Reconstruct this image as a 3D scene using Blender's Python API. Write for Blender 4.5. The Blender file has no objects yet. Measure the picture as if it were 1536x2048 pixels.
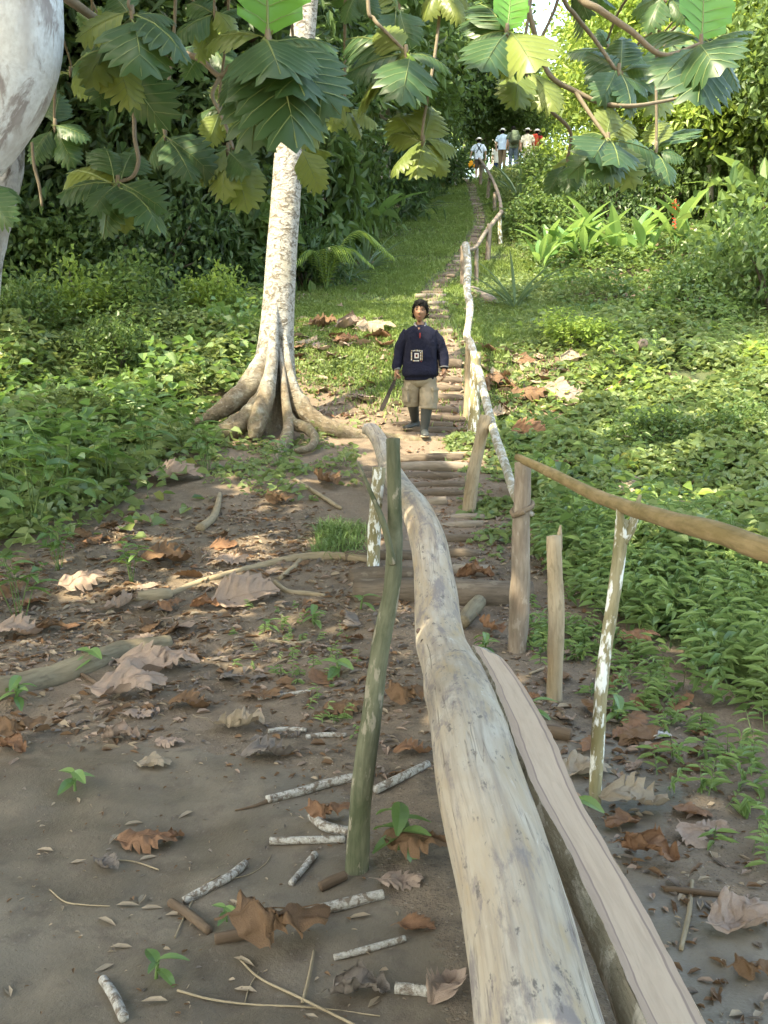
import bpy, math, random
import numpy as np
from mathutils import Vector, Matrix, noise as mnoise

random.seed(7)
scene = bpy.context.scene
COL = scene.collection
R = math.radians

# ------------------------------------------------------------------ camera
CAM = np.array([0.0, 0.0, 1.6]); PITCH = R(7.0); F = 2010.0
FW = np.array([0, math.cos(PITCH), -math.sin(PITCH)])
UP = np.array([0, math.sin(PITCH), math.cos(PITCH)])
cd = bpy.data.cameras.new('camera'); cam = bpy.data.objects.new('camera', cd); COL.objects.link(cam)
cam.location = CAM; cam.rotation_euler = (R(90) - PITCH, 0, 0)
cd.sensor_fit = 'VERTICAL'; cd.sensor_height = 24; cd.lens = 24 * F / 2048
cd.clip_start = 0.05; cd.clip_end = 2000
scene.camera = cam

def ray(px, py):
    return FW + np.array([1.0, 0, 0]) * (px - 768) / F - UP * (py - 1024) / F
def PD(px, py, D):
    """point seen at photo pixel (px,py) at distance D along the view axis"""
    return CAM + ray(px, py) * D

# ------------------------------------------------------------------ noise
def _hash(ix, iy, seed):
    n = (ix.astype(np.int64) * 374761393 + iy.astype(np.int64) * 668265263 + seed * 974711) & 0x7fffffff
    n = ((n ^ (n >> 13)) * 1274126177) & 0x7fffffff
    return ((n ^ (n >> 16)) & 0xffff) / 65535.0
def vn(x, y, seed=0):
    x = np.asarray(x, float); y = np.asarray(y, float)
    ix = np.floor(x); iy = np.floor(y); fx = x - ix; fy = y - iy
    fx = fx * fx * (3 - 2 * fx); fy = fy * fy * (3 - 2 * fy)
    a = _hash(ix, iy, seed); b = _hash(ix + 1, iy, seed); c = _hash(ix, iy + 1, seed); d = _hash(ix + 1, iy + 1, seed)
    return (a * (1 - fx) + b * fx) * (1 - fy) + (c * (1 - fx) + d * fx) * fy
def fbm(x, y, seed=0, o=3):
    s = 0; a = 0.5
    for i in range(o):
        s = s + a * vn(x * 2 ** i, y * 2 ** i, seed + i * 17); a *= 0.5
    return s / (1 - 0.5 ** o)
def sst(a, b, x):
    t = np.clip((x - a) / (b - a), 0, 1); return t * t * (3 - 2 * t)

# ------------------------------------------------------------------ terrain height
PY = np.array([-200, 4.5, 6, 7, 9, 12.2, 13.2, 15.6, 17.5, 20.4, 30, 44, 47, 60, 100, 300, 900.])
PZ = np.array([0, 0, .07, .2, .5, 1.03, 1.30, 2.32, 2.72, 3.45, 6.3, 10.4, 10.95, 12.4, 15, 20, 30.])
def H(x, y):
    x = np.asarray(x, float); y = np.asarray(y, float)
    z = 0
    for o in (-.5, -.25, 0, .25, .5):
        z = z + np.interp(y + o * np.clip(y / 12, .2, 1.5), PY, PZ)
    z = z / 5
    z = z + 0.10 * np.clip(-x - 2.8, 0, 30) * sst(16, 26, y) + 0.08 * np.clip(x - 7, 0, 30) * sst(16, 26, y)
    z = z + 0.42 * sst(4.0, 5.2, x) * sst(36, 43, y)
    near = sst(26, 10, y)
    z = z + (fbm(x * .9, y * .9, 3) - .5) * .14 * sst(3.5, 7, y) + (fbm(x * .23, y * .23, 5) - .5) * .5 * sst(14, 24, y)
    z = z + ((fbm(x * 4, y * 4, 9) - .5) * .05 + (vn(x * 9, y * 9, 12) - .5) * .014) * near
    z = z - .05 * sst(1.2, .0, np.abs(x + 1.0) / 1.0) * sst(4.2, 3.2, y)
    return z
def h1(x, y): return float(H(x, y))
_TS = np.geomspace(1.2, 160, 400)
def G(px, py, dz=0.0):
    """where the view ray through a photo pixel meets the ground"""
    d = ray(px, py); ts = _TS
    for _ in range(3):
        p = CAM + d * ts[:, None]; hit = np.nonzero(p[:, 2] < H(p[:, 0], p[:, 1]) + dz)[0]
        if not len(hit): return CAM + d * 60.0
        i = hit[0]; ts = np.linspace(ts[max(i - 1, 0)], ts[i], 24)
    return CAM + d * ts[-1]
def up(p, dz): return np.array([p[0], p[1], p[2] + dz])

def inpoly(x, y, poly):
    x = np.asarray(x); y = np.asarray(y); r = np.zeros(x.shape, bool); n = len(poly)
    j = n - 1
    for i in range(n):
        xi, yi = poly[i]; xj, yj = poly[j]
        c = ((yi > y) != (yj > y)) & (x < (xj - xi) * (y - yi) / (yj - yi + 1e-12) + xi)
        r ^= c; j = i
    return r
def gpoly(pts):
    out = []
    for i in range(len(pts)):
        a = np.array(pts[i], float); b = np.array(pts[(i + 1) % len(pts)], float)
        for k in range(3):
            q = a + (b - a) * k / 3; g = G(q[0], q[1]); out.append((g[0], g[1]))
    return out

# ------------------------------------------------------------------ mesh building
class MB:
    def __init__(s): s.V = []; s.Fs = []; s.n = 0; s.at = {'var': [], 'rest': []}
    def add(s, V, Fa, mat=0, var=None, rest=None, smooth=True):
        V = np.asarray(V, float).reshape(-1, 3); n = len(V)
        if n == 0: return s
        s.V.append(V)
        groups = Fa if isinstance(Fa, list) and len(Fa) and isinstance(Fa[0], np.ndarray) and Fa[0].ndim == 2 else None
        if groups is None:
            if isinstance(Fa, np.ndarray): groups = [Fa]
            else:
                byk = {}
                for f in Fa: byk.setdefault(len(f), []).append(f)
                groups = [np.array(v, int) for v in byk.values()]
        for g in groups: s.Fs.append((g + s.n, mat, smooth))
        s.at['var'].append(np.full(n, .5) if var is None else np.broadcast_to(np.asarray(var, float), (n,)))
        s.at['rest'].append(V if rest is None else np.asarray(rest, float))
        s.n += n
        return s
    def mesh(s, name, mats):
        me = bpy.data.meshes.new(name)
        V = np.concatenate(s.V)
        me.vertices.add(len(V)); me.vertices.foreach_set('co', V.ravel())
        nl = sum(g.size for g, _, _ in s.Fs); npoly = sum(len(g) for g, _, _ in s.Fs)
        me.loops.add(nl); me.polygons.add(npoly)
        me.loops.foreach_set('vertex_index', np.concatenate([g.ravel() for g, _, _ in s.Fs]).astype(np.int32))
        tot = np.concatenate([np.full(len(g), g.shape[1]) for g, _, _ in s.Fs]).astype(np.int32)
        me.polygons.foreach_set('loop_start', (np.cumsum(tot) - tot).astype(np.int32))
        me.polygons.foreach_set('material_index', np.concatenate([np.full(len(g), m) for g, m, _ in s.Fs]).astype(np.int32))
        me.polygons.foreach_set('use_smooth', np.concatenate([np.full(len(g), sm) for g, _, sm in s.Fs]))
        a = me.attributes.new('var', 'FLOAT', 'POINT'); a.data.foreach_set('value', np.concatenate(s.at['var']).astype(np.float32))
        a = me.attributes.new('rest', 'FLOAT_VECTOR', 'POINT'); a.data.foreach_set('vector', np.concatenate(s.at['rest']).astype(np.float32).ravel())
        for m in (mats if isinstance(mats, (list, tuple)) else [mats]): me.materials.append(m)
        me.update(calc_edges=True); me.validate()
        return me
    def obj(s, name, mats, parent=None, loc=None):
        """link as ONE object; vertices are world coordinates (parent keeps them in place)"""
        me = s.mesh(name, mats)
        return link(name, me, parent, loc)

def link(name, me, parent=None, loc=None):
    o = bpy.data.objects.new(name, me); COL.objects.link(o)
    if parent is not None:
        o.parent = parent; o.matrix_parent_inverse = world_of(parent).inverted()
    if loc is not None: o.location = loc
    return o
def world_of(o):
    m = Matrix.LocRotScale(o.location, o.rotation_euler, o.scale)
    return (world_of(o.parent) @ o.matrix_parent_inverse @ m) if o.parent else m
def thing(name, label, cat, loc=(0, 0, 0), rz=0, group=None):
    o = bpy.data.objects.new(name, None); COL.objects.link(o)
    o.location = [float(v) for v in loc]; o.rotation_euler = (0, 0, rz); o.empty_display_size = .2
    return tag(o, label, cat, group)
def tag(o, label, cat, group=None):
    o['label'] = label; o['category'] = cat
    if group: o['group'] = group
    return o
def kind(o, k): o['kind'] = k; return o
def local(name, mesh, parent):
    """a child in its parent's own coordinates"""
    o = bpy.data.objects.new(name, mesh); COL.objects.link(o); o.parent = parent; return o
def dup(root, loc, rz, label, scale=1.0, group=None):
    r = root.copy(); COL.objects.link(r); r.location = [float(v) for v in loc]; r.rotation_euler = (0, 0, rz)
    r.scale = (scale, scale, scale) if not hasattr(scale, '__len__') else scale
    r['label'] = label
    if group: r['group'] = group
    for ch in list(root.children):
        c = ch.copy(); COL.objects.link(c); c.parent = r
        for g in ch.children:
            d = g.copy(); COL.objects.link(d); d.parent = c
    return r

def catmull(pts, n):
    P = np.array(pts, float); m = len(P)
    Q = np.vstack([2 * P[0] - P[1], P, 2 * P[-1] - P[-2]])
    t = np.linspace(0, m - 1 - 1e-9, n); i = t.astype(int); f = (t - i)[:, None]
    a, b, c, d = Q[i], Q[i + 1], Q[i + 2], Q[i + 3]
    return .5 * (2 * b + (c - a) * f + (2 * a - 5 * b + 4 * c - d) * f ** 2 + (3 * b - a - 3 * c + d) * f ** 3)
def frames(P):
    T = np.gradient(P, axis=0); T /= np.linalg.norm(T, axis=1)[:, None] + 1e-12
    ref = np.array([0, 0, 1.0]) if abs(T[0][2]) < .9 else np.array([1.0, 0, 0])
    N = np.zeros_like(P); n = ref - T[0] * ref.dot(T[0]); n /= np.linalg.norm(n)
    for i in range(len(P)):
        n = n - T[i] * n.dot(T[i]); n /= np.linalg.norm(n) + 1e-12; N[i] = n
    return T, N, np.cross(T, N)
def tube(pts, rad, n=10, seg=None, caps=True, bump=0.0, bfreq=3.0, seed=0, smooth_pts=True, shape=None, lens=1.0):
    """a limb / pole / log: swept round section, returns V,F,rest"""
    rad = np.atleast_1d(np.array(rad, float))
    if len(rad) == 1: rad = np.repeat(rad, len(pts))
    seg = seg or max(3, (len(pts) - 1) * 6)
    if smooth_pts and len(pts) > 1: C = catmull(np.column_stack([np.array(pts, float), rad]), seg)
    else: C = np.column_stack([np.array(pts, float), rad])
    P, r = C[:, :3], np.maximum(C[:, 3], .0005)
    T, N, B = frames(P); L = np.concatenate([[0], np.cumsum(np.linalg.norm(np.diff(P, axis=0), axis=1))])
    th = np.linspace(0, 2 * math.pi, n, endpoint=False)
    c, s = np.cos(th), np.sin(th); m = len(P)
    rr = np.ones((m, n))
    if bump:
        LL = L[:, None] * bfreq; a = np.arange(n)[None, :] + 0 * LL
        rr += bump * (fbm(LL + seed * 7.3, 1.2 * c[None, :] + 3 + seed, seed) + fbm(LL * .9 + 5.7, 1.2 * s[None, :] + 9, seed + 3) - 1)
    if shape is not None: rr *= shape(th)[None, :]
    V = P[:, None, :] + (N[:, None, :] * c[None, :, None] + B[:, None, :] * s[None, :, None]) * (r[:, None] * rr)[:, :, None]
    rest = np.stack([c[None, :] * r[:, None], s[None, :] * r[:, None], np.repeat(L[:, None], n, 1) * lens], -1)
    i = np.arange(m - 1)[:, None] * n; j = np.arange(n)[None, :]; jn = (j + 1) % n
    Fq = np.stack([i + j, i + jn, i + n + jn, i + n + j], -1).reshape(-1, 4)
    V = V.reshape(-1, 3); rest = rest.reshape(-1, 3); groups = [Fq]
    if caps:
        k = len(V)
        V = np.vstack([V, P[0] - T[0] * r[0] * .15, P[-1] + T[-1] * r[-1] * .15]); rest = np.vstack([rest, [0, 0, 0], [0, 0, L[-1]]])
        j = np.arange(n); jn = (j + 1) % n
        groups.append(np.stack([jn, j, np.full(n, k)], -1)); b = (m - 1) * n
        groups.append(np.stack([b + j, b + jn, np.full(n, k + 1)], -1))
    return V, groups, rest
def addtube(mb, pts, rad, mat=0, var=None, **kw):
    V, g, r = tube(pts, rad, **kw); mb.add(V, g, mat, var, r); return mb
def loft(rings, n=24, power=2.0, wr=0.0, wf=6, seed=1, caps=True):
    """stack of elliptical rings (cx,cy,z,rx,ry)"""
    rings = np.array(rings, float); C = catmull(rings, (len(rings) - 1) * 5 + 1)
    th = np.linspace(0, 2 * math.pi, n, endpoint=False); c, s = np.cos(th), np.sin(th)
    e = 2.0 / power; cx = np.sign(c) * np.abs(c) ** e; sy = np.sign(s) * np.abs(s) ** e
    w = 1 + wr * (fbm(th[None, :] * wf / 3 + seed, C[:, 2:3] * 9, seed) - .5) * 2 if wr else 1.0
    X = C[:, 0:1] + C[:, 3:4] * cx * w; Y = C[:, 1:2] + C[:, 4:5] * sy * w; Z = C[:, 2:3] + 0 * X
    V = np.stack([X, Y, Z], -1).reshape(-1, 3); m = len(C)
    i = np.arange(m - 1)[:, None] * n; j = np.arange(n)[None, :]; jn = (j + 1) % n
    g = [np.stack([i + j, i + jn, i + n + jn, i + n + j], -1).reshape(-1, 4)]
    if caps:
        k = len(V); V = np.vstack([V, [C[0, 0], C[0, 1], C[0, 2]], [C[-1, 0], C[-1, 1], C[-1, 2]]])
        j = np.arange(n); jn = (j + 1) % n; b = (m - 1) * n
        g += [np.stack([jn, j, np.full(n, k)], -1), np.stack([b + j, b + jn, np.full(n, k + 1)], -1)]
    return V, g
def box(c, s, rot=None):
    V = np.array([[x, y, z] for x in (-.5, .5) for y in (-.5, .5) for z in (-.5, .5)]) * np.array(s)
    if rot is not None: V = V @ np.array(rot).T
    return V + np.array(c), np.array([[0, 1, 3, 2], [4, 6, 7, 5], [0, 4, 5, 1], [2, 3, 7, 6], [0, 2, 6, 4], [1, 5, 7, 3]])
def ellipsoid(c, s, nu=16, nv=10):
    u = np.linspace(0, 2 * math.pi, nu, endpoint=False); v = np.linspace(.02, math.pi - .02, nv)
    V = np.stack([np.sin(v)[:, None] * np.cos(u), np.sin(v)[:, None] * np.sin(u), np.cos(v)[:, None] + 0 * u], -1)
    i = np.arange(nv - 1)[:, None] * nu; j = np.arange(nu)[None, :]; jn = (j + 1) % nu
    return V.reshape(-1, 3) * np.array(s) + np.array(c), [np.stack([i + j, i + nu + j, i + nu + jn, i + jn], -1).reshape(-1, 4)]

def nrm(a): return a / (np.linalg.norm(a, axis=-1, keepdims=True) + 1e-12)
def leaves(pos, ax, nr, L, W, fold=.25, curl=.15):
    """small ovate leaves, two folded quads each"""
    pos = np.asarray(pos); n = len(pos); ax = nrm(ax); nr = nrm(nr - ax * np.sum(nr * ax, 1)[:, None]); sd = np.cross(nr, ax)
    L = np.broadcast_to(np.asarray(L, float), (n,))[:, None]; W = np.broadcast_to(np.asarray(W, float), (n,))[:, None]
    q = [pos,
         pos + ax * L * .3 + sd * W * .5 + nr * W * fold,
         pos + ax * L * .68 + sd * W * .40 + nr * (W * fold - curl * L * .4),
         pos + ax * L - nr * L * curl,
         pos + ax * L * .68 - sd * W * .40 + nr * (W * fold - curl * L * .4),
         pos + ax * L * .3 - sd * W * .5 + nr * W * fold]
    V = np.stack(q, 1).reshape(-1, 3)
    b = np.arange(n)[:, None] * 6
    Fq = np.concatenate([b + np.array([[0, 1, 2, 3]])[:, ::-1], b + np.array([[0, 3, 4, 5]])[:, ::-1]])
    return V, Fq
def add_leaves(mb, pos, ax, nr, L, W, mat=0, rs=None, var=None, **kw):
    V, Fq = leaves(pos, ax, nr, L, W, **kw)
    if var is None: var = (rs or np.random).rand(len(pos))
    mb.add(V, Fq, mat, np.repeat(var, 6), smooth=False)
def rdir(rs, n): return nrm(rs.normal(size=(n, 3)))
# ------------------------------------------------------------------ materials
class NT:
    def __init__(s, name):
        s.m = bpy.data.materials.new(name); s.m.use_nodes = True; s.t = s.m.node_tree; s.t.nodes.clear()
        s.out = s.t.nodes.new('ShaderNodeOutputMaterial')
    def n(s, typ, ins=None, **props):
        nd = s.t.nodes.new('ShaderNode' + typ)
        for k, v in props.items(): setattr(nd, k, v)
        for k, v in (ins or {}).items():
            sk = nd.inputs[k]
            if isinstance(v, bpy.types.NodeSocket): s.t.links.new(v, sk)
            elif hasattr(v, 'outputs'): s.t.links.new(v.outputs[0], sk)
            elif sk.type == 'RGBA': sk.default_value = (*v, 1) if len(v) == 3 else v
            else: sk.default_value = v
        return nd
    def attr(s, name, o='Fac'): return s.n('Attribute', attribute_name=name).outputs[o]
    def noise(s, vec, scale, detail=4, rough=.55, dist=0.0):
        return s.n('TexNoise', {'Vector': vec, 'Scale': scale, 'Detail': detail, 'Roughness': rough, 'Distortion': dist}).outputs['Fac']
    def scale(s, vec, v): return s.n('VectorMath', {0: vec, 1: v}, operation='MULTIPLY').outputs[0]
    def ramp(s, fac, *stops):
        r = s.n('ValToRGB', {'Fac': fac}); e = r.color_ramp.elements
        while len(e) < len(stops): e.new(.5)
        for el, (p, c) in zip(e, stops):
            el.position = p; el.color = (c, c, c, 1) if not hasattr(c, '__len__') else (*c, 1)
        return r.outputs[0]
    def mix(s, fac, a, b, blend='MIX'):
        nd = s.n('Mix', data_type='RGBA', blend_type=blend)
        for k, v in (('Factor', fac), ('A', a), ('B', b)):
            sk = [i for i in nd.inputs if i.name == k and i.type == ('VALUE' if k == 'Factor' else 'RGBA')][0]
            if isinstance(v, bpy.types.NodeSocket): s.t.links.new(v, sk)
            elif k == 'Factor': sk.default_value = v
            else: sk.default_value = (*v, 1)
        return [o for o in nd.outputs if o.type == 'RGBA'][0]
    def math(s, op, a, b=0.0): return s.n('Math', {0: a, 1: b}, operation=op).outputs[0]
    def bump(s, h, st=.3, d=.02): return s.n('Bump', {'Height': h, 'Strength': st, 'Distance': d}).outputs[0]
    def pbr(s, col, rough=.8, spec=.3, bump=None, sheen=0):
        i = {'Base Color': col, 'Roughness': rough, 'Specular IOR Level': spec}
        if bump is not None: i['Normal'] = bump
        p = s.n('BsdfPrincipled', i); s.t.links.new(p.outputs[0], s.out.inputs[0]); return s.m

def flat(name, c, rough=.7, spec=.3, var=.25, sc=30):
    t = NT(name); co = t.n('TexCoord').outputs['Object']
    f = t.noise(co, sc)
    col = t.mix(f, [x * (1 - var) for x in c], [min(1, x * (1 + var)) for x in c])
    return t.pbr(col, rough, spec, t.bump(f, .15, .01))
def leafmat(name, ca, cb, tr, trf=.35, rough=.42, spec=.35, yel=None):
    t = NT(name); v = t.attr('var'); oi = t.n('ObjectInfo').outputs['Random']
    v2 = t.math('FRACT', t.math('ADD', v, t.math('MULTIPLY', oi, .37)))
    stops = [(0, ca), (.85, cb)] if yel is None else [(0, ca), (.80, cb), (.95, cb), (1, yel)]
    col = t.ramp(v2, *stops)
    back = t.n('NewGeometry').outputs['Backfacing']
    col = t.mix(t.math('MULTIPLY', back, .35), col, [x * 1.3 + .02 for x in cb])
    p = t.n('BsdfPrincipled', {'Base Color': col, 'Roughness': rough, 'Specular IOR Level': spec})
    trc = t.mix(.5, col, tr, 'MIX')
    tl = t.n('BsdfTranslucent', {'Color': trc})
    mx = t.n('MixShader', {0: trf, 1: p.outputs[0], 2: tl.outputs[0]})
    t.t.links.new(mx.outputs[0], t.out.inputs[0]); return t.m

# foliage
M = {}
M['bread'] = leafmat('breadfruit_leaf', (.018, .050, .023), (.042, .092, .034), (.28, .44, .05), .26, .40, .36)
M['bread_y'] = leafmat('breadfruit_leaf_yellowish', (.075, .125, .03), (.17, .21, .05), (.45, .52, .08), .33, .4, .4)
M['bread_new'] = leafmat('breadfruit_leaf_new', (.09, .25, .035), (.13, .32, .05), (.4, .75, .06), .38, .35, .5)
def veinmat():
    t = NT('leaf_vein'); return t.pbr((.17, .22, .08), .5, .3)
M['vein'] = veinmat()
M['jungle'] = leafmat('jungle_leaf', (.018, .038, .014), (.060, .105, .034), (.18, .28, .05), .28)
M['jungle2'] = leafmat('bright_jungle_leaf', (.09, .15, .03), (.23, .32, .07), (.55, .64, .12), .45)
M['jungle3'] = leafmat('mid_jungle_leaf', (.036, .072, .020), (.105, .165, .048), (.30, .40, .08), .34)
M['cover'] = leafmat('ground_cover_leaf', (.062, .105, .032), (.170, .220, .085), (.40, .47, .12), .36, yel=(.26, .24, .05))
M['lance'] = leafmat('lance_leaf', (.080, .145, .045), (.185, .260, .09), (.34, .46, .11), .3, .4, .4)
M['broad'] = leafmat('broad_leaf', (.065, .125, .04), (.145, .225, .075), (.28, .48, .06), .3, .36, .45, yel=(.32, .33, .06))
M['helic'] = leafmat('heliconia_leaf', (.07, .155, .045), (.165, .28, .08), (.40, .55, .12), .36, .33, .5)
M['agave'] = leafmat('strap_leaf', (.07, .12, .07), (.15, .21, .12), (.25, .35, .12), .2, .45, .4)
M['grass'] = leafmat('grass_blade', (.075, .125, .03), (.185, .245, .075), (.36, .46, .10), .34, .5, .25, yel=(.25, .22, .08))
M['stem'] = flat('green_stem', (.09, .14, .04), .6, .3)
M['twig'] = flat('brown_twig', (.16, .12, .085), .85, .2, .35, 60)

def dry(name, a, b):
    t = NT(name); co = t.n('TexCoord').outputs['Object']; v = t.attr('var')
    f = t.noise(co, 14, 5); g = t.noise(co, 60, 3)
    oi = t.n('ObjectInfo').outputs['Random']
    col = t.mix(f, a, b); col = t.mix(t.math('MULTIPLY', g, .5), col, [x * .45 for x in a])
    col = t.mix(t.math('MULTIPLY', oi, .3), col, [x * .6 for x in b])
    p = t.n('BsdfPrincipled', {'Base Color': col, 'Roughness': .72, 'Specular IOR Level': .25, 'Normal': t.bump(g, .5, .006)})
    tl = t.n('BsdfTranslucent', {'Color': col}); mx = t.n('MixShader', {0: .15, 1: p.outputs[0], 2: tl.outputs[0]})
    t.t.links.new(mx.outputs[0], t.out.inputs[0]); return t.m
DRY = {'pink': dry('dry_leaf_pinkish', (.28, .195, .15), (.43, .325, .26)),
       'tan': dry('dry_leaf_tan', (.30, .23, .165), (.42, .34, .25)),
       'brown': dry('dry_leaf_brown', (.13, .075, .042), (.23, .135, .075)),
       'orange': dry('dry_leaf_orange', (.19, .098, .055), (.30, .165, .095)),
       'grey': dry('dry_leaf_grey', (.15, .12, .105), (.26, .22, .19))}

# ground
def ground_mat():
    t = NT('ground'); co = t.n('TexCoord').outputs['Object']
    mud = t.attr('mud'); gr = t.attr('grassy'); pa = t.attr('pathy')
    n1 = t.noise(co, 1.3, 6, .6); n2 = t.noise(co, 9, 6, .65); n3 = t.noise(co, 55, 4, .6); n4 = t.noise(co, 180, 3, .6)
    dirt = t.mix(t.ramp(n2, (.35, 0), (.65, 1)), (.092, .067, .047), (.19, .142, .098))
    dirt = t.mix(t.ramp(n1, (.45, 0), (.62, 1)), dirt, (.185, .135, .095))
    dirt = t.mix(t.ramp(n3, (.55, 0), (.75, .6)), dirt, (.05, .035, .026))
    mudc = t.mix(t.ramp(n1, (.35, 0), (.65, 1)), (.098, .077, .057), (.168, .135, .099))
    mudc = t.mix(t.ramp(n2, (.5, 0), (.72, .75)), mudc, (.066, .049, .038))
    mudc = t.mix(t.ramp(n3, (.62, 0), (.75, .5)), mudc, (.21, .175, .14))
    grc = t.mix(n2, (.035, .055, .016), (.085, .088, .034))
    pac = t.mix(n2, (.14, .10, .072), (.22, .16, .115))
    vo = t.n('TexVoronoi', {'Vector': co, 'Scale': 42.0, 'Randomness': 1.0}); vd = vo.outputs['Distance']; vc = t.n('SeparateXYZ', {0: vo.outputs['Color']}).outputs[0]
    speck = t.math('MULTIPLY', t.ramp(vd, (.16, 1), (.26, 0)), t.ramp(vc, (.62, 0), (.66, 1)))
    vo2 = t.n('TexVoronoi', {'Vector': co, 'Scale': 90.0}); sp2 = t.math('MULTIPLY', t.ramp(vo2.outputs['Distance'], (.2, 1), (.32, 0)), t.ramp(t.n('SeparateXYZ', {0: vo2.outputs['Color']}).outputs[1], (.55, 0), (.6, 1)))
    dirt = t.mix(t.math('MULTIPLY', speck, .8), dirt, (.27, .215, .165)); dirt = t.mix(t.math('MULTIPLY', sp2, .75), dirt, (.045, .032, .025))
    mudc = t.mix(t.math('MULTIPLY', speck, t.math('MULTIPLY', t.ramp(n2, (.5, 0), (.65, 1)), .5)), mudc, (.25, .21, .17)); mudc = t.mix(t.math('MULTIPLY', sp2, .3), mudc, (.07, .054, .042)); mudc = t.mix(t.ramp(n4, (.5, 0), (.75, .15)), mudc, (.075, .058, .045))
    edge = t.math('ADD', t.math('MULTIPLY', t.math('SUBTRACT', n2, .5), .9), t.math('MULTIPLY', t.math('SUBTRACT', n3, .5), .5))
    def msk(a): return t.ramp(t.math('ADD', a, edge), (.42, 0), (.58, 1))
    mm = msk(mud)
    c = t.mix(mm, dirt, mudc); c = t.mix(msk(gr), c, grc); c = t.mix(msk(pa), c, pac)
    rough = t.mix(mm, (.9, .9, .9), t.ramp(n1, (.38, .36), (.62, .64)))
    hh = t.math('ADD', t.math('MULTIPLY', n2, .6), t.math('ADD', t.math('MULTIPLY', n3, .4), t.math('ADD', t.math('MULTIPLY', n4, .16), t.math('MULTIPLY', speck, .12))))
    bst = t.n('Bump', {'Height': hh, 'Strength': .75, 'Distance': .04})
    inv = t.math('SUBTRACT', 1.0, t.math('MULTIPLY', mm, .72)); t.t.links.new(t.math('MULTIPLY', inv, .85), bst.inputs['Strength'])
    return t.pbr(c, rough, .4, bst.outputs[0])
M['ground'] = ground_mat()

def barkwhite(name, base, dark, olive, ring=True, low=None):
    t = NT(name); r = t.attr('rest', 'Vector'); geo = t.n('TexCoord').outputs['Object']
    st = t.scale(r, (9, 9, 22)) if ring else t.scale(r, (9, 9, 5))
    f = t.noise(st, 1.0, 5, .65, .4); g = t.noise(t.scale(r, (5, 5, 3)), 1.0, 4, .6); k = t.noise(t.scale(r, (40, 40, 40)), 1.0, 4)
    col = t.mix(t.ramp(k, (.35, 0), (.7, 1)), base, [x * .78 for x in base])
    col = t.mix(t.ramp(f, (.50, 0), (.60, .95)), col, dark)
    col = t.mix(t.ramp(g, (.50, 0), (.66, .85)), col, olive)
    if low is not None:
        z = t.n('SeparateXYZ', {0: r}).outputs[2]
        q = t.math('ADD', z, t.math('MULTIPLY', t.math('SUBTRACT', g, .5), 1.6))
        col = t.mix(t.ramp(t.n('MapRange', {0: q, 1: low[0], 2: low[1], 3: 1.0, 4: 0.0}).outputs[0], (.3, 0), (.7, .92)), col, (.20, .155, .10))
    h = t.math('ADD', f, t.math('MULTIPLY', k, .5))
    return t.pbr(col, .85, .2, t.bump(h, .5, .015))
def trunkmat():
    t = NT('pale_lichen_bark'); g0 = t.n('NewGeometry').outputs['Position']; z = t.n('SeparateXYZ', {0: g0}).outputs[2]
    f = t.noise(t.scale(g0, (9, 9, 14)), 1.0, 5, .70, 1.3); g = t.noise(t.scale(g0, (4, 4, 3)), 1.0, 4, .6); k = t.noise(g0, 38, 4); b2 = t.noise(g0, 5.5, 4, .6)
    col = t.mix(t.ramp(k, (.35, 0), (.7, 1)), (.42, .405, .38), (.28, .265, .24))
    col = t.mix(t.ramp(g, (.50, 0), (.66, .55)), col, (.33, .30, .22))
    col = t.mix(t.ramp(f, (.50, 0), (.58, .92)), col, (.13, .11, .085))
    rk = t.noise(g0, 16, 6, .72); brown = t.mix(t.ramp(rk, (.3, 0), (.7, 1)), (.085, .065, .045), (.245, .195, .135)); brown = t.mix(t.ramp(b2, (.5, 0), (.7, .6)), brown, (.14, .14, .06)); brown = t.mix(t.ramp(f, (.55, 0), (.68, .6)), brown, (.36, .33, .28))
    q = t.math('ADD', z, t.math('MULTIPLY', t.math('SUBTRACT', b2, .5), 2.2))
    col = t.mix(t.n('MapRange', {0: q, 1: ROOTZ + .25, 2: ROOTZ + .95, 3: 1.0, 4: 0.0}).outputs[0], col, brown)
    return t.pbr(col, .85, .2, t.bump(t.math('ADD', f, t.math('MULTIPLY', rk, 1.4)), .8, .035))
ROOTZ = 1.15
M['trunk'] = trunkmat()
M['trunk2'] = barkwhite('white_smooth_bark', (.68, .73, .80), (.27, .25, .26), (.47, .48, .52), False)
M['rough'] = barkwhite('rough_lichen_bark', (.40, .40, .41), (.10, .085, .075), (.25, .24, .20), False)
M['branch'] = flat('grey_branch', (.20, .165, .12), .85, .2, .3, 40)
M['darkbark'] = flat('dark_bark', (.10, .08, .06), .9, .2, .4, 8)
M['greybark'] = flat('grey_bark', (.30, .28, .25), .9, .2, .35, 8)

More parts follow.
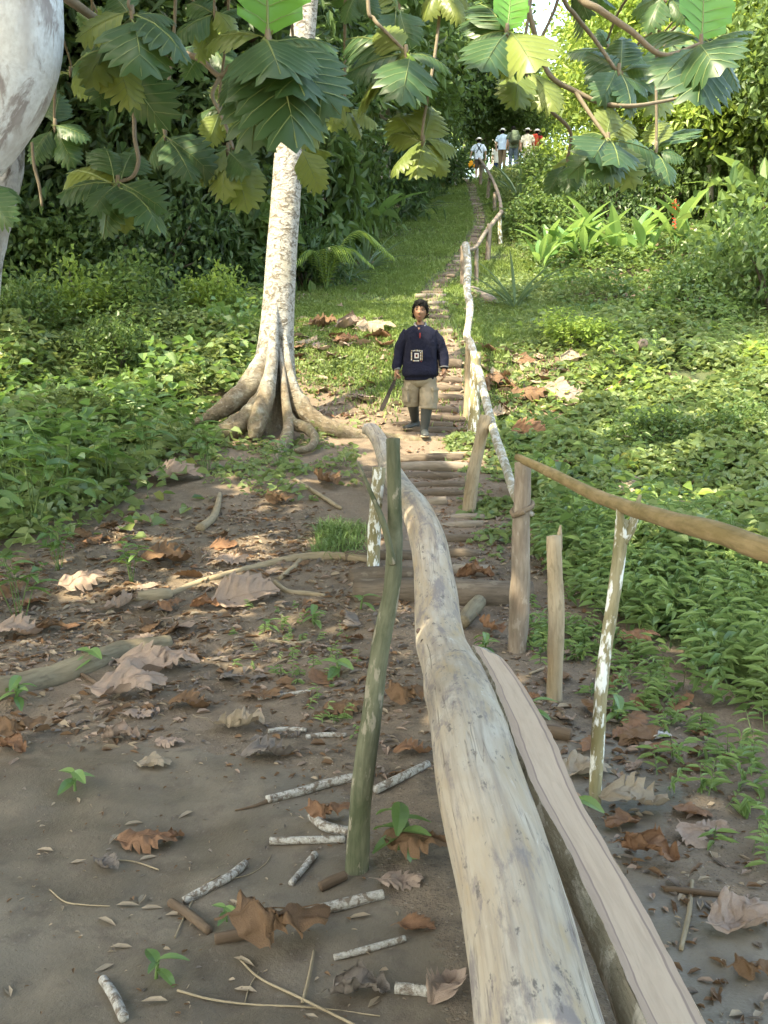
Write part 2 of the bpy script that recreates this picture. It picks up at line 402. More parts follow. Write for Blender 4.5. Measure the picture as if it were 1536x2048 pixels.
def logmat():
    t = NT('weathered_log'); r = t.attr('rest', 'Vector')
    s1 = t.noise(t.scale(r, (38, 38, 2.2)), 1.0, 5, .6, .3); s2 = t.noise(t.scale(r, (7, 7, 2.2)), 1.0, 4, .6, .5)
    s3 = t.noise(t.scale(r, (13, 13, 3.6)), 1.0, 6, .72, .3); fine = t.noise(t.scale(r, (120, 120, 7)), 1.0, 3)
    col = t.mix(t.ramp(s2, (.35, 0), (.65, 1)), (.30, .235, .165), (.38, .34, .29))
    col = t.mix(t.ramp(s2, (.30, .6), (.42, 0)), col, (.34, .25, .135))
    col = t.mix(t.ramp(s1, (.46, 0), (.66, .75)), col, (.215, .175, .145))
    col = t.mix(t.ramp(s3, (.51, 0), (.62, .85)), col, (.165, .14, .138)); col = t.mix(t.ramp(t.noise(t.scale(r, (28, 28, 12)), 1.0, 4, .7), (.60, 0), (.67, .85)), col, (.10, .085, .08))
    col = t.mix(t.ramp(s3, (.28, .7), (.36, 0)), col, (.50, .475, .445))
    cr = t.n('TexWave', {'Vector': t.scale(r, (1, 1, .06)), 'Scale': 4.0, 'Distortion': 2.2, 'Detail': 2.0, 'Detail Scale': 1.5}).outputs['Fac']
    crack = t.math('MULTIPLY', t.ramp(cr, (.0, 1), (.010, 0)), t.ramp(s2, (.5, 0), (.56, 1)))
    cn = t.noise(t.scale(r, (11, 11, .55)), 1.0, 3, .6, .15); crack = t.math('MAXIMUM', crack, t.math('MULTIPLY', t.ramp(cn, (.493, 0), (.499, 1), (.501, 1), (.507, 0)), t.ramp(s2, (.48, 0), (.56, .75))))
    col = t.mix(t.math('MULTIPLY', crack, .8), col, (.10, .07, .05))
    h = t.math('SUBTRACT', t.math('ADD', s1, t.math('MULTIPLY', fine, .4)), t.math('MULTIPLY', crack, 1.5))
    return t.pbr(col, .68, .25, t.bump(h, .4, .012))
M['log'] = logmat()
def sawn():
    t = NT('sawn_wood_face'); r = t.attr('rest', 'Vector')
    g1 = t.noise(t.scale(r, (34, 34, 4)), 1.0, 5, .65, .8); g2 = t.noise(t.scale(r, (6, 6, 1.6)), 1.0, 4)
    col = t.mix(g2, (.37, .26, .185), (.43, .33, .25)); col = t.mix(t.ramp(g1, (.45, 0), (.7, .5)), col, (.27, .195, .14))
    e = t.math('ADD', t.attr('var'), t.math('MULTIPLY', t.math('SUBTRACT', g2, .5), .22))
    col = t.mix(t.ramp(e, (.10, .45), (.15, .40), (.165, .9), (.185, .9), (.20, 0), (.82, 0), (.84, .9), (.87, .9), (.89, .3)), col, (.19, .13, .11))
    wv = t.noise(t.scale(r, (20, 20, 30)), 1.0, 2)
    return t.pbr(col, .72, .2, t.bump(t.math('ADD', g1, t.math('MULTIPLY', wv, .5)), .3, .01))
M['sawn'] = sawn()
def barkside():
    t = NT('split_log_bark'); r = t.attr('rest', 'Vector')
    f = t.noise(t.scale(r, (10, 10, 6)), 1.0, 6, .7, .6); g = t.noise(t.scale(r, (5, 5, 3)), 1.0, 4); k = t.noise(t.scale(r, (50, 50, 12)), 1.0, 4)
    col = t.mix(g, (.26, .22, .15), (.42, .37, .29)); col = t.mix(t.ramp(f, (.50, 0), (.56, .95)), col, (.62, .56, .47))
    col = t.mix(t.ramp(f, (.30, .7), (.40, 0)), col, (.08, .065, .03)); col = t.mix(t.ramp(g, (.55, 0), (.68, .7)), col, (.17, .17, .07))
    return t.pbr(col, .8, .25, t.bump(t.math('ADD', f, k), .6, .02))
M['barkside'] = barkside()
def postmat(name, a, b, spot, spotc, fr=(9, 9, 4), cut=.58):
    t = NT(name); r = t.attr('rest', 'Vector')
    f = t.noise(t.scale(r, fr), 1.0, 5, .6, .4); k = t.noise(t.scale(r, (70, 70, 9)), 1.0, 4); s = t.noise(t.scale(r, (22, 22, 9)), 1.0, 4, .6)
    col = t.mix(t.ramp(f, (.35, 0), (.65, 1)), a, b); col = t.mix(t.ramp(k, (.45, 0), (.7, .5)), col, [x * .55 for x in a])
    col = t.mix(t.ramp(s, (cut, 0), (cut + .06, spot)), col, spotc)
    return t.pbr(col, .82, .2, t.bump(t.math('ADD', k, f), .5, .01))
M['mossy'] = postmat('mossy_wood', (.055, .062, .032), (.145, .140, .092), .8, (.25, .215, .165), (9, 9, 5), .57)
M['greypost'] = postmat('grey_weathered_post', (.17, .13, .10), (.27, .22, .175), .35, (.38, .33, .28))
M['tanpost'] = postmat('tan_post', (.26, .20, .13), (.35, .28, .20), .5, (.18, .14, .09))
M['lichen'] = postmat('lichen_spotted_post', (.19, .165, .085), (.30, .26, .17), .97, (.66, .66, .64), (8, 8, 4), .52)
M['bamboo'] = postmat('yellow_brown_pole', (.20, .145, .065), (.29, .21, .11), .7, (.15, .12, .05), (8, 8, 5))
M['paleraile'] = postmat('pale_peeled_pole', (.21, .175, .115), (.31, .28, .225), .9, (.42, .41, .395), (8, 8, 4), .50)
M['step'] = postmat('worn_step_log', (.085, .064, .047), (.150, .115, .086), .5, (.21, .17, .13))
M['step_pale'] = postmat('pale_step_log', (.185, .15, .115), (.27, .22, .175), .5, (.22, .175, .13))
M['root'] = postmat('brown_root', (.22, .17, .11), (.31, .25, .17), .4, (.13, .10, .06))
def birchmat():
    t = NT('white_barked_stick'); co = t.n('NewGeometry').outputs['Position']; r = t.attr('rest', 'Vector')
    a = t.noise(co, 34, 5, .68, .4); b = t.noise(co, 120, 4, .6); c = t.noise(t.scale(r, (60, 60, 14)), 1.0, 4)
    col = t.mix(t.ramp(b, (.4, 0), (.65, 1)), (.40, .375, .345), (.27, .245, .215)); col = t.mix(t.ramp(a, (.50, 0), (.57, .9)), col, (.135, .10, .075)); col = t.mix(t.ramp(c, (.58, 0), (.68, .6)), col, (.10, .075, .06))
    return t.pbr(col, .85, .2, t.bump(t.math('ADD', a, b), .7, .012))
M['birch'] = birchmat()
M['brownstick'] = postmat('brown_stick', (.085, .056, .038), (.14, .098, .065), .6, (.22, .18, .14))
M['deadlog'] = postmat('half_buried_log', (.150, .120, .080), (.22, .185, .125), .6, (.11, .085, .06))

# people and things
def cloth(name, c, var=.2):
    t = NT(name); co = t.n('TexCoord').outputs['Object']; f = t.noise(co, 7, 3); k = t.noise(co, 160, 2)
    col = t.mix(f, [x * (1 - var) for x in c], [x * (1 + var) for x in c])
    return t.pbr(col, .9, .15, t.bump(t.math('ADD', f, t.math('MULTIPLY', k, .15)), .8, .05))
M['skin'] = flat('brown_skin', (.235, .125, .075), .55, .35, .12, 25)
M['skin2'] = flat('pale_skin', (.52, .33, .25), .55, .35, .12, 25)
M['hair'] = flat('black_hair', (.006, .0055, .005), .8, .15, .3, 120)
M['navy'] = cloth('navy_sweatshirt', (.0085, .0095, .022), .35)
M['khaki'] = cloth('khaki_cotton', (.235, .20, .15), .2)
M['boot'] = flat('grey_rubber', (.040, .044, .045), .5, .4, .3, 9)
M['white'] = flat('white_print', (.46, .45, .44), .8, .2, .06)
M['trimgrey'] = flat('grey_trim', (.20, .20, .21), .8, .2, .1)
M['darkred'] = flat('dark_red', (.16, .02, .02), .8, .2, .1)
M['gold'] = flat('tan_print', (.42, .34, .22), .8, .2, .1)
M['lip'] = flat('lip', (.13, .05, .04), .5, .3, .1)
M['eye'] = flat('dark_eye', (.02, .015, .012), .3, .5, .1)
M['steel'] = flat('dark_blade', (.028, .022, .019), .7, .15, .4, 20)
for k_, c_ in (('pshirt', (.62, .70, .84)), ('pwhite', (.78, .77, .74)), ('pblue', (.52, .66, .84)), ('pbrown', (.19, .15, .10)), ('pjean', (.10, .14, .19)), ('pnavy', (.03, .05, .13)),
               ('pred', (.42, .06, .035)), ('pmaroon', (.16, .02, .02)), ('pcream', (.66, .62, .52)), ('porange', (.75, .33, .03)), ('pblack', (.02, .02, .025)), ('pgreen', (.10, .13, .09)), ('pshort', (.10, .075, .06))):
    M[k_] = cloth(k_ + '_cloth', c_)
M['redflower'] = flat('red_bract', (.65, .07, .03), .5, .3, .15)
M['fruit'] = flat('green_fruit', (.22, .33, .05), .6, .3, .25, 90)
# ------------------------------------------------------------------ path line and ground masks
PATH_PX = [(868, 1150), (862, 1050), (862, 1000), (865, 930), (870, 870), (880, 800), (884, 740), (876, 660), (864, 625), (860, 595), (874, 570), (900, 545), (922, 520), (948, 480), (962, 450), (958, 420), (948, 395), (943, 372)]
PATH = np.array([G(*p) for p in PATH_PX])
def pathx(y): return np.interp(y, PATH[:, 1], PATH[:, 0])

POLY_GRASS = gpoly([(540, 640), (620, 590), (720, 540), (800, 450), (850, 400), (915, 363), (1010, 352), (1070, 420), (1100, 520), (1130, 620), (1230, 690), (1150, 715), (1010, 730), (960, 870), (930, 880), (840, 800), (730, 790), (610, 760), (570, 700)])
POLY_MUD = gpoly([(-700, 1500), (250, 1480), (600, 1530), (720, 1600), (760, 1780), (900, 1900), (900, 2300), (-700, 2300)])
POLY_MUD2 = gpoly([(1080, 1480), (1300, 1440), (1400, 1640), (1250, 1700), (1430, 1800), (1900, 1960), (1900, 2300), (1450, 2300)])
POLY_LEFT = gpoly([(-500, 690), (-200, 640), (60, 630), (300, 600), (520, 600), (520, 760), (420, 790), (380, 830), (420, 862), (410, 890), (290, 915), (200, 985), (90, 1050), (-20, 1085), (-500, 1140)])
POLY_RIGHT = gpoly([(1010, 940), (985, 880), (1120, 850), (1180, 770), (1210, 700), (1350, 650), (1600, 610), (2000, 640), (2000, 1300), (1560, 1200), (1300, 1120), (1180, 1120), (1080, 1040)])
POLY_LANCE = gpoly([(1080, 1080), (1180, 1060), (1300, 1060), (1560, 1120), (1900, 1200), (1900, 1560), (1536, 1440), (1400, 1340), (1280, 1260), (1180, 1220), (1110, 1160)])
POLY_LANCE2 = gpoly([(1330, 1440), (1480, 1480), (1900, 1600), (1900, 1840), (1560, 1740), (1440, 1720), (1360, 1640), (1340, 1540)])

xs = np.concatenate([-np.geomspace(300, 4.6, 60), np.arange(-4.5, 4.51, .045), np.geomspace(4.6, 300, 60)])
ys = np.concatenate([-np.geomspace(60, .3, 14), np.arange(0, 10, .045), np.geomspace(10, 60, 150), np.geomspace(61.5, 700, 40)])
X, Y = np.meshgrid(xs, ys)
V = np.stack([X, Y, H(X, Y)], -1).reshape(-1, 3)
nx, ny = len(xs), len(ys)
i = np.arange(ny - 1)[:, None] * nx; j = np.arange(nx - 1)[None, :]
Fq = np.stack([i + j, i + j + 1, i + nx + j + 1, i + nx + j], -1).reshape(-1, 4)
mb = MB(); mb.add(V, Fq)
me = mb.mesh('ground', M['ground'])
def soft(poly, sig=None):
    """fraction of a small disc inside the polygon: a soft-edged mask"""
    r = np.zeros(len(V)); k = 0
    sc = np.clip(np.abs(V[:, 1]) * .03, .06, .6)
    for dx, dy in ((0, 0), (1, 0), (-1, 0), (0, 1), (0, -1), (.6, .6), (-.6, .6), (.6, -.6), (-.6, -.6)):
        r += inpoly(V[:, 0] + dx * sc, V[:, 1] + dy * sc * 1.5, poly); k += 1
    return r / k
mud = np.maximum(soft(POLY_MUD), .85 * soft(POLY_MUD2)); mud[(V[:, 1] < 2.2) & (V[:, 1] > -3)] = 1
grassy = np.maximum(soft(POLY_GRASS), (V[:, 1] > 47) * 1.0); grassy = np.maximum(grassy, .8 * np.maximum(soft(POLY_LEFT), np.maximum(soft(POLY_RIGHT), soft(POLY_LANCE))))
dp = np.abs(V[:, 0] - pathx(V[:, 1]))
pathy = sst(.62, .22, dp / np.interp(V[:, 1], [9, 20, 30, 45], [1.25, .42, .32, .36])) * ((V[:, 1] > 6.5) & (V[:, 1] < 47)) * np.interp(V[:, 1], [6, 9, 14, 19, 30, 36], [.4, .75, .6, .50, .55, .9])
grassy = grassy * (1 - np.clip(pathy * 1.1, 0, 1))
for nm, arr in (('mud', mud), ('grassy', grassy), ('pathy', pathy)):
    a = me.attributes.new(nm, 'FLOAT', 'POINT'); a.data.foreach_set('value', arr.astype(np.float32))
kind(link('ground', me), 'structure')

def single(name, mats, label, cat, build, group=None):
    mb = MB(); build(mb); o = mb.obj(name, mats); return tag(o, label, cat, group)
def centre(o):
    """put a world-built mesh's origin at its middle bottom"""
    me = o.data; n = len(me.vertices); a = np.empty(n * 3, np.float32); me.vertices.foreach_get('co', a); a = a.reshape(-1, 3)
    c = np.array([(a[:, 0].min() + a[:, 0].max()) / 2, (a[:, 1].min() + a[:, 1].max()) / 2, a[:, 2].min()]); a -= c
    me.vertices.foreach_set('co', a.ravel()); o.location = [float(v) for v in c]; me.update(); return o

# ------------------------------------------------------------------ the big pale log and the split log beside it
LOG = [(1140, 2330, 1.78, .285), (1078, 2048, 2.1, .270), (1023, 1800, 2.48, .268), (967, 1600, 2.84, .262), (934, 1450, 3.4, .256), (905, 1350, 4.15, .246), (880, 1277, 4.8, .238), (869, 1168, 5.5, .226), (858, 1086, 5.95, .216), (834, 1025, 6.5, .204), (806, 985, 7.4, .190), (778, 935, 9.0, .176), (762, 890, 10.2, .168), (745, 862, 10.7, .160), (728, 857, 10.75, .11)]
root = thing('fallen_log', 'big pale weathered log running from the camera up to the roots', 'log', PD(1023, 1800, 2.48))
mb = MB(); addtube(mb, [PD(a, b, c) for a, b, c, d in LOG], [d / 2 for *_, d in LOG], n=40, seg=150, bump=.10, bfreq=2.2, seed=4)
mb.obj('log_body', M['log'], root)
def knot(px, py, D, r, dirv):
    p = PD(px, py, D); mb = MB(); addtube(mb, [p - dirv * .05, p + dirv * .01, p + dirv * .022], [r * 1.3, r, r * .55], n=12, bump=.2); return mb
mb = MB()
for a in ((838, 1262, 4.72, .014), (846, 1283, 4.55, .012), (876, 1170, 5.4, .010)):
    p = PD(*a[:3]); V_, g_ = ellipsoid(p, (a[3], a[3], a[3])); mb.add(V_, g_)
mb.obj('dark_knot', flat('dark_knot', (.07, .05, .045), .9), root)

SPLIT = [(1515, 2330, 1.78, .105), (1352, 2048, 2.12, .098), (1232, 1800, 2.57, .092), (1122, 1600, 3.02, .090), (1058, 1450, 3.52, .090), (1018, 1370, 3.97, .086), (978, 1304, 4.37, .076)]
def split_log():
    C = catmull([list(PD(a, b, c)) + [d] for a, b, c, d in SPLIT], 170); P, r = C[:, :3], C[:, 3]
    T, _, _ = frames(P); L = np.concatenate([[0], np.cumsum(np.linalg.norm(np.diff(P, axis=0), axis=1))])
    side = nrm(np.cross(T, [0, 0, 1.0])); upv = np.cross(side, T)
    nf = nrm(upv + side * .50)                          # the sawn face looks up and a little to the right
    u = np.cross(T, nf)                                  # across the face
    w = r[:, None] * (1 + .12 * (vn(L * 3, L * 0 + 2, 5)[:, None] - .5) + .07 * (fbm(L * 16, L * 0 + 4, 15)[:, None] - .5)); wl = r[:, None] * (1 + .22 * (vn(L * 5, L * 0 + 8, 6)[:, None] - .5) + .12 * (fbm(L * 18, L * 0 + 1, 16)[:, None] - .5))
    face = MB(); k = 11; tt = np.linspace(-1, 1, k)
    Vf = np.stack([P + u * (np.where(t < 0, wl, w)) * t + nf * .004 * (fbm(L * 9, L * 0 + t * 3, 4)[:, None] - .5) * 2 for t in tt], 1)
    rf = np.stack([np.stack([0 * L + .11 * t, 0 * L, L], -1) for t in tt], 1)
    var = np.broadcast_to((tt + 1) / 2, (len(P), k))
    i = np.arange(len(P) - 1)[:, None] * k; j = np.arange(k - 1)[None, :]
    Fq = np.stack([i + j, i + j + 1, i + k + j + 1, i + k + j], -1).reshape(-1, 4)
    face.add(Vf.reshape(-1, 3), Fq, 0, var.ravel(), rf.reshape(-1, 3))
    bk = MB(); k2 = 17; th = np.linspace(0, math.pi, k2)
    Vb = np.stack([P + u * (w if math.cos(a) > 0 else wl) * math.cos(a) - nf * (r[:, None] * 1.35 * math.sin(a) * (1 + .14 * (fbm(L * 6, L * 0 + a * 3, 7)[:, None] - .5)))  for a in th], 1)
    rb = np.stack([np.stack([r * math.cos(a), r * math.sin(a), L], -1) for a in th], 1)
    i = np.arange(len(P) - 1)[:, None] * k2; j = np.arange(k2 - 1)[None, :]
    Fq = np.stack([i + j, i + k2 + j, i + k2 + j + 1, i + j + 1], -1).reshape(-1, 4)
    bk.add(Vb.reshape(-1, 3), Fq, 0, None, rb.reshape(-1, 3))
    cap = len(P) - 1; bk.add(np.vstack([Vb[-1], [P[-1] + T[-1] * .05]]), [(a, a + 1, k2) for a in range(k2 - 1)] + [(k2 - 1, 0, k2)])
    return face, bk
root = thing('split_log', 'split log with flat sawn tan face lying beside the big pale log', 'log', PD(1225, 1800, 2.5))
fa, bk = split_log(); fa.obj('sawn_face', M['sawn'], root); bk.obj('bark_side', M['barkside'], root)

def pole(name, mat, label, cat, pts, rad, group=None, parent=None, n=14, bump=.10, seed=0, bfreq=4):
    mb = MB(); addtube(mb, pts, rad, n=n, bump=bump, seed=seed, bfreq=bfreq, seg=max(14, 7 * len(pts)))
    if parent is not None: return mb.obj(name, M[mat], parent)
    return tag(centre(mb.obj(name, M[mat])), label, cat, group)

# posts: (material, base px, top px, radius base, radius top, label, depth at top or None, middle pixels)
def gp(px, py, sink=.06): return up(G(px, py), -sink)
def post(mat, base, top, rb, rt, label, mids=(), lean=0.0, name='post', group='handrail posts along the path', seed=0):
    b = gp(*base); D = float(np.dot(b - CAM, FW))
    pts = [b] + [PD(m[0], m[1], D + lean * (k + 1) / (len(mids) + 1)) for k, m in enumerate(mids)] + [PD(top[0], top[1], D + lean)]
    rr = np.linspace(rb, rt, len(pts))
    root = thing(name, label, 'post', up(b, .06), 0, group)
    pole('shaft', mat, None, None, pts, rr, parent=root, seed=seed, bump=.22, bfreq=7, n=18)
    return root, D
r_, D_ = post('mossy', (712, 1745), (786, 878), .039, .025, 'mossy green forked post standing free in the mud left of the big log', [(722, 1600), (742, 1440), (760, 1300), (783, 1180), (790, 1060)], .25, seed=2)
pole('fork_branch', 'mossy', None, None, [PD(786, 1130, D_ + .12), PD(768, 1050, D_ + .16), PD(748, 1000, D_ + .24), PD(716, 926, D_ + .3)], [.013, .011, .009, .006], parent=r_, seed=3)
post('lichen', (746, 1136), (758, 935), .052, .045, 'white spotted post behind the mossy forked post, under the far log end', [(750, 1040)], 0, seed=7)
r_, D_ = post('greypost', (1034, 1302), (1046, 925), .058, .050, 'grey weathered post with a branch knot tied round it', [(1040, 1180), (1043, 1050)], 0, seed=8)
TIE = D_
mbk = MB(); addtube(mbk, [PD(1026, 1033, D_ - .05), PD(1036, 1026, D_ - .08), PD(1052, 1020, D_ - .07), PD(1064, 1012, D_ - .02), PD(1062, 1004, D_ + .06), PD(1040, 1010, D_ + .08), PD(1024, 1022, D_ + .02), PD(1030, 1030, D_ - .06), PD(1050, 1024, D_ - .09)], [.014], n=8, bump=.2); mbk.obj('tied_binding', M['twig'], r_)
r_, D_ = post('tanpost', (1108, 1402), (1107, 1072), .042, .040, 'smooth tan post with a splintered top between grey and white spotted posts', [(1112, 1240)], 0, seed=9)
pole('splinter', 'tanpost', None, None, [PD(1118, 1100, D_ + .02), PD(1119, 1072, D_ + .02), PD(1121, 1050, D_ + .02)], [.018, .014, .004], parent=r_)
r_, D_ = post('lichen', (1190, 1612), (1245, 1040), .026, .026, 'slender post with white lichen spots and forked top under the bamboo rail', [(1196, 1480), (1205, 1350), (1226, 1200), (1240, 1100)], .12, seed=10)
pole('fork_branch', 'lichen', None, None, [PD(1244, 1085, D_ + .1), PD(1264, 1050, D_ + .11), PD(1280, 990, D_ + .12)], [.022, .02, .007], parent=r_, seed=4)
pole('fork_branch', 'lichen', None, None, [PD(1246, 1075, D_ + .1), PD(1240, 1030, D_ + .08), PD(1238, 1010, D_ + .08)], [.02, .016, .009], parent=r_, seed=6)
post('tanpost', (936, 1020), (972, 832), .062, .055, 'tan leaning post beside the path, lower end among round green leaves', [(948, 940)], 0, seed=11)
post('lichen', (946, 868), (952, 705), .075, .062, 'thick spotted post under the pale rail, right one of a touching pair', [], 0, seed=12)
post('tanpost', (934, 842), (938, 690), .052, .046, 'thinner yellowish post left in the pair under the pale rail', [], 0, seed=13)
post('greypost', (927, 572), (928, 492), .075, .07, 'dark post directly behind the upper end of the pale rail', [], 0, seed=14)
post('greypost', (953, 567), (953, 497), .048, .042, 'short dark post where the grey rail begins on the grass slope', [], 0, seed=15)
post('greypost', (975, 520), (979, 448), .065, .055, 'dark post under the middle of the sloping grey rail', [], 0, seed=16)
post('lichen', (1001, 488), (999, 428), .058, .05, 'pale post at the bend of the grey rail', [], 0, seed=17)
post('greypost', (989, 424), (990, 384), .06, .052, 'slim post below the bowed upper rail near the hilltop', [], 0, seed=18)
post('greypost', (975, 398), (979, 356), .065, .055, 'dark post beneath the bowed upper rail close to the crest', [], 0, seed=19)
post('greypost', (961, 371), (962, 322), .07, .065, 'post at the upper end of the rail by the orange bag hiker', [], 0, seed=20)
post('lichen', (909, 372), (913, 318), .08, .065, 'lone pale post left of the path on the hilltop', [], 0, seed=21)

def gd(px, py): return float(np.dot(G(px, py) - CAM, FW))
RG = 'handrail poles'
pole('handrail_pole', 'bamboo', 'yellow brown pole rail rising from grey post toward the right edge', 'handrail',
     [PD(1036, 915, 5.98), PD(1100, 945, 5.3), PD(1180, 985, 4.5), PD(1250, 1013, 3.95), PD(1330, 1037, 3.4), PD(1430, 1064, 2.95), PD(1560, 1108, 2.55), PD(1760, 1160, 2.2)], [.023, .027, .029, .030, .031, .032, .033, .034], RG, n=18, bump=.16, seed=31, bfreq=5)
Da, Db = gd(934, 842), gd(927, 572)
pole('handrail_pole', 'paleraile', 'crooked pale peeled pole rail climbing from grey post up the slope', 'handrail',
     [PD(1066, 1030, TIE - .02), PD(1044, 1010, TIE + .05), PD(1030, 990, TIE + .35), PD(1012, 935, TIE + 1.6), PD(990, 870, TIE + 2.9), PD(974, 810, 10.3), PD(958, 745, 12.0), PD(942, 690, 12.9), PD(934, 672, 13.3), PD(938, 640, 14.0), PD(940, 612, 14.7), PD(934, 575, 15.6), PD(936, 530, 16.8), PD(931, 490, 17.6)],
     [.014, .024, .028, .034, .040, .043, .046, .050, .050, .050, .056, .058, .062, .066], RG, n=16, bump=.16, seed=33, bfreq=3)
Dc, Dd, De, Df, Dg = gd(953, 567), gd(975, 520), gd(1001, 488), gd(975, 398), gd(961, 371)
pole('handrail_pole', 'greypost', 'grey rail rising steeply from the short dark post to the bend', 'handrail',
     [PD(938, 500, Dc - .8), PD(952, 494, Dc), PD(970, 466, Dd - .3), PD(985, 447, Dd + .8), PD(1003, 424, De)], [.035, .042, .050, .056, .06], RG, n=10, bump=.12, seed=35)
pole('handrail_pole', 'greypost', 'thin bowed rail curving from the bend to the hilltop', 'handrail',
     [PD(1003, 426, De), PD(999, 398, De + 2.5), PD(992, 375, De + 5), PD(981, 352, Df), PD(968, 330, Dg - 1), PD(958, 317, Dg + .3)], [.052, .050, .050, .054, .06, .05], RG, n=10, bump=.12, seed=36)

# ------------------------------------------------------------------ step logs
SG = 'log steps up the path'
def step(x0, x1, y, rad, mat, label, tilt=0, seed=0, lift=.05):
    a = G(x0, y + tilt); b = G(x1, y - tilt); yy = (a[1] + b[1]) / 2
    a = PD(x0, y + tilt, np.dot(a - CAM, FW) * .5 + np.dot(b - CAM, FW) * .5); b = PD(x1, y - tilt, np.dot(a - CAM, FW))
    pts = [a, a * .66 + b * .34 + np.array([0, .02, .01]), a * .33 + b * .67 + np.array([0, -.015, .012]), b]
    pts = [up((p[0], p[1], min(p[2], h1(p[0], p[1]) + rad * .8)), rad * lift - rad * .4) for p in pts]
    mb = MB(); addtube(mb, pts, [rad * .95, rad, rad * 1.04, rad * .98], n=14, bump=.18, seed=seed, seg=18)
    return tag(centre(mb.obj('step_log', M[mat])), label, 'step log', SG)
rs = np.random.RandomState(3)
SL = [(708, 1062, 1197, .105, 'step', 'thick smooth grey log lying across the path under the big log', -3),
      (700, 860, 1160, .075, 'step', 'grey log end sticking out behind the thick cross log, left of the big log', 2),
      (880, 980, 1147, .05, 'step_pale', 'pale peeled log just above the thick cross log', 1),
      (690, 850, 1118, .05, 'step', 'dim step log at the base of the white spotted post', 0),
      (860, 960, 1108, .045, 'step', 'worn brown step log below the curled orange leaf', 0),
      (850, 985, 1078, .04, 'step', 'thin dark step log above the curled orange leaf', 2),
      (868, 965, 1052, .04, 'step_pale', 'short pale stick step tilting up to the right', 5),
      (880, 968, 1036, .035, 'step_pale', 'slim pale step beside the foot of the tan leaning post', 3),
      (838, 892, 1006, .05, 'step_pale', 'short pale slanted log where the big log dips behind the post', 6),
      (825, 945, 988, .045, 'step', 'brown step log, fifth below the big crossing root', 0),
      (815, 950, 972, .045, 'step', 'brown step log, fourth below the big crossing root', 1),
      (806, 940, 953, .055, 'step', 'sunlit worn step log, third below the big crossing root', 0),
      (800, 935, 938, .06, 'step_pale', 'sunlit flattened step log, second below the big crossing root', 0),
      (798, 925, 921, .055, 'step', 'thick step log directly below the big crossing root', 2),
      (770, 915, 862, .06, 'step', 'step log under the front boot of the man', 0),
      (765, 905, 851, .055, 'step', 'step log beside the rear boot of the man', 0),
      (795, 930, 838, .055, 'step', 'step log just behind the boots of the man', 0),
      (790, 915, 821, .06, 'step', 'step log at the height of the boot tops', 1),
      (845, 925, 796, .06, 'step', 'step log level with the khaki shorts', 0),
      (850, 922, 777, .055, 'step', 'step log level with the left trouser pocket', 0),
      (850, 925, 761, .06, 'step', 'step log level with the hem of the navy sweatshirt', 0),
      (855, 922, 733, .085, 'step', 'squared thick beam step beside the man\'s left elbow', 0),
      (856, 905, 667, .06, 'step_pale', 'slanting pale step log right of the man\'s collar', 4)]
for k, (x0, x1, y, r, m_, lb, t_) in enumerate(SL): step(x0, x1, y, r, m_, lb, t_, 40 + k, .62 if k < 4 or k in (12, 13, 21) else .12)
# the climb above the man: small log steps every half metre or so
ORD = ['first', 'second', 'third', 'fourth', 'fifth', 'sixth', 'seventh', 'eighth', 'ninth', 'tenth', 'eleventh', 'twelfth', 'thirteenth', 'fourteenth', 'fifteenth', 'sixteenth', 'seventeenth', 'eighteenth', 'nineteenth', 'twentieth']
protos = {}
def small_step(p, w, r, label, mat='step', pale=False):
    key = (mat, int(rs.randint(4)))
    if key not in protos:
        mb = MB(); addtube(mb, [(-.5, 0, 0), (-.15, .012, .004), (.2, -.012, .004), (.5, .008, 0)], [.055, .06, .058, .056], n=12, bump=.2, seed=60 + key[1], seg=14); protos[key] = mb.mesh('step_log', M[mat])
    o = link('step_log', protos[key]); o.location = [float(p[0]), float(p[1]), float(p[2])]; o.scale = (w, r / .058, r / .058)
    o.rotation_euler = (0, rs.uniform(-.05, .05), rs.uniform(-.12, .12)); return tag(o, label, 'step log', SG)
yy = [(636, 'above'), (625, ''), (609, ''), (593, '')]
LBL = ['step log peeping out just above the man\'s shoulder', 'step log behind the ear of the man', 'step log level with the top of the man\'s hair', 'step log right above the man\'s head']
for (py_, _), lb in zip(yy, LBL):
    g = G(864 + rs.uniform(-3, 3), py_); small_step(up(g, .0), .60, .055, lb, 'step_pale' if py_ in (609, 593) else 'step')
y = G(864, 593)[1] + .55; k = 0
for k in range(44):
    if y > 44.2: break
    x = float(pathx(y)); w = np.interp(y, [20, 30, 45], [.46, .31, .29]) * rs.uniform(.8, 1.15)
    if k < 10: lb = f'{ORD[k]} grassy step log above the one over the man\'s head'
    else: lb = 'narrow earthy step log on the reddish upper path'
    small_step((x + rs.uniform(-.03, .03), y, h1(x, y) - .012), w, rs.uniform(.045, .06), lb, 'step_pale' if rs.rand() < .25 else 'step')
    y += rs.uniform(.42, .68)

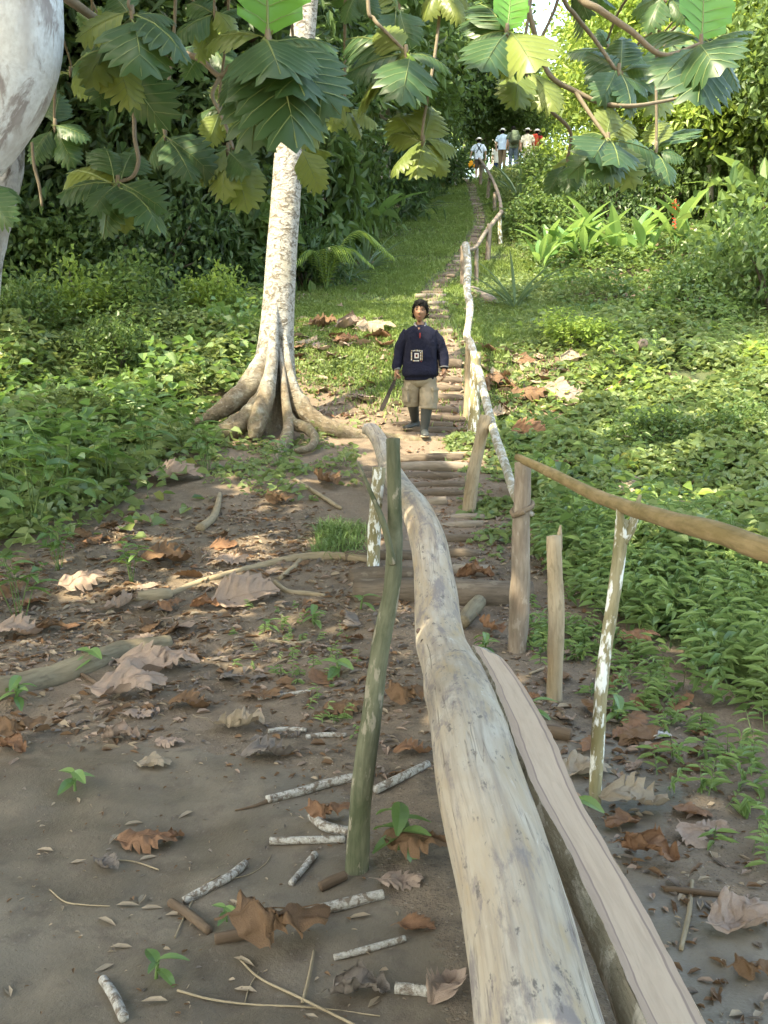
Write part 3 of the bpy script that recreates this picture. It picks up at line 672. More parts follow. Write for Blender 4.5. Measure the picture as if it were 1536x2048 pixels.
# ------------------------------------------------------------------ roots, sticks and twigs on the ground
def lying(name, mat, pts_px, rad, label, cat, group=None, seed=0, lift=.6, n=10, bump=.14):
    rad = np.atleast_1d(rad).astype(float); rad = np.repeat(rad, len(pts_px)) if len(rad) == 1 else rad
    pts = [up(G(*p), r * lift) for p, r in zip(pts_px, rad)]
    mb = MB(); addtube(mb, pts, rad, n=n, bump=bump, seed=seed, seg=max(12, 7 * len(pts)), bfreq=6)
    return tag(centre(mb.obj(name, M[mat])), label, cat, group)
lying('half_buried_log', 'deadlog', [(-120, 1412), (0, 1388), (90, 1362), (180, 1330), (260, 1302), (338, 1284)], [.10, .09, .085, .075, .065, .045], 'half buried grey green log at the left edge of the mud', 'log', None, 71, .0, 18, .45)
lying('exposed_root', 'root', [(450, 1150), (520, 1135), (590, 1120), (660, 1116), (740, 1122)], [.02, .03, .035, .04, .03], 'long brown root crossing the dirt toward the white spotted post', 'root', 'exposed roots', 72, .3)
lying('exposed_root', 'root', [(330, 1195), (390, 1170), (440, 1155), (500, 1136)], [.02, .025, .025, .02], 'lower brown root running left from the long root', 'root', 'exposed roots', 73, .3)
lying('exposed_root', 'root', [(550, 1165), (575, 1185), (620, 1190), (650, 1192)], [.015, .02, .02, .012], 'small forking root under the long brown root', 'root', 'exposed roots', 74, .4)
lying('exposed_root', 'root', [(560, 1160), (585, 1140), (600, 1125)], [.018, .02, .02], 'short upright looping root below the long brown root', 'root', 'exposed roots', 75, .7)
lying('exposed_root', 'root', [(400, 1062), (425, 1040), (435, 1015), (440, 990)], [.04, .035, .03, .02], 'gnarled root stub on the dirt below the big leafless patch', 'root', 'exposed roots', 76, .5)
lying('exposed_root', 'root', [(270, 1200), (320, 1195), (340, 1192)], [.045, .05, .04], 'stubby grey root end beside the curled brown leaves', 'root', 'exposed roots', 77, .3)
lying('stub_log', 'deadlog', [(925, 1262), (942, 1240), (958, 1222)], [.045, .05, .05], 'short grey stub log poking out from under the big log', 'log', None, 78, 1.2, 12)
lying('branch', 'root', [(860, 912), (900, 915), (940, 912), (975, 905)], [.03, .035, .03, .02], 'broken brown branch lying below the crossing root beside the path', 'branch', None, 79, .8)
SGp = 'sticks on the mud'
def stick(mat, pts, rad, label, seed): return lying('stick', mat, pts, rad, label, 'stick', SGp, seed, .8, 10, .12)
stick('birch', [(534, 1606), (600, 1590), (660, 1572), (735, 1556)], [.017, .018, .018, .018], 'longest grey white stick ending at the mossy post', 81)
stick('brownstick', [(470, 1622), (510, 1614), (540, 1604)], [.003, .006, .010], 'thin dark splinter at the tip of the longest stick', 82)
stick('birch', [(750, 1587), (800, 1562), (856, 1534)], [.018, .018, .017], 'speckled stick between the mossy post and the big log', 83)
stick('birch', [(540, 1688), (610, 1686), (690, 1684)], [.014, .014, .013], 'straight white stick pointing at the mossy post\'s foot', 84)
stick('birch', [(625, 1640), (650, 1660), (700, 1672)], [.02, .019, .018], 'knobbly forked white stick left of the mossy post\'s foot', 85)
stick('birch', [(582, 1772), (605, 1745), (630, 1714)], [.011, .012, .013], 'short white stick lying alone, pointing away, below the straight one', 86)
stick('birch', [(368, 1808), (410, 1786), (455, 1762), (492, 1733)], [.013, .015, .015, .014], 'bent white stick touching a dark brown stick', 87)
stick('brownstick', [(342, 1812), (380, 1838), (418, 1868)], [.015, .016, .014], 'dark brown muddy stick meeting the bent white one', 88)
stick('birch', [(580, 1848), (650, 1826), (720, 1808), (766, 1796)], [.017, .018, .018, .016], 'straight white stick coming out from the big crumpled leaf', 89)
stick('brownstick', [(430, 1886), (480, 1878), (530, 1866)], [.016, .018, .016], 'brown stick half under the big crumpled leaf', 90)
stick('birch', [(668, 1920), (740, 1902), (810, 1882)], [.009, .010, .010], 'thin white stick below the straight thick one', 91)
stick('birch', [(790, 1984), (830, 1988), (872, 1994)], [.015, .016, .014], 'short stick with white bark next to the big log\'s edge', 92)
stick('birch', [(206, 1966), (228, 2000), (248, 2044)], [.014, .015, .014], 'short speckled stick at the bottom of the mud', 93)
stick('birch', [(536, 1466), (575, 1462), (612, 1464)], [.013, .012, .012], 'short white stick, left of two in line on the dirt', 94)
stick('birch', [(612, 1478), (650, 1474), (692, 1474)], [.012, .013, .012], 'short white stick, right of two in line on the dirt', 95)
stick('birch', [(516, 1400), (570, 1392), (622, 1384)], [.010, .010, .009], 'slim pale stick on the dirt above the two in line', 96)
stick('brownstick', [(640, 1782), (665, 1770), (690, 1758)], [.016, .018, .016], 'dark charred white-tipped stick at the mossy post\'s foot', 97)
stick('brownstick', [(164, 1352), (190, 1368), (218, 1386)], [.011, .012, .012], 'brown stick leaning against the half buried log', 98)
stick('root', [(588, 962), (630, 988), (682, 1020)], [.022, .022, .018], 'long stick on the slope below the tree roots', 99)
stick('brownstick', [(1060, 1472), (1100, 1474), (1142, 1480)], [.03, .032, .03], 'thick grey brown stick behind the slender spotted post', 100)
stick('root', [(1362, 1902), (1378, 1830), (1384, 1764)], [.007, .008, .006], 'thin stick on bare soil right of the split log', 101)
stick('brownstick', [(1330, 1782), (1390, 1788), (1462, 1796)], [.010, .010, .009], 'dark stick lying flat right of the split log', 102)
stick('root', [(536, 1284), (590, 1290), (620, 1282)], [.012, .012, .008], 'pale driftwood stick on the dirt in the middle', 103)
stick('root', [(1060, 1350), (1120, 1325), (1180, 1300)], [.008, .008, .007], 'twig leaning behind the smooth tan post', 104)
TG = 'thin twigs on the mud'
def twig(pts, r, label, seed): return lying('twig', 'root', pts, r, label, 'twig', TG, seed, 1.6, 6, .1)
twig([(480, 1922), (520, 1960), (590, 1995), (660, 2030), (720, 2060)], [.003, .0035, .004, .004, .004], 'long thin twig crossing the mud at the bottom of the picture', 111)
twig([(355, 1985), (420, 2002), (500, 2012), (620, 2018), (760, 2034)], [.004, .0035, .003, .003, .002], 'long straight pale twig left of the grey crumpled leaf', 112)
twig([(100, 1782), (130, 1806), (170, 1812), (220, 1814)], [.003, .003, .0025, .002], 'curved twig on the left of the mud', 113)
twig([(350, 1878), (372, 1830), (400, 1780), (440, 1752)], [.003, .003, .003, .002], 'arched twig over the bent white stick', 114)
twig([(460, 1760), (500, 1750), (530, 1730), (542, 1712)], [.002, .002, .002, .0015], 'wiry twig branching at the bent stick\'s upper end', 115)
twig([(230, 1722), (270, 1726), (318, 1742)], [.003, .003, .003], 'curved twig beside the grey star leaf', 116)
twig([(605, 2010), (618, 1960), (628, 1905)], [.005, .005, .004], 'dark leaf stalk right of the big crumpled leaf', 117)
twig([(490, 2006), (500, 1975), (518, 1945)], [.002, .002, .002], 'tiny twig below the big crumpled leaf', 118)
# ------------------------------------------------------------------ breadfruit leaves (lobed, with ribs)
def bleaf(rs, K=5, depth=.50, wid=.37, lobed=True):
    """one leaf along +x, length 1: V, blade faces, rib faces"""
    V = []; Fb = []; Fv = []
    def add(x, y, z=0.0): V.append([x, y, z]); return len(V) - 1
    env = lambda t: wid * (math.sin(math.pi * min(max(t * .86 + .10, 0), 1))) ** .75
    mid = [.10 + .74 * i / K for i in range(K + 1)]
    mi = [add(m, 0, .006) for m in mid]; basei = add(0, 0, 0); tipi = add(1.0, 0, -.01)
    for sgn in (1, -1):
        rnd = lambda a: 1 + rs.uniform(-a, a)
        lo = depth if lobed else .97
        S = []
        for i in range(K + 1):
            t = mid[i] + (.02 if i else -.03)
            w = env(mid[i]) * (lo if i else .55) * rnd(.12 if lobed else .03)
            if i == K: w = env(mid[i]) * (lo * .95)
            S.append(add(t + (.05 if lobed else 0), sgn * w, -.004))
        for i in range(K):
            tt = mid[i] + .235 * rnd(.08) if lobed else mid[i] + .11
            wt = env(min(tt - .06, .95)) * rnd(.07)
            c = add(mid[i] + (.075 if lobed else .05), sgn * wt * .38, .020); d = add(mid[i] + (.15 if lobed else .08), sgn * wt * .72, .016)
            A = add(tt - (.10 if lobed else .07), sgn * wt * (.88 if lobed else 1.0), -.003); T = add(tt, sgn * wt, -.012); B = add(tt - (.004 if lobed else -.05), sgn * wt * (.72 if lobed else 1.0), -.004)
            Fl = [(mi[i], S[i], c), (mi[i], c, S[i + 1], mi[i + 1]), (S[i], A, d, c), (c, d, B, S[i + 1]), (A, T, d), (d, T, B)]
            Fb += [f[::sgn] if sgn == -1 else f for f in Fl]
            vw = .0035
            a0 = np.array(V[mi[i]]); c0 = np.array(V[c]); d0 = np.array(V[d]); t0 = a0 * .03 + np.array(V[T]) * .97
            n = np.array([-(d0 - a0)[1], (d0 - a0)[0], 0]); n /= np.linalg.norm(n)
            q = []
            for p, w in ((a0, vw), (c0, vw * .9), (d0, vw * .65), (t0, vw * .2)):
                q.append((add(*(p + n * w + [0, 0, .004])), add(*(p - n * w + [0, 0, .004]))))
            for a, b in zip(q, q[1:]): Fv.append((a[0], a[1], b[1], b[0]))
        Fl = [(basei, S[0], mi[0])]; Fl.append((mi[K], S[K], tipi))
        Fb += [f[::sgn] if sgn == -1 else f for f in Fl]
    q = []
    for x, w in ((-.14, .012), (0, .010), (.3, .008), (.6, .006), (.97, .002)):
        z = .012
        q.append((add(x, w, z), add(x, 0, z + .010), add(x, -w, z)))
    for a, b in zip(q, q[1:]): Fv += [(a[0], b[0], b[1], a[1]), (a[1], b[1], b[2], a[2])]
    return np.array(V), Fb, Fv
def deform(V, fold, bend, rs, flut=.02, twist=0.0):
    V = V.copy(); x, y, z = V[:, 0].copy(), V[:, 1].copy(), V[:, 2].copy()
    z = z - fold * np.abs(y) + flut * np.sin(9 * x + rs.uniform(0, 6)) * np.abs(y) * 3 + .25 * fold * np.abs(y) ** 2
    yr = y * np.cos(twist * x) - z * np.sin(twist * x); z = y * np.sin(twist * x) + z * np.cos(twist * x); y = yr
    if abs(bend) > 1e-4:
        a = bend * x; r = 1 / bend
        X = np.sin(a) * (r + z); Z = np.cos(a) * (r + z) - r
        # rotate so that the chord lies along +x
        tx, tz = math.sin(bend) * r, math.cos(bend) * r - r; L = math.hypot(tx, tz); c, s = tx / L, tz / L
        x, z = (X * c + Z * s) / L, (-X * s + Z * c) / L
    return np.stack([x, y, z], -1)
LEAFVAR = []
_rs = np.random.RandomState(21)
for _k in range(8): LEAFVAR.append(bleaf(_rs, 6 if _k % 2 else 7, _rs.uniform(.31, .43), _rs.uniform(.33, .40)))
PLAIN = bleaf(_rs, 5, .9, .30, False)
def put_leaf(mb, base, tip, nhint, rs, var=None, m=(0, 1), fold=None, bend=None, lobed=True, flut=.02, wscale=1.0):
    V, Fb, Fv = LEAFVAR[rs.randint(8)] if lobed else PLAIN
    V = deform(V, rs.uniform(.15, .5) if fold is None else fold, rs.uniform(.25, .9) if bend is None else bend, rs, flut, rs.uniform(-.25, .25))
    base = np.asarray(base, float); tip = np.asarray(tip, float)
    ax = tip - base; L = np.linalg.norm(ax); ax = ax / L
    n = np.asarray(nhint, float); n = n - ax * n.dot(ax); n /= np.linalg.norm(n) + 1e-9; s = np.cross(n, ax)
    W = base + V[:, :1] * ax * L + V[:, 1:2] * s * L * wscale + V[:, 2:] * n * L
    v = rs.rand() if var is None else var
    mb.add(W, Fb, m[0], v, smooth=True); mb.add(W, Fv, m[1], v, smooth=False)

# cluster: (node px, depth, [(tip px, dD, mat)], seed)   mat 0 green 2 yellowish 3 new
CL = [
 ((536, 74), 5.6, [((410, 96), .10, 0), ((684, 102), .12, 0), ((452, 212), -.10, 0), ((608, 196), -.28, 0), ((668, 222), -.1, 0), ((506, 288), -.05, 0), ((590, 292), -.22, 0), ((634, 290), .05, 0), ((706, 226), .3, 2), ((560, 150), -.35, 0), ((478, 168), .32, 0), ((556, 222), .35, 0)], [((528, -150), 0.05, 3)]),
 ((812, 104), 5.9, [((800, 218), -.22, 0), ((694, 150), .12, 0), ((904, 148), .05, 0), ((690, 82), .25, 0), ((852, 212), .3, 0), ((722, 212), .4, 2), ((756, 60), .1, 0), ((790, 190), .3, 0)], []),
 ((1014, 62), 5.7, [((930, 90), .08, 0), ((962, 146), -.2, 0), ((1070, 142), -.22, 0), ((938, 44), .2, 0), ((1012, 150), .35, 0), ((960, 12), .15, 0)], [((1022, -24), .05, 0)]),
 ((1046, 138), 6.3, [((1030, 216), -.1, 2), ((1112, 216), -.08, 2), ((1000, 176), .2, 2)], []),
 ((1056, 158), 6.6, [((1000, 200), -.1, 2), ((1036, 216), .05, 0), ((1100, 204), .1, 0), ((1004, 175), .2, 0), ((1070, 208), .3, 2)], []),
 ((1402, 84), 5.5, [((1308, 180), -.12, 0), ((1394, 208), -.2, 0), ((1478, 184), .0, 0), ((1514, 62), -.05, 0), ((1290, 78), .2, 0), ((1436, 148), -.25, 0), ((1356, 202), .25, 0), ((1470, 120), .25, 0)], [((1404, -50), .1, 3)]),
 ((1216, 278), 6.2, [((1142, 350), .0, 0), ((1206, 372), -.15, 0), ((1268, 378), -.05, 2), ((1316, 312), .05, 0), ((1222, 204), .1, 2), ((1266, 240), .15, 2), ((1150, 284), .2, 0), ((1178, 330), -.25, 0), ((1240, 340), -.25, 0)], []),
 ((1312, 296), 6.5, [((1376, 322), .0, 0), ((1342, 380), -.1, 0), ((1286, 352), .1, 0), ((1270, 318), .2, 0), ((1318, 240), .1, 2), ((1370, 262), .2, 0)], []),
 ((1238, 140), 6.4, [((1196, 214), -.1, 0), ((1262, 244), -.05, 0), ((1296, 182), .1, 0), ((1170, 102), .1, 0), ((1244, 70), .2, 0), ((1180, 160), .2, 0)], []),
 ((1136, 320), 6.8, [((1098, 384), 0, 0), ((1140, 388), -.1, 0), ((1172, 366), .1, 2), ((1106, 340), .15, 0)], []),
 ((846, 284), 6.1, [((788, 350), -.05, 2), ((832, 362), -.12, 2), ((892, 352), .05, 2), ((910, 300), .1, 2), ((862, 216), .12, 2), ((776, 268), .12, 2), ((796, 232), .2, 2), ((860, 330), .25, 0)], []),
 ((264, 26), 5.4, [((148, 84), .0, 0), ((282, 152), -.15, 0), ((378, 132), -.08, 0), ((352, 44), .12, 0), ((222, -10), .1, 0), ((196, 128), .25, 0), ((330, 96), .25, 0)], []),
 ((222, 92), 5.7, [((166, 190), -.1, 2), ((262, 232), -.05, 2), ((198, 232), .15, 0), ((340, 262), .05, 0), ((140, 140), .2, 0), ((300, 210), .25, 0)], []),
 ((236, 364), 6.0, [((116, 392), .0, 0), ((174, 440), -.12, 0), ((344, 430), -.05, 0), ((312, 462), -.15, 0), ((206, 490), .0, 0), ((252, 472), .15, 2), ((206, 292), .15, 0), ((270, 308), .2, 0), ((140, 352), .2, 0)], []),
 ((330, 266), 6.5, [((390, 374), -.1, 0), ((352, 344), .1, 0), ((424, 350), .0, 0), ((300, 318), .15, 0), ((304, 230), .1, 0)], []),
 ((456, 298), 6.6, [((392, 368), -.05, 2), ((448, 410), -.1, 2), ((498, 436), .0, 0), ((520, 340), .1, 0), ((436, 296), .12, 0), ((502, 352), -.15, 0), ((486, 396), .2, 2)], []),
 ((606, 292), 7.0, [((642, 390), .0, 2), ((660, 312), .1, 2), ((600, 372), .2, 0)], []),
 ((690, 212), 6.9, [((664, 262), .0, 2), ((726, 286), .1, 2), ((760, 254), .1, 2), ((640, 226), .2, 0)], []),
 ((430, 26), 6.6, [((346, 84), .0, 0), ((398, 118), .1, 0), ((470, 72), .0, 0), ((366, 8), .1, 0), ((486, 20), .1, 0)], []),
 ((880, -34), 6.2, [((846, 52), .0, 2), ((922, 48), .0, 2), ((882, 66), .1, 0), ((944, 22), .1, 2)], []),
 ((-34, 362), 5.2, [((38, 404), .0, 0), ((32, 464), -.05, 0), ((-20, 452), .0, 0)], []),
 ((716, -20), 6.6, [((690, 46), .0, 0), ((752, 40), .0, 0), ((660, 12), .1, 0)], []),
 ((1148, -40), 6.6, [((1182, 46), .0, 0), ((1234, 22), .1, 0), ((1160, 72), .2, 0)], []),
 ((1332, -10), 6.3, [((1296, 66), .0, 0), ((1374, 52), .0, 0), ((1260, 30), .1, 0)], []),
 ((440, 216), 7.0, [((414, 292), .0, 2), ((494, 276), .0, 2), ((392, 232), .1, 0), ((470, 172), .2, 2)], []),
 ((110, 250), 6.6, [((60, 330), .0, 0), ((150, 336), .0, 0), ((180, 280), .0, 0), ((120, 180), .1, 0)], []),
]
rs = np.random.RandomState(5)
for _ in range(13):      # more, farther in, so that the crown has depth
    x_ = rs.uniform(120, 900) if rs.rand() < .55 else rs.uniform(940, 1420)
    y_ = rs.uniform(-60, 190) if x_ > 900 else rs.uniform(-40, 210)
    if 960 < x_ < 1160 and y_ < 200: y_ = -140
    CL.append(((x_, y_), rs.uniform(7.4, 8.8), [((x_ + 88 * math.cos(a) * rs.uniform(.7, 1.1), y_ + 30 + 70 * math.sin(a)), rs.uniform(-.2, .2), 2 if rs.rand() < .3 else 0) for a in rs.uniform(0, 6.28, 6)], []))

bt = thing('breadfruit_tree', 'leaning white barked breadfruit tree at the left edge with big lobed leaves overhead', 'tree', (-4.5, 5.2, 0))
mb = MB()
TR = [(-4.6, 5.2, -.2), (-4.1, 5.3, .9)] + [tuple(PD(x, y, d)) for x, y, d in ((-440, 640, 5.45), (-310, 520, 5.45), (-200, 430, 5.42), (-98, 335, 5.4), (-12, 240, 5.38), (24, 150, 5.35), (36, 40, 5.3), (30, -180, 5.3), (60, -420, 5.4))]
addtube(mb, TR, [.36, .30, .245, .235, .205, .20, .20, .215, .22, .21, .18], n=36, bump=.16, seed=51, bfreq=1.6, seg=90)
mb.obj('trunk', M['trunk2'], bt)
# limbs above the frame carry the twigs of the clusters
TOP = np.array(TR[-1])
def limb(pts, r, seed, mat='branch'):
    mb = MB(); addtube(mb, pts, r, n=10, bump=.18, seed=seed, seg=len(pts) * 8); mb.obj('branch', M[mat], bt)
LIM1 = [TOP, PD(300, -330, 5.8), PD(620, -260, 6.1), PD(900, -220, 6.2), PD(1200, -200, 6.1), PD(1560, -160, 6.0)]
limb(LIM1, [.13, .11, .09, .075, .06, .03], 61)
limb([np.array(TR[-2]), PD(100, -40, 5.6), PD(165, 18, 5.7), PD(230, 60, 6.2), PD(330, 104, 6.9), PD(370, 108, 7.0), PD(405, 122, 6.9), PD(440, 152, 6.8), PD(468, 128, 6.7), PD(536, 112, 5.9)], [.04, .032, .026, .024, .022, .022, .020, .018, .016, .012], 62)
limb([PD(440, 152, 6.8), PD(425, 190, 6.8), PD(440, 225, 6.8), PD(455, 260, 6.7), PD(466, 298, 6.6)], [.015, .013, .012, .011, .010], 63)
limb([PD(262, 120, 6.0), PD(268, 230, 6.2), PD(270, 280, 6.15), PD(277, 320, 6.1), PD(266, 352, 6.05), PD(238, 364, 6.0)], [.012, .013, .014, .014, .012, .010], 64)
limb([PD(1080, -180, 6.1), PD(1150, -20, 5.6), PD(1200, 20, 5.5), PD(1262, 62, 5.45), PD(1325, 110, 5.45), PD(1400, 88, 5.5)], [.030, .022, .019, .017, .014, .010], 65)
limb([PD(1090, -170, 6.2), PD(1125, -10, 6.3), PD(1150, 30, 6.4), PD(1190, 80, 6.5), PD(1232, 140, 6.4)], [.02, .015, .014, .013, .010], 66)
limb([PD(1000, -210, 6.3), PD(1060, 30, 6.2), PD(1082, 110, 6.3), PD(1104, 155, 6.3), PD(1150, 182, 6.3), PD(1200, 205, 6.3), PD(1260, 212, 6.3), PD(1330, 202, 6.4), PD(1380, 190, 6.4)], [.022, .018, .016, .016, .016, .016, .014, .011, .006], 67)
limb([PD(1082, 110, 6.3), PD(1060, 170, 6.5), PD(1100, 220, 6.6), PD(1140, 262, 6.7), PD(1136, 320, 6.8)], [.015, .013, .012, .012, .01], 68)
limb([PD(1150, 182, 6.3), PD(1185, 235, 6.25), PD(1216, 278, 6.2)], [.014, .012, .010], 69)
limb([PD(740, -240, 6.1), PD(736, 0, 6.0), PD(748, 38, 6.0), PD(770, 62, 5.95), PD(812, 104, 5.9)], [.016, .012, .011, .010, .009], 70)
limb([PD(560, -270, 6.1), PD(530, -60, 5.7), PD(536, 74, 5.6), PD(540, 96, 5.6)], [.03, .024, .02, .014], 71)
SEEN = {(536, 74), (812, 104), (1014, 62), (1402, 84), (1216, 278), (1238, 140), (236, 364), (456, 298), (1136, 320)}
limb([PD(990, -210, 6.2), PD(1008, -20, 5.9), PD(1014, 62, 5.7)], [.026, .02, .013], 72)
for ci, (nd, D, tips, ups) in enumerate(CL):
    mb = MB(); node = PD(nd[0], nd[1], D); r_ = np.random.RandomState(100 + ci)
    for (tp, dd, m_) in tips:
        tip = PD(tp[0], tp[1], D + dd * 1.5)
        b = node + (tip - node) * .10 + r_.normal(size=3) * .01
        tip = tip + (tip - b) * .06
        nh = np.array([r_.normal() * .4, -1.0 + r_.normal() * .4, .85])
        mi = (0, 1) if m_ == 0 and r_.rand() > .15 else (2, 1); tip = b + (tip - b) * r_.uniform(.84, 1.06)  # some green leaves turned yellowish: a backlit tint put into the colour
        put_leaf(mb, b, tip, nh, r_, m=mi, bend=r_.uniform(.3, 1.0), fold=r_.uniform(.2, .55), wscale=r_.uniform(1.0, 1.2))
    for (tp, dd, m_) in ups:
        tip = PD(tp[0], tp[1], D + dd); put_leaf(mb, node, tip, (.2, -1, .1), r_, m=(3, 1), bend=.3, fold=-.35, lobed=False, wscale=1.25)
    # end bud and twig up to the limb, all in one mesh with its leaves
    addtube(mb, [node + [0, 0, .04], node + [0, 0, .0], node + [0, -.01, -.05]], [.011, .014, .005], mat=4, n=8, seg=8)
    if nd not in SEEN:
        j = np.array(LIM1); Cx = catmull(j, 60); q = Cx[np.argmin(np.abs(Cx[:, 0] - node[0] - .1) + .2 * np.abs(Cx[:, 1] - node[1]))]
        mid = (q + node) / 2 + [r_.uniform(-.15, .15), .12, .05]
        addtube(mb, [q, mid, node + [0, 0, .1], node], [.013, .011, .009, .008], mat=4, n=7, seg=18, bump=.1)
    mb.obj('leaf_cluster', [M['bread'], M['vein'], M['bread_y'], M['bread_new'], M['branch']], bt)
mb = MB(); V_, g_ = ellipsoid(PD(820, 126, 5.85), (.034, .034, .040), 18, 12); mb.add(V_, g_); addtube(mb, [PD(814, 106, 5.9), PD(818, 114, 5.86)], [.006], n=6); mb.obj('fruit', M['fruit'], bt)
rt_ = thing('rough_barked_tree', 'darker rough barked tree standing behind the leaning white trunk', 'tree', PD(-95, 960, 6.8))
mb = MB(); addtube(mb, [PD(-100, 1000, 6.8), PD(-82, 760, 6.8), PD(-52, 530, 6.8), PD(-22, 400, 6.8), (PD(2, 270, 6.8)), PD(22, 130, 6.8), PD(30, -100, 6.8), PD(20, -500, 6.8)], [.26, .22, .18, .17, .17, .165, .16, .12], n=28, bump=.26, seed=58, bfreq=3, seg=70); mb.obj('trunk', M['rough'], rt_)
rs = np.random.RandomState(27); mb = MB()
for q in rs.normal(size=(20, 3)) * [1.1, 1.0, .7] + PD(20, -560, 6.8):
    for k in range(8): a = k * .8; put_leaf(mb, q, q + np.array([math.cos(a) * .5, math.sin(a) * .5, rs.uniform(-.4, .1)]), (0, 0, 1), rs)
mb.obj('crown', [M['bread'], M['vein']], rt_)
mb = MB(); addtube(mb, [PD(64, 285, 6.4), PD(68, 330, 6.4), PD(78, 370, 6.4), PD(84, 412, 6.4)], [.009, .010, .010, .008], n=7, seg=16, bump=.2)
tag(centre(mb.obj('liana', M['branch'])), 'thin vine hanging beside the leaning white trunk', 'vine')

rs = np.random.RandomState(19)
def shade_crown():  # unseen crown added above the frame, with gaps, to dapple the sun below
    c = np.column_stack([rs.uniform(-5, 5, 64), rs.uniform(-3.8, 3.8, 64), rs.uniform(-1.2, 1.6, 64)]); c = c[(c[:, 0] / 5) ** 2 + (c[:, 1] / 3.8) ** 2 < 1] + [-1.9, 6.3, 8.6]
    mb = MB()
    for q in c:
        for k in range(9):
            a = k * .7 + rs.uniform(-.3, .3); put_leaf(mb, q, q + np.array([math.cos(a) * .55, math.sin(a) * .55, rs.uniform(-.45, .15)]) * rs.uniform(.8, 1.15), (rs.normal() * .3, rs.normal() * .3, 1), rs)
    top = np.array(TR[-1])
    for q in c[::3]: addtube(mb, [top, (top + q) / 2 + [0, 0, .5], q], [.07, .04, .012], mat=2, n=7, seg=12)
    mb.obj('crown', [M['bread'], M['vein'], M['branch']], bt)
shade_crown()
# ------------------------------------------------------------------ the pale trunk with buttress roots
TD = gd(545, 862); S_ = TD / F
tb = thing('buttressed_tree', 'tall pale lichen-marked tree with spreading buttress roots beside the path', 'tree', G(545, 862))
# trunk with flaring base: section radius depends on angle so the flare runs into the buttress roots
spine = [(546, 880), (547, 840), (548, 790), (550, 740), (552, 690), (555, 640), (559, 580), (564, 500), (570, 420), (576, 330), (583, 240), (596, 140), (606, 60), (614, -20), (640, -250), (660, -500), (700, -900)]
rad = [58, 53, 46, 40, 36.5, 34, 32.5, 31, 30.5, 29.5, 28, 27, 25.5, 24.5, 22, 19, 12]
P_ = [PD(x, y, TD + .25) for x, y in spine]; r_ = [a * S_ for a in rad]
C_ = catmull(np.column_stack([np.array(P_), r_]), 110); P_, r_ = C_[:, :3], C_[:, 3]
n_ = 64; th = np.linspace(0, 2 * math.pi, n_, endpoint=False)
flut = sst(P_[0][2] + 1.5, P_[0][2] + .1, P_[:, 2])[:, None]
lob = np.zeros(n_)
for a0, w, amp in ((R(180), .30, .75), (R(225), .26, .62), (R(262), .22, .70), (R(318), .28, .5), (R(20), .3, .6), (R(100), .4, .6), (R(285), .12, .25)):
    d = np.abs((th - a0 + math.pi) % (2 * math.pi) - math.pi); lob = np.maximum(lob, amp * np.exp(-(d / w) ** 2))
rr = r_[:, None] * (1 + flut * (lob[None, :] - .42) + .05 * (fbm(P_[:, 2:3] * 2.5, np.cos(th)[None, :] + 4, 3) - .5) + (1 - flut) * .03 * np.exp(-((th[None, :] - R(255)) / .5) ** 2))
Vt = P_[:, None, :] + np.stack([np.cos(th)[None, :] * rr, np.sin(th)[None, :] * rr, 0 * rr], -1)
restt = np.stack([np.cos(th)[None, :] * .22 + 0 * rr, np.sin(th)[None, :] * .22 + 0 * rr, (P_[:, 2:3] - P_[0][2]) + 0 * rr], -1)
m_ = len(P_); i = np.arange(m_ - 1)[:, None] * n_; j = np.arange(n_)[None, :]; jn = (j + 1) % n_
mb = MB(); mb.add(Vt.reshape(-1, 3), np.stack([i + j, i + jn, i + n_ + jn, i + n_ + j], -1).reshape(-1, 4), 0, None, restt.reshape(-1, 3)); mb.obj('trunk', M['trunk'], tb)
def broot(pts, rad, seed, mat='trunk', lift=None):
    """buttress: narrow upright section that flattens out into a root lying on the ground"""
    Q = []
    for (x, y, dd) in pts: Q.append(PD(x, y, TD + dd))
    mb = MB(); C = catmull(np.column_stack([np.array(Q), np.array(rad)]), len(Q) * 8); P, r = C[:, :3], C[:, 3]
    T, _, _ = frames(P); n = 16; th = np.linspace(0, 2 * math.pi, n, endpoint=False)
    s = nrm(np.cross(T, [0, 0, 1.0])); u = nrm(np.cross(s, T)); m = len(P)
    hgt = np.interp(np.linspace(0, 1, m), [0, .6, 1], [1.5, 1.25, 1.0])[:, None, None]
    bz = 1 + .20 * (fbm(np.linspace(0, m / 4, m)[:, None], np.cos(th)[None, :] * 2.2 + np.sin(th)[None, :] * 1.1 + seed, seed) - .5)[:, :, None] * 2
    W = P[:, None, :] + bz * r[:, None, None] * (s[:, None, :] * np.cos(th)[None, :, None] + u[:, None, :] * np.sin(th)[None, :, None] * hgt)
    L = np.concatenate([[0], np.cumsum(np.linalg.norm(np.diff(P, axis=0), axis=1))])
    rest = np.stack([np.cos(th)[None, :] * r[:, None], np.sin(th)[None, :] * r[:, None], L[:, None] + 0 * th], -1)
    i = np.arange(m - 1)[:, None] * n; j = np.arange(n)[None, :]; jn = (j + 1) % n; k = m * n
    mb.add(np.vstack([W.reshape(-1, 3), [P[-1] + T[-1] * r[-1] * .3]]), [np.stack([i + j, i + jn, i + n + jn, i + n + j], -1).reshape(-1, 4), np.stack([(m - 1) * n + j[0], (m - 1) * n + jn[0], np.full(n, k)], -1)], 0, None, np.vstack([rest.reshape(-1, 3), rest[-1, :1]]))
    mb.obj('buttress_root', M[mat], tb)
broot([(553, 640, .24), (524, 735, .07), (490, 782, .05), (450, 815, .0), (412, 836, -.02), (385, 846, -.05)], [.04, .105, .11, .09, .06, .03], 1)
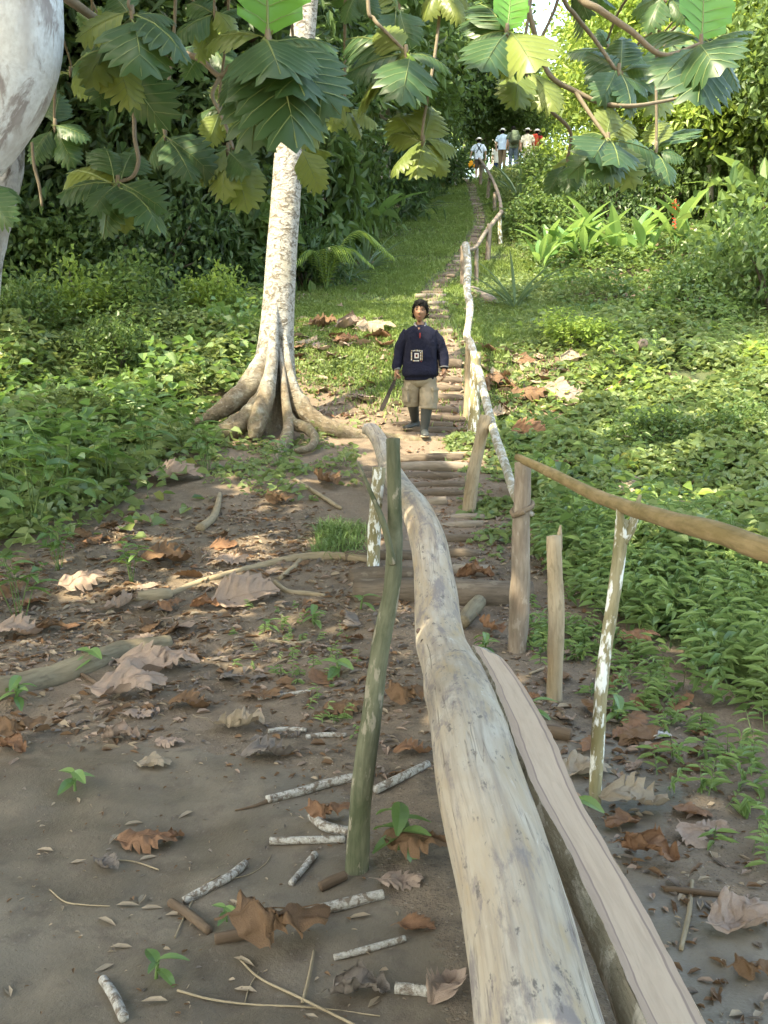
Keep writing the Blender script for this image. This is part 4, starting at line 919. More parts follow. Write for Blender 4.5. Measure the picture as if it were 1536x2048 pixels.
broot([(551, 690, .16), (534, 785, -.06), (505, 828, -.25), (470, 852, -.4), (440, 872, -.45), (415, 884, -.5)], [.04, .10, .105, .10, .09, .05], 2)
broot([(552, 590, .12), (545, 710, -.10), (538, 770, -.22), (524, 815, -.34), (512, 855, -.45), (506, 878, -.48)], [.03, .07, .08, .10, .10, .06], 3)
broot([(562, 640, .16), (579, 770, .0), (605, 818, -.05), (640, 848, -.1), (685, 868, -.12), (725, 878, -.15), (790, 885, -.2), (860, 888, -.25), (915, 884, -.25), (945, 884, -.25)], [.04, .085, .095, .09, .095, .09, .085, .08, .06, .03], 4)
broot([(560, 700, .05), (573, 812, -.22), (577, 850, -.4), (572, 880, -.75), (556, 910, -1.1), (545, 945, -1.55), (548, 962, -1.75)], [.03, .055, .065, .075, .08, .085, .05], 5)
broot([(575, 835, -.3), (592, 850, -.4), (616, 858, -.55), (630, 878, -.8), (618, 896, -1.0), (590, 902, -1.1)], [.045, .05, .05, .045, .04, .03], 6)
# crown far above the frame
def crown_cloud(rs, rx, ry, rz, nclump, per, L, W, sig=.35, flatn=.5, shell=.55, zmin=-1.0):
    c = rdir(rs, nclump) * (rs.uniform(shell, 1.0, (nclump, 1))); c = c[c[:, 2] > zmin]
    c = c * [rx, ry, rz]
    k = np.repeat(np.arange(len(c)), per); pos = c[k] + rs.normal(size=(len(k), 3)) * sig * rs.uniform(.5, 1.3, (len(c), 1))[k] * [1, 1, .75]
    out = nrm(pos / [rx, ry, rz]); nr = nrm(out * .5 + [0, 0, flatn] + rs.normal(size=pos.shape) * .55)
    ax = nrm(out * .6 + rs.normal(size=pos.shape) * .8 + [0, 0, -.35])
    return c, pos, ax, nr, L * rs.uniform(.6, 1.35, len(pos)), W * rs.uniform(.7, 1.3, len(pos)), np.clip(.5 + .28 * rs.normal(size=len(c))[k] * .6 + .25 * rs.normal(size=len(pos)), 0, .999)
rs = np.random.RandomState(9); c_, pos, ax, nr, L, W, vv = crown_cloud(rs, 3.2, 3.2, 2.2, 60, 70, .30, .18, .5)
mb = MB(); add_leaves(mb, pos + P_[-1] - [0, 0, .6], ax, nr, L, W, var=vv)
for q in c_[:14]: addtube(mb, [P_[-8], (P_[-8] + P_[-1] + q) / 2 + [0, 0, .4], P_[-1] + q * .9], [.10, .06, .02], mat=1, n=7)
mb.obj('crown', [M['jungle3'], M['branch']], tb)

# ------------------------------------------------------------------ dry breadfruit leaves lying about
def dry_mesh(seed, curl, crumple, lobed=True):
    rs = np.random.RandomState(seed); V, Fb, Fv = bleaf(rs, 5, rs.uniform(.55, .78), rs.uniform(.33, .46), lobed)
    V = deform(V, rs.uniform(-.3, .3), rs.uniform(-.5, .5), rs, .03)
    mb = MB(); mb.add(V, Fb, 0); mb.add(V, Fv, 0); me = mb.mesh('dry_leaf', DRY['tan'])
    import bmesh
    bm = bmesh.new(); bm.from_mesh(me); bmesh.ops.remove_doubles(bm, verts=bm.verts, dist=1e-5)
    bmesh.ops.subdivide_edges(bm, edges=bm.edges, cuts=2, use_grid_fill=True)
    for v in bm.verts:
        x, y, z = v.co
        # edges roll up or under, the blade buckles between the ribs
        a = y * curl * 4.2
        ny_ = math.sin(a) / (curl * 4.2) if abs(curl) > .01 else y; nz = z + (1 - math.cos(a)) / (curl * 4.2) if abs(curl) > .01 else z
        nv = mnoise.noise_vector(Vector((x * 3.2, y * 3.2, seed))) * crumple + mnoise.noise_vector(Vector((x * 9, y * 9, seed + 5))) * crumple * .35
        v.co = Vector((x - .5, ny_, nz)) + Vector((nv.x * .6, nv.y * .6, nv.z))
    zmin = min(v.co.z for v in bm.verts)
    for v in bm.verts: v.co.z -= zmin
    for f in bm.faces: f.smooth = True
    bm.to_mesh(me); bm.free(); return me
DM = [dry_mesh(200, .2, .10), dry_mesh(201, .45, .15), dry_mesh(202, -.45, .16), dry_mesh(203, .75, .20), dry_mesh(204, -.8, .25), dry_mesh(205, 1.0, .28), dry_mesh(206, .3, .17), dry_mesh(207, -.2, .12)]
DG = 'big dry leaves on the ground'
rsd = np.random.RandomState(77)
def dry_leaf(px, py, wpx, hue, v, rot, label, tilt=(0, 0), lift=0.0, group=DG):
    g = G(px, py); D = float(np.dot(g - CAM, FW)); L = wpx * D / F
    o = link('dry_leaf', DM[v]); o.material_slots[0].link = 'OBJECT'; o.material_slots[0].material = DRY[hue]
    e = .15; sx = (h1(g[0] + e, g[1]) - h1(g[0] - e, g[1])) / (2 * e); sy = (h1(g[0], g[1] + e) - h1(g[0], g[1] - e)) / (2 * e)
    o.location = [float(g[0]), float(g[1]), float(g[2]) + .004 - L * .012 + lift]
    q = Vector((0, 0, 1)).rotation_difference(Vector((-sx, -sy, 1)).normalized()) @ Matrix.Rotation(R(rot), 3, 'Z').to_quaternion() @ Matrix.Rotation(R(tilt[0]), 3, 'X').to_quaternion() @ Matrix.Rotation(R(tilt[1]), 3, 'Y').to_quaternion()
    o.rotation_mode = 'QUATERNION'; o.rotation_quaternion = q; o.scale = (L, L * rsd.uniform(.9, 1.1), L)
    return tag(o, label, 'dry leaf', group)
for a in [
 (490, 1202, 145, 'pink', 0, 20, 'large flat deeply lobed pinkish leaf in the middle of the dirt', (18, -8), .02),
 (470, 1462, 120, 'tan', 3, 5, 'pale tan upright curled leaf at the top edge of the mud', (-15, 0), .02),
 (285, 1350, 130, 'pink', 1, -30, 'upper leaf of the pink pile beside the half buried log', (12, 0), .03),
 (262, 1392, 150, 'pink', 6, 15, 'broad lower leaf of the pink pile beside the half buried log', (8, 0), .03),
 (350, 1335, 110, 'pink', 2, -25, 'leaf reaching right from the pink pile beside the half buried log', (8, 0), .02),
 (275, 1432, 70, 'pink', 7, 0, 'small leaf in front of the pink pile beside the half buried log', (0, 0), 0),
 (336, 1128, 105, 'brown', 1, 8, 'ribbed boat shaped brown leaf on the dirt', (10, 0), .02),
 (462, 1128, 80, 'pink', 7, -5, 'pale pink leaf right of the boat shaped one', (10, 0), .02),
 (350, 962, 115, 'pink', 0, 0, 'flat pinkish leaf at the foot of the leafy bank', (10, 0), .04),
 (165, 1178, 95, 'pink', 2, 30, 'pinkish arched leaf among the seedlings by the left bank', (10, 0), .03),
 (238, 1222, 95, 'pink', 3, 50, 'brown pink leaf standing on edge under the left bank', (-20, 0), .02),
 (40, 1272, 100, 'pink', 1, 3, 'long narrow pinkish leaf at the left edge', (6, 0), .01),
 (20, 1195, 70, 'brown', 4, 60, 'brown curled leaf touching the left edge', (0, 0), .02),
 (555, 1890, 200, 'brown', 4, 20, 'big crumpled brown leaf in the mud over a white stick', (0, 8), .02),
 (290, 1694, 118, 'orange', 2, 5, 'arched orange brown leaf alone on the mud', (0, 0), .0),
 (345, 1682, 50, 'orange', 5, 40, 'small round orange brown husk like leaf beside the arched one', (0, 0), .0),
 (212, 1732, 70, 'grey', 3, -30, 'small grey star shaped leaf on the mud', (0, 0), 0),
 (712, 1990, 125, 'grey', 5, 0, 'grey crumpled leaf at the bottom near the big log', (0, 0), .0),
 (832, 1712, 150, 'brown', 2, -20, 'brown fingered leaf between the mossy post and the big log', (6, 0), .02),
 (800, 1768, 100, 'pink', 7, -8, 'flat reddish leaf below the brown fingered leaf', (5, 0), 0),
 (832, 1858, 85, 'orange', 0, -10, 'thin orange leaf on the mud beside the big log', (3, 0), 0),
 (890, 1982, 120, 'pink', 1, 60, 'pinkish leaf tucked against the big log at the bottom', (5, 0), 0),
 (1272, 1618, 140, 'tan', 1, -15, 'tan lobed leaf at the foot of the slender spotted post', (8, 0), .02),
 (1292, 1722, 125, 'orange', 5, -40, 'orange brown curled leaf right of the split log', (0, 0), .02),
 (1485, 1850, 160, 'pink', 6, 25, 'large pale pink leaf at the right edge on bare soil', (6, 0), .01),
 (1512, 1950, 90, 'brown', 4, 0, 'brown crumpled leaf in the bottom right corner', (0, 0), 0),
 (978, 1268, 85, 'orange', 3, -60, 'orange lobed leaf leaning behind the split log\'s far end', (-25, 0), .03),
 (1056, 886, 80, 'orange', 0, -10, 'orange lobed leaf propped up on the ground cover', (40, 0), .12),
 (822, 1408, 100, 'brown', 4, 10, 'dark brown curled leaf left of the big log', (0, 0), .01),
 (828, 1508, 80, 'orange', 1, 0, 'rusty flat leaf touching the big log', (5, 0), 0),
 (650, 968, 85, 'brown', 3, -50, 'brown lobed leaf drooping on the slope below the roots', (-10, 0), .03),
 (540, 1514, 110, 'grey', 1, 8, 'thin grey leaf on the mud under the two sticks in line', (0, 0), 0),
 (236, 1478, 80, 'pink', 5, 0, 'star shaped pinkish leaf at the edge of the mud', (0, 0), 0),
 (338, 1492, 62, 'pink', 2, -5, 'narrow pinkish leaf on the mud right of the star shaped one', (0, 0), 0),
 (310, 1532, 68, 'tan', 6, 8, 'small tan leaf on the mud', (0, 0), 0),
 (655, 1642, 90, 'orange', 4, 20, 'rusty leaf around the knobbly forked stick', (0, 0), .01),
 (40, 1478, 100, 'brown', 4, 30, 'heap forming brown curled leaf at the left edge of the mud', (0, 0), .02),
 (20, 1500, 80, 'orange', 5, -30, 'rusty rolled leaf at the left edge of the mud', (0, 0), .0),
 (690, 1425, 90, 'brown', 2, 10, 'brown leaf on the dirt left of the mossy post', (0, 0), 0),
 (380, 1415, 90, 'brown', 1, -10, 'dull brown leaf right of the pink pile', (0, 0), 0),
 (520, 1395, 95, 'brown', 7, 5, 'dull brown flat leaf under the slim pale stick', (0, 0), 0),
 (405, 1218, 60, 'orange', 5, 10, 'rolled rusty leaf left of the large pinkish lobed leaf', (0, 0), .01),
 (340, 1222, 55, 'orange', 4, 60, 'rolled rusty leaf, left neighbour of another rolled one', (0, 0), .01),
 (1225, 1378, 70, 'orange', 4, 40, 'rusty curled leaf behind the slender spotted post', (0, 0), .01),
 (1275, 1292, 85, 'orange', 2, 0, 'rusty arched leaf half hidden in the long leaved plants', (0, 0), .03),
 (1085, 1082, 85, 'tan', 3, 70, 'tan lobed leaf behind the smooth tan post', (-20, 0), .04),
 (1168, 1545, 110, 'tan', 6, 20, 'pale tan leaf left of the slender spotted post', (5, 0), .0),
 (1420, 1668, 75, 'pink', 7, 10, 'pale pink leaf among the long leaved plants', (5, 0), .02),
 (945, 1162, 80, 'orange', 5, 0, 'rusty curled leaf on top of the thick cross log', (0, 0), .02),
 (1060, 800, 85, 'brown', 2, 10, 'large pinkish curled leaf in the dirt cut right of the rail', (0, 0), .03),
 (1120, 800, 90, 'pink', 6, -20, 'pinkish leaf at the right end of the dirt cut', (12, 0), .04),
 (1010, 838, 70, 'tan', 1, 5, 'flat pale leaf on the ground right of the rail', (5, 0), .02),
 (975, 780, 75, 'brown', 4, 40, 'brown crumpled leaf just right of the pale rail', (0, 0), .02),
 (488, 872, 62, 'brown', 5, -40, 'rusty curled leaf caught between two buttress roots', (-20, 0), .05),
 (700, 660, 70, 'pink', 5, 5, 'tan curved leaf on the slope right of the tree trunk', (8, 0), .03),
 (750, 665, 80, 'tan', 2, -5, 'tan arched leaf between the trunk and the man', (8, 0), .03),
 (640, 655, 70, 'brown', 3, 10, 'brown leaf on the slope beside the tree trunk', (8, 0), .03),
 (560, 1008, 60, 'brown', 4, 10, 'small brown leaf on the dirt below the looping root', (0, 0), .01)]:
    dry_leaf(*a)
# many more of middle size, alike, where the photo shows a carpet of them
def scatter_leaves(poly, n, wr, hues, label, group, sizes=(40, 70)):
    P = gpoly(poly); xs_ = [p[0] for p in P]; ys_ = [p[1] for p in P]; k = 0; t = 0
    while k < n and t < 4000:
        t += 1; x, y = rsd.uniform(min(xs_), max(xs_)), rsd.uniform(min(ys_), max(ys_))
        if not inpoly(np.array([x]), np.array([y]), P)[0]: continue
        o = link('dry_leaf', DM[rsd.randint(8)]); o.material_slots[0].link = 'OBJECT'; o.material_slots[0].material = DRY[hues[rsd.randint(len(hues))]]
        L = rsd.uniform(*wr); o.location = (x, y, h1(x, y) + rsd.uniform(0, .02)); o.scale = (L, L, L * rsd.uniform(.40, .75))
        sl = math.atan(h1(x, y + .2) / .4 - h1(x, y - .2) / .4)
        o.rotation_euler = (sl + rsd.uniform(-.3, .3), rsd.uniform(-.3, .3), rsd.uniform(0, 6.28)); tag(o, label, 'dry leaf', group); k += 1
scatter_leaves([(600, 640), (790, 640), (790, 800), (640, 830), (570, 720)], 46, (.18, .48), ['pink', 'brown', 'tan', 'orange'], 'dry leaf scattered on the slope between the tree trunk and the man', 'dry leaves scattered beside the trunk')
scatter_leaves([(970, 700), (1180, 715), (1150, 830), (960, 840)], 34, (.2, .5), ['pink', 'brown', 'tan', 'orange'], 'dry leaf scattered on the dirt cut right of the rail', 'dry leaves scattered on the dirt cut')
scatter_leaves([(20, 1120), (250, 1040), (420, 1060), (700, 1150), (720, 1440), (420, 1440), (0, 1260)], 60, (.10, .26), ['brown', 'pink', 'brown', 'grey', 'orange'], 'dull dry leaf flattened on the dirt left of the path', 'dry leaves flattened on the dirt')
scatter_leaves([(1020, 1330), (1200, 1280), (1400, 1400), (1450, 1700), (1330, 1800), (1130, 1560)], 26, (.10, .24), ['brown', 'orange', 'brown', 'pink'], 'dry leaf lying on the soil right of the logs', 'dry leaves right of the logs')
scatter_leaves([(1020, 880), (1200, 760), (1480, 720), (1536, 960), (1300, 1080), (1100, 1000)], 26, (.14, .34), ['brown', 'tan', 'pink', 'orange'], 'dry leaf caught on top of the right ground cover', 'dry leaves on the right ground cover')
scatter_leaves([(0, 900), (200, 700), (480, 700), (420, 860), (250, 1010), (0, 1080)], 16, (.12, .28), ['brown', 'tan', 'pink'], 'dry leaf caught on top of the left ground cover', 'dry leaves on the left ground cover')
scatter_leaves([(620, 480), (840, 470), (1000, 560), (1050, 700), (880, 640), (640, 620)], 18, (.15, .32), ['tan', 'pink', 'tan'], 'dry leaf dropped on the grass slope', 'dry leaves on the grass slope')
# ------------------------------------------------------------------ ground vegetation (uncountable: stuff)
def sample(poly, n, rs, soft=0.0):
    P = np.array(poly); out = np.zeros((0, 2)); lo, hi = P.min(0), P.max(0)
    while len(out) < n:
        q = rs.uniform(lo, hi, (n * 2, 2)); w = soft * (0.6 + .08 * q[:, 1:2]) if soft else 0
        t = q + rs.normal(size=q.shape) * w if soft else q
        out = np.vstack([out, q[inpoly(t[:, 0], t[:, 1], poly)]])
    return out[:n]
def carpet(name, poly, n, Lr, Wf, hmax, mat, label, cat, seed, clump=1.6, bare=.25, upb=.9, stems=True):
    """low leafy cover: leaves held level at the top of small clumps, bare earth between"""
    rs = np.random.RandomState(seed); q = sample(poly, n, rs, .35)
    hn = fbm(q[:, 0] * clump, q[:, 1] * clump, seed, 3); keep = hn + rs.uniform(-.12, .12, len(q)) > bare; q, hn = q[keep], hn[keep]
    lump = fbm(q[:, 0] * .75, q[:, 1] * .75, seed + 31, 2); hgt = hmax * np.clip((hn - bare) / (1 - bare) * 1.6, .08, 1.2) * (.30 + 3.3 * np.clip(lump - .36, 0, .5))
    z = hgt * np.sqrt(rs.rand(len(q))) + .01
    pos = np.column_stack([q, H(q[:, 0], q[:, 1]) + z])
    a = rs.uniform(0, 6.283, len(q)); tl = rs.normal(size=len(q)) * .35
    ax = np.column_stack([np.cos(a), np.sin(a), tl - .1]); nr = np.column_stack([rs.normal(size=len(q)) * .45, rs.normal(size=len(q)) * .45 - .15, np.full(len(q), upb)])
    L = rs.uniform(*Lr, len(q)) * (.7 + .6 * vn(q[:, 0] * 2.3, q[:, 1] * 2.3, seed + 5))
    # a patchwork of kinds: hue drifts from clump to clump
    var = np.clip(.25 + .5 * fbm(q[:, 0] * .8, q[:, 1] * .8, seed + 9, 3) + rs.normal(size=len(q)) * .14, 0, .999)
    mb = MB(); add_leaves(mb, pos, ax, nr, L, L * Wf * rs.uniform(.75, 1.25, len(q)), var=var)
    o = mb.obj(name, mat); kind(o, 'stuff'); return tag(o, label, cat)
carpet('ground_cover', POLY_LEFT, 42000, (.07, .17), .66, .36, M['cover'], 'dense leafy ground cover on the left bank', 'ground cover', 11, 1.3, .31)
carpet('ground_cover', POLY_RIGHT, 50000, (.065, .15), .80, .32, M['cover'], 'round leaved creeping ground cover right of the path', 'ground cover', 12, 1.4, .33)
carpet('ground_cover', gpoly([(900, 860), (1000, 870), (1060, 1000), (1090, 1130), (1040, 1120), (930, 1040), (905, 940)]), 2200, (.05, .11), .8, .14, M['cover'], 'round green leaves at the foot of the tan leaning post', 'ground cover', 13, 2.2, .45)
carpet('ground_cover', gpoly([(580, 620), (780, 600), (840, 720), (800, 800), (640, 830), (570, 760)]), 3800, (.04, .09), .7, .12, M['cover'], 'thin weedy green cover on the slope beside the trunk', 'ground cover', 14, 1.6, .5)
carpet('ground_cover', gpoly([(940, 600), (1130, 560), (1320, 640), (1260, 720), (1150, 690), (1000, 700)]), 11000, (.05, .11), .6, .28, M['cover'], 'weedy leafy patch on the sunlit ledge', 'ground cover', 15, 1.0, .28)
carpet('ground_cover', gpoly([(480, 860), (640, 840), (720, 960), (640, 1010), (480, 960), (430, 930)]), 1700, (.04, .10), .7, .14, M['cover'], 'sparse green weeds around the buttress roots', 'ground cover', 16, 2.5, .52)
carpet('ground_cover', gpoly([(1060, 560), (1090, 400), (1300, 380), (1700, 380), (2000, 640), (1536, 640), (1250, 650)]), 46000, (.06, .14), .6, .55, M['jungle3'], 'rank leafy undergrowth on the right slope', 'undergrowth', 17, .8, .18)

def blades(name, poly, n, hr, w, mat, label, seed, patch=1.2, bare=.3, lean=.55):
    rs = np.random.RandomState(seed); q = sample(poly, n, rs, .3)
    hn = fbm(q[:, 0] * patch, q[:, 1] * patch, seed, 3); d = np.abs(q[:, 0] - pathx(q[:, 1]))
    keep = (hn + rs.uniform(-.2, .2, len(q)) > bare) & ((d > np.interp(q[:, 1], [12, 20, 45], [.60, .26, .18]) * rs.uniform(.8, 1.3, len(q))) | (rs.rand(len(q)) < .12)); q, hn = q[keep], hn[keep]; n = len(q)
    base = np.column_stack([q, H(q[:, 0], q[:, 1]) - .01]); a = rs.uniform(0, 6.283, n); h = rs.uniform(*hr, n) * (.5 + hn)
    d_ = np.column_stack([np.cos(a), np.sin(a), 0 * a]); s = np.column_stack([-np.sin(a), np.cos(a), 0 * a]); wv = w * rs.uniform(.6, 1.4, n)[:, None]
    l = (lean * rs.uniform(.3, 1.6, n))[:, None]; hv = h[:, None]; up_ = np.array([0, 0, 1.0])
    m1 = base + up_ * hv * .6 + d_ * hv * l * .35; tp = base + up_ * hv * (1 - .25 * l) + d_ * hv * l
    Vb = np.stack([base - s * wv * .5, base + s * wv * .5, m1 + s * wv * .45, m1 - s * wv * .45, tp], 1).reshape(-1, 3)
    b = np.arange(n)[:, None] * 5
    var = np.clip(.2 + .55 * fbm(q[:, 0] * .6, q[:, 1] * .6, seed + 4, 3) + rs.normal(size=n) * .14, 0, .999)
    mb = MB(); mb.add(Vb, [b + np.array([[0, 1, 2, 3]]), b + np.array([[3, 2, 4]])], 0, np.repeat(var, 5), smooth=False)
    o = mb.obj(name, mat); kind(o, 'stuff'); return tag(o, label, 'grass')
blades('grass', [p for p in POLY_GRASS], 150000, (.05, .13), .016, M['grass'], 'short rough grass on the slope beside the steps', 31, 1.1, .30, .9)
blades('grass', gpoly([(560, 640), (640, 600), (860, 600), (1000, 620), (1000, 700), (940, 860), (860, 820), (800, 700), (620, 700)]), 30000, (.04, .11), .012, M['grass'], 'short grass tufts between the man and the lawn', 32, 1.8, .42, .9)
blades('grass_patch', gpoly([(632, 1075), (690, 1050), (740, 1062), (748, 1108), (700, 1122), (650, 1100)]), 1500, (.05, .14), .008, M['lance'], 'bright green grass patch left of the white spotted post', 33, 3, .25, 1.2)
blades('grass', gpoly([(-200, 620), (300, 590), (560, 600), (540, 660), (200, 640), (-200, 690)]), 9000, (.15, .4), .014, M['grass'], 'taller grass along the top of the left bank', 34, 1, .3, .8)
blades('grass', [(-2, 44), (16, 44), (26, 70), (-12, 70)], 30000, (.1, .3), .03, M['grass'], 'grass beyond the hilltop', 35, .6, .2, .8)

# lanceolate grass-like plants in front on the right: stems with leaves set along them
def lance(name, poly, n, seed, hr, Lr, label, dens=.3):
    rs = np.random.RandomState(seed); q = sample(poly, n, rs, .12); hn = fbm(q[:, 0] * 1.7, q[:, 1] * 1.7, seed, 3); q = q[hn + rs.uniform(-.1, .1, n) > dens]; n = len(q); mb = MB()
    base = np.column_stack([q, H(q[:, 0], q[:, 1])]); a = rs.uniform(0, 6.283, n); h = rs.uniform(*hr, n); ln = rs.uniform(.15, .8, n) * h
    tip = base + np.column_stack([np.cos(a) * ln, np.sin(a) * ln, h]); hue = rs.rand(n)
    s = np.column_stack([-np.sin(a), np.cos(a), 0 * a]) * .0022; b = np.arange(n)[:, None] * 4
    mb.add(np.stack([base - s, base + s, tip + s * .5, tip - s * .5], 1).reshape(-1, 3), b + np.array([[0, 1, 2, 3]]), 1)
    K = 9
    for k in range(K):
        t = .18 + .80 * k / (K - 1); p = base + (tip - base) * t; aa = a + (1 if k % 2 else -1) * rs.uniform(.6, 1.5, n)
        ax = np.column_stack([np.cos(aa), np.sin(aa), rs.uniform(-.25, .55, n)]); nr = np.column_stack([rs.normal(size=n) * .3, rs.normal(size=n) * .3 - .1, np.ones(n)])
        keep = rs.rand(n) < .85; L = rs.uniform(*Lr, n) * (1 - .25 * t)
        add_leaves(mb, p[keep], ax[keep], nr[keep], L[keep], L[keep] * rs.uniform(.20, .30, keep.sum()), var=np.clip(hue[keep] * .55 + rs.rand(keep.sum()) * .45, 0, .99), fold=.3, curl=.3)
    o = mb.obj(name, [M['lance'], M['stem']]); kind(o, 'stuff'); return tag(o, label, 'ground cover')
lance('long_leaf_plants', POLY_LANCE, 1500, 41, (.12, .42), (.09, .17), 'lush long leaved plants under the bamboo rail', .22)
lance('long_leaf_plants', POLY_LANCE2, 110, 42, (.05, .15), (.05, .10), 'low long leaved plants in the bottom right corner', .3)
lance('long_leaf_plants', gpoly([(1040, 1250), (1180, 1180), (1290, 1300), (1400, 1480), (1300, 1440), (1180, 1360), (1080, 1330)]), 190, 43, (.04, .14), (.05, .10), 'sparse small plants around the tan and spotted posts', .45)
lance('tall_weeds', POLY_LEFT, 420, 45, (.30, .75), (.10, .20), 'taller long leaved weeds standing out of the left ground cover', .42)
lance('tall_weeds', POLY_RIGHT, 380, 46, (.25, .65), (.10, .18), 'taller long leaved weeds standing out of the right ground cover', .45)
carpet('creeping_vines', POLY_LEFT, 5200, (.10, .20), .8, .60, M['broad'], 'big leaved creeper over the left bank', 'creeper', 18, .9, .50)
carpet('taller_bushes', POLY_LEFT, 9000, (.08, .16), .6, .85, M['jungle3'], 'taller leafy clumps in the left ground cover', 'undergrowth', 23, .8, .53)
carpet('taller_bushes', POLY_RIGHT, 8000, (.07, .14), .6, .7, M['jungle3'], 'taller leafy clumps in the right ground cover', 'undergrowth', 24, .8, .55)
carpet('creeping_vines', POLY_RIGHT, 6000, (.08, .17), .9, .5, M['jungle2'], 'pale big leaved creeper over the right bank', 'creeper', 19, .9, .52)
carpet('ground_cover', gpoly([(985, 350), (1090, 338), (1130, 420), (1060, 430), (1000, 400)]), 7000, (.08, .16), .6, .35, M['cover'], 'weeds on the crest right of the upper rail', 'ground cover', 20, .8, .1)
lance('seedlings', gpoly([(470, 1190), (700, 1180), (720, 1440), (640, 1500), (560, 1320)]), 60, 44, (.03, .09), (.03, .06), 'tiny seedlings on the dirt left of the mossy post', .45)

# litter: flakes and bits of twig
def litter(name, poly, n, sr, cols, label, seed, aspect=.5):
    rs = np.random.RandomState(seed); q = sample(poly, n, rs, .1); mb = MB()
    keep = fbm(q[:, 0] * 2.6, q[:, 1] * 2.6, seed, 3) + rs.uniform(-.3, .3, n) > .42; q = q[keep]; n = len(q)
    pos = np.column_stack([q, H(q[:, 0], q[:, 1]) + .006]); a = rs.uniform(0, 6.283, n)
    ax = np.column_stack([np.cos(a), np.sin(a), rs.normal(size=n) * .12]); nr = np.column_stack([rs.normal(size=n) * .3, rs.normal(size=n) * .3, np.ones(n)])
    L = rs.uniform(*sr, n) * rs.uniform(.4, 1, n); c = rs.randint(0, len(cols), n)
    for k in range(len(cols)):
        m = c == k; add_leaves(mb, pos[m], ax[m], nr[m], L[m], L[m] * aspect * rs.uniform(.4, 1.3, m.sum()), mat=k, rs=rs, fold=.3, curl=.25)
    o = mb.obj(name, [DRY[k] for k in cols]); kind(o, 'stuff'); return tag(o, label, 'leaf litter')
litter('leaf_litter', gpoly([(-100, 1180), (300, 1020), (560, 980), (760, 1100), (860, 1200), (860, 1560), (600, 1560), (400, 1500), (-100, 1480)]), 12000, (.025, .11), ['brown', 'brown', 'pink', 'grey', 'tan'], 'small crumbled leaf litter on the dirt left of the path', 51, .4)
litter('leaf_litter', gpoly([(860, 1100), (1060, 1000), (1240, 1250), (1420, 1440), (1600, 1800), (1600, 2200), (1400, 2200), (1100, 1500), (940, 1240)]), 4200, (.02, .09), ['brown', 'brown', 'pink', 'grey', 'tan'], 'small crumbled leaf litter right of the logs', 52, .4)
litter('leaf_litter', gpoly([(780, 880), (960, 880), (1000, 1140), (840, 1150)]), 1500, (.02, .09), ['brown', 'pink', 'tan', 'orange'], 'leaf crumbs between the step logs', 53)
litter('leaf_litter', gpoly([(570, 640), (800, 640), (1180, 700), (1140, 850), (960, 870), (760, 860), (600, 830)]), 3600, (.05, .16), ['brown', 'pink', 'tan', 'orange'], 'brown leaf crumbs on the slope around the man', 54, .6)
litter('leaf_litter', gpoly([(-200, 1480), (700, 1520), (900, 2250), (-200, 2250)]), 900, (.008, .035), ['grey', 'brown', 'tan'], 'sparse specks of leaf on the wet mud', 55, .4)
litter('leaf_litter', gpoly([(560, 620), (900, 400), (1050, 420), (1100, 650)]), 1500, (.05, .14), ['tan', 'brown', 'pink'], 'leaf bits on the grass slope', 56, .6)
rs = np.random.RandomState(61)
for k in range(26):      # pale narrow bamboo-like leaves, the ones the photo shows on the wet mud
    px, py = [(560 / 2, 1820), (278, 1810), (232, 1812), (196, 1838), (330, 1832), (220, 1896), (228, 1930), (22, 1996), (336, 2004), (392, 1834), (610, 2030), (248, 1652), (236, 1670), (140, 1728), (480, 1816), (650, 1810), (742, 1832), (735, 2018)][k] if k < 18 else (rs.uniform(0, 850), rs.uniform(1540, 2030))
    g = G(px, py); mb = MB(); a = rs.uniform(0, 6.28) if k > 4 else [.2, 1.5, .1, -.5, .1][k]
    add_leaves(mb, np.array([[0, 0, .004]]), np.array([[math.cos(a), math.sin(a), .03]]), np.array([[.1, -.1, 1.0]]), .075, .02, rs=rs, curl=.12)
    o = link('narrow_leaf', mb.mesh('narrow_leaf', DRY['tan'])); o.location = [float(v) for v in g]; tag(o, 'small narrow pale fallen leaf on the wet mud', 'fallen leaf', 'narrow pale leaves on the mud')
def rag():
    mb = MB(); V_, g_ = ellipsoid((0, 0, .018), (.065, .035, .022), 20, 12)
    V_ = V_ * (1 + .5 * (fbm(V_[:, 0] * 40, V_[:, 1] * 40 + V_[:, 2] * 50, 3)[:, None] - .5)); mb.add(V_, g_); return mb.mesh('crumpled_rag', M['white'])
o = link('crumpled_rag', DM[5]); o.material_slots[0].link = 'OBJECT'; o.material_slots[0].material = M['white']; o.scale = (.13, .12, .10); o.rotation_euler.z = .4; o.location = [float(v) for v in G(1318, 1478)]; tag(o, 'crumpled white scrap on the soil at the edge of the green plants', 'litter scrap')
for px, py, lb in ((965, 603, 'cut log chunk with a rusty end lying on the grass right of the pale rail'),):
    lying('log_chunk', 'step_pale', [(944, 590), (960, 600), (984, 612)], [.12, .13, .12], lb, 'log', None, 301, .5, 14)
lying('stump_post', 'greypost', [(1284, 722), (1285, 716)], [.09, .08], 'short weathered stump in the ground cover near the dirt cut', 'stump', None, 302, 2.5, 12)

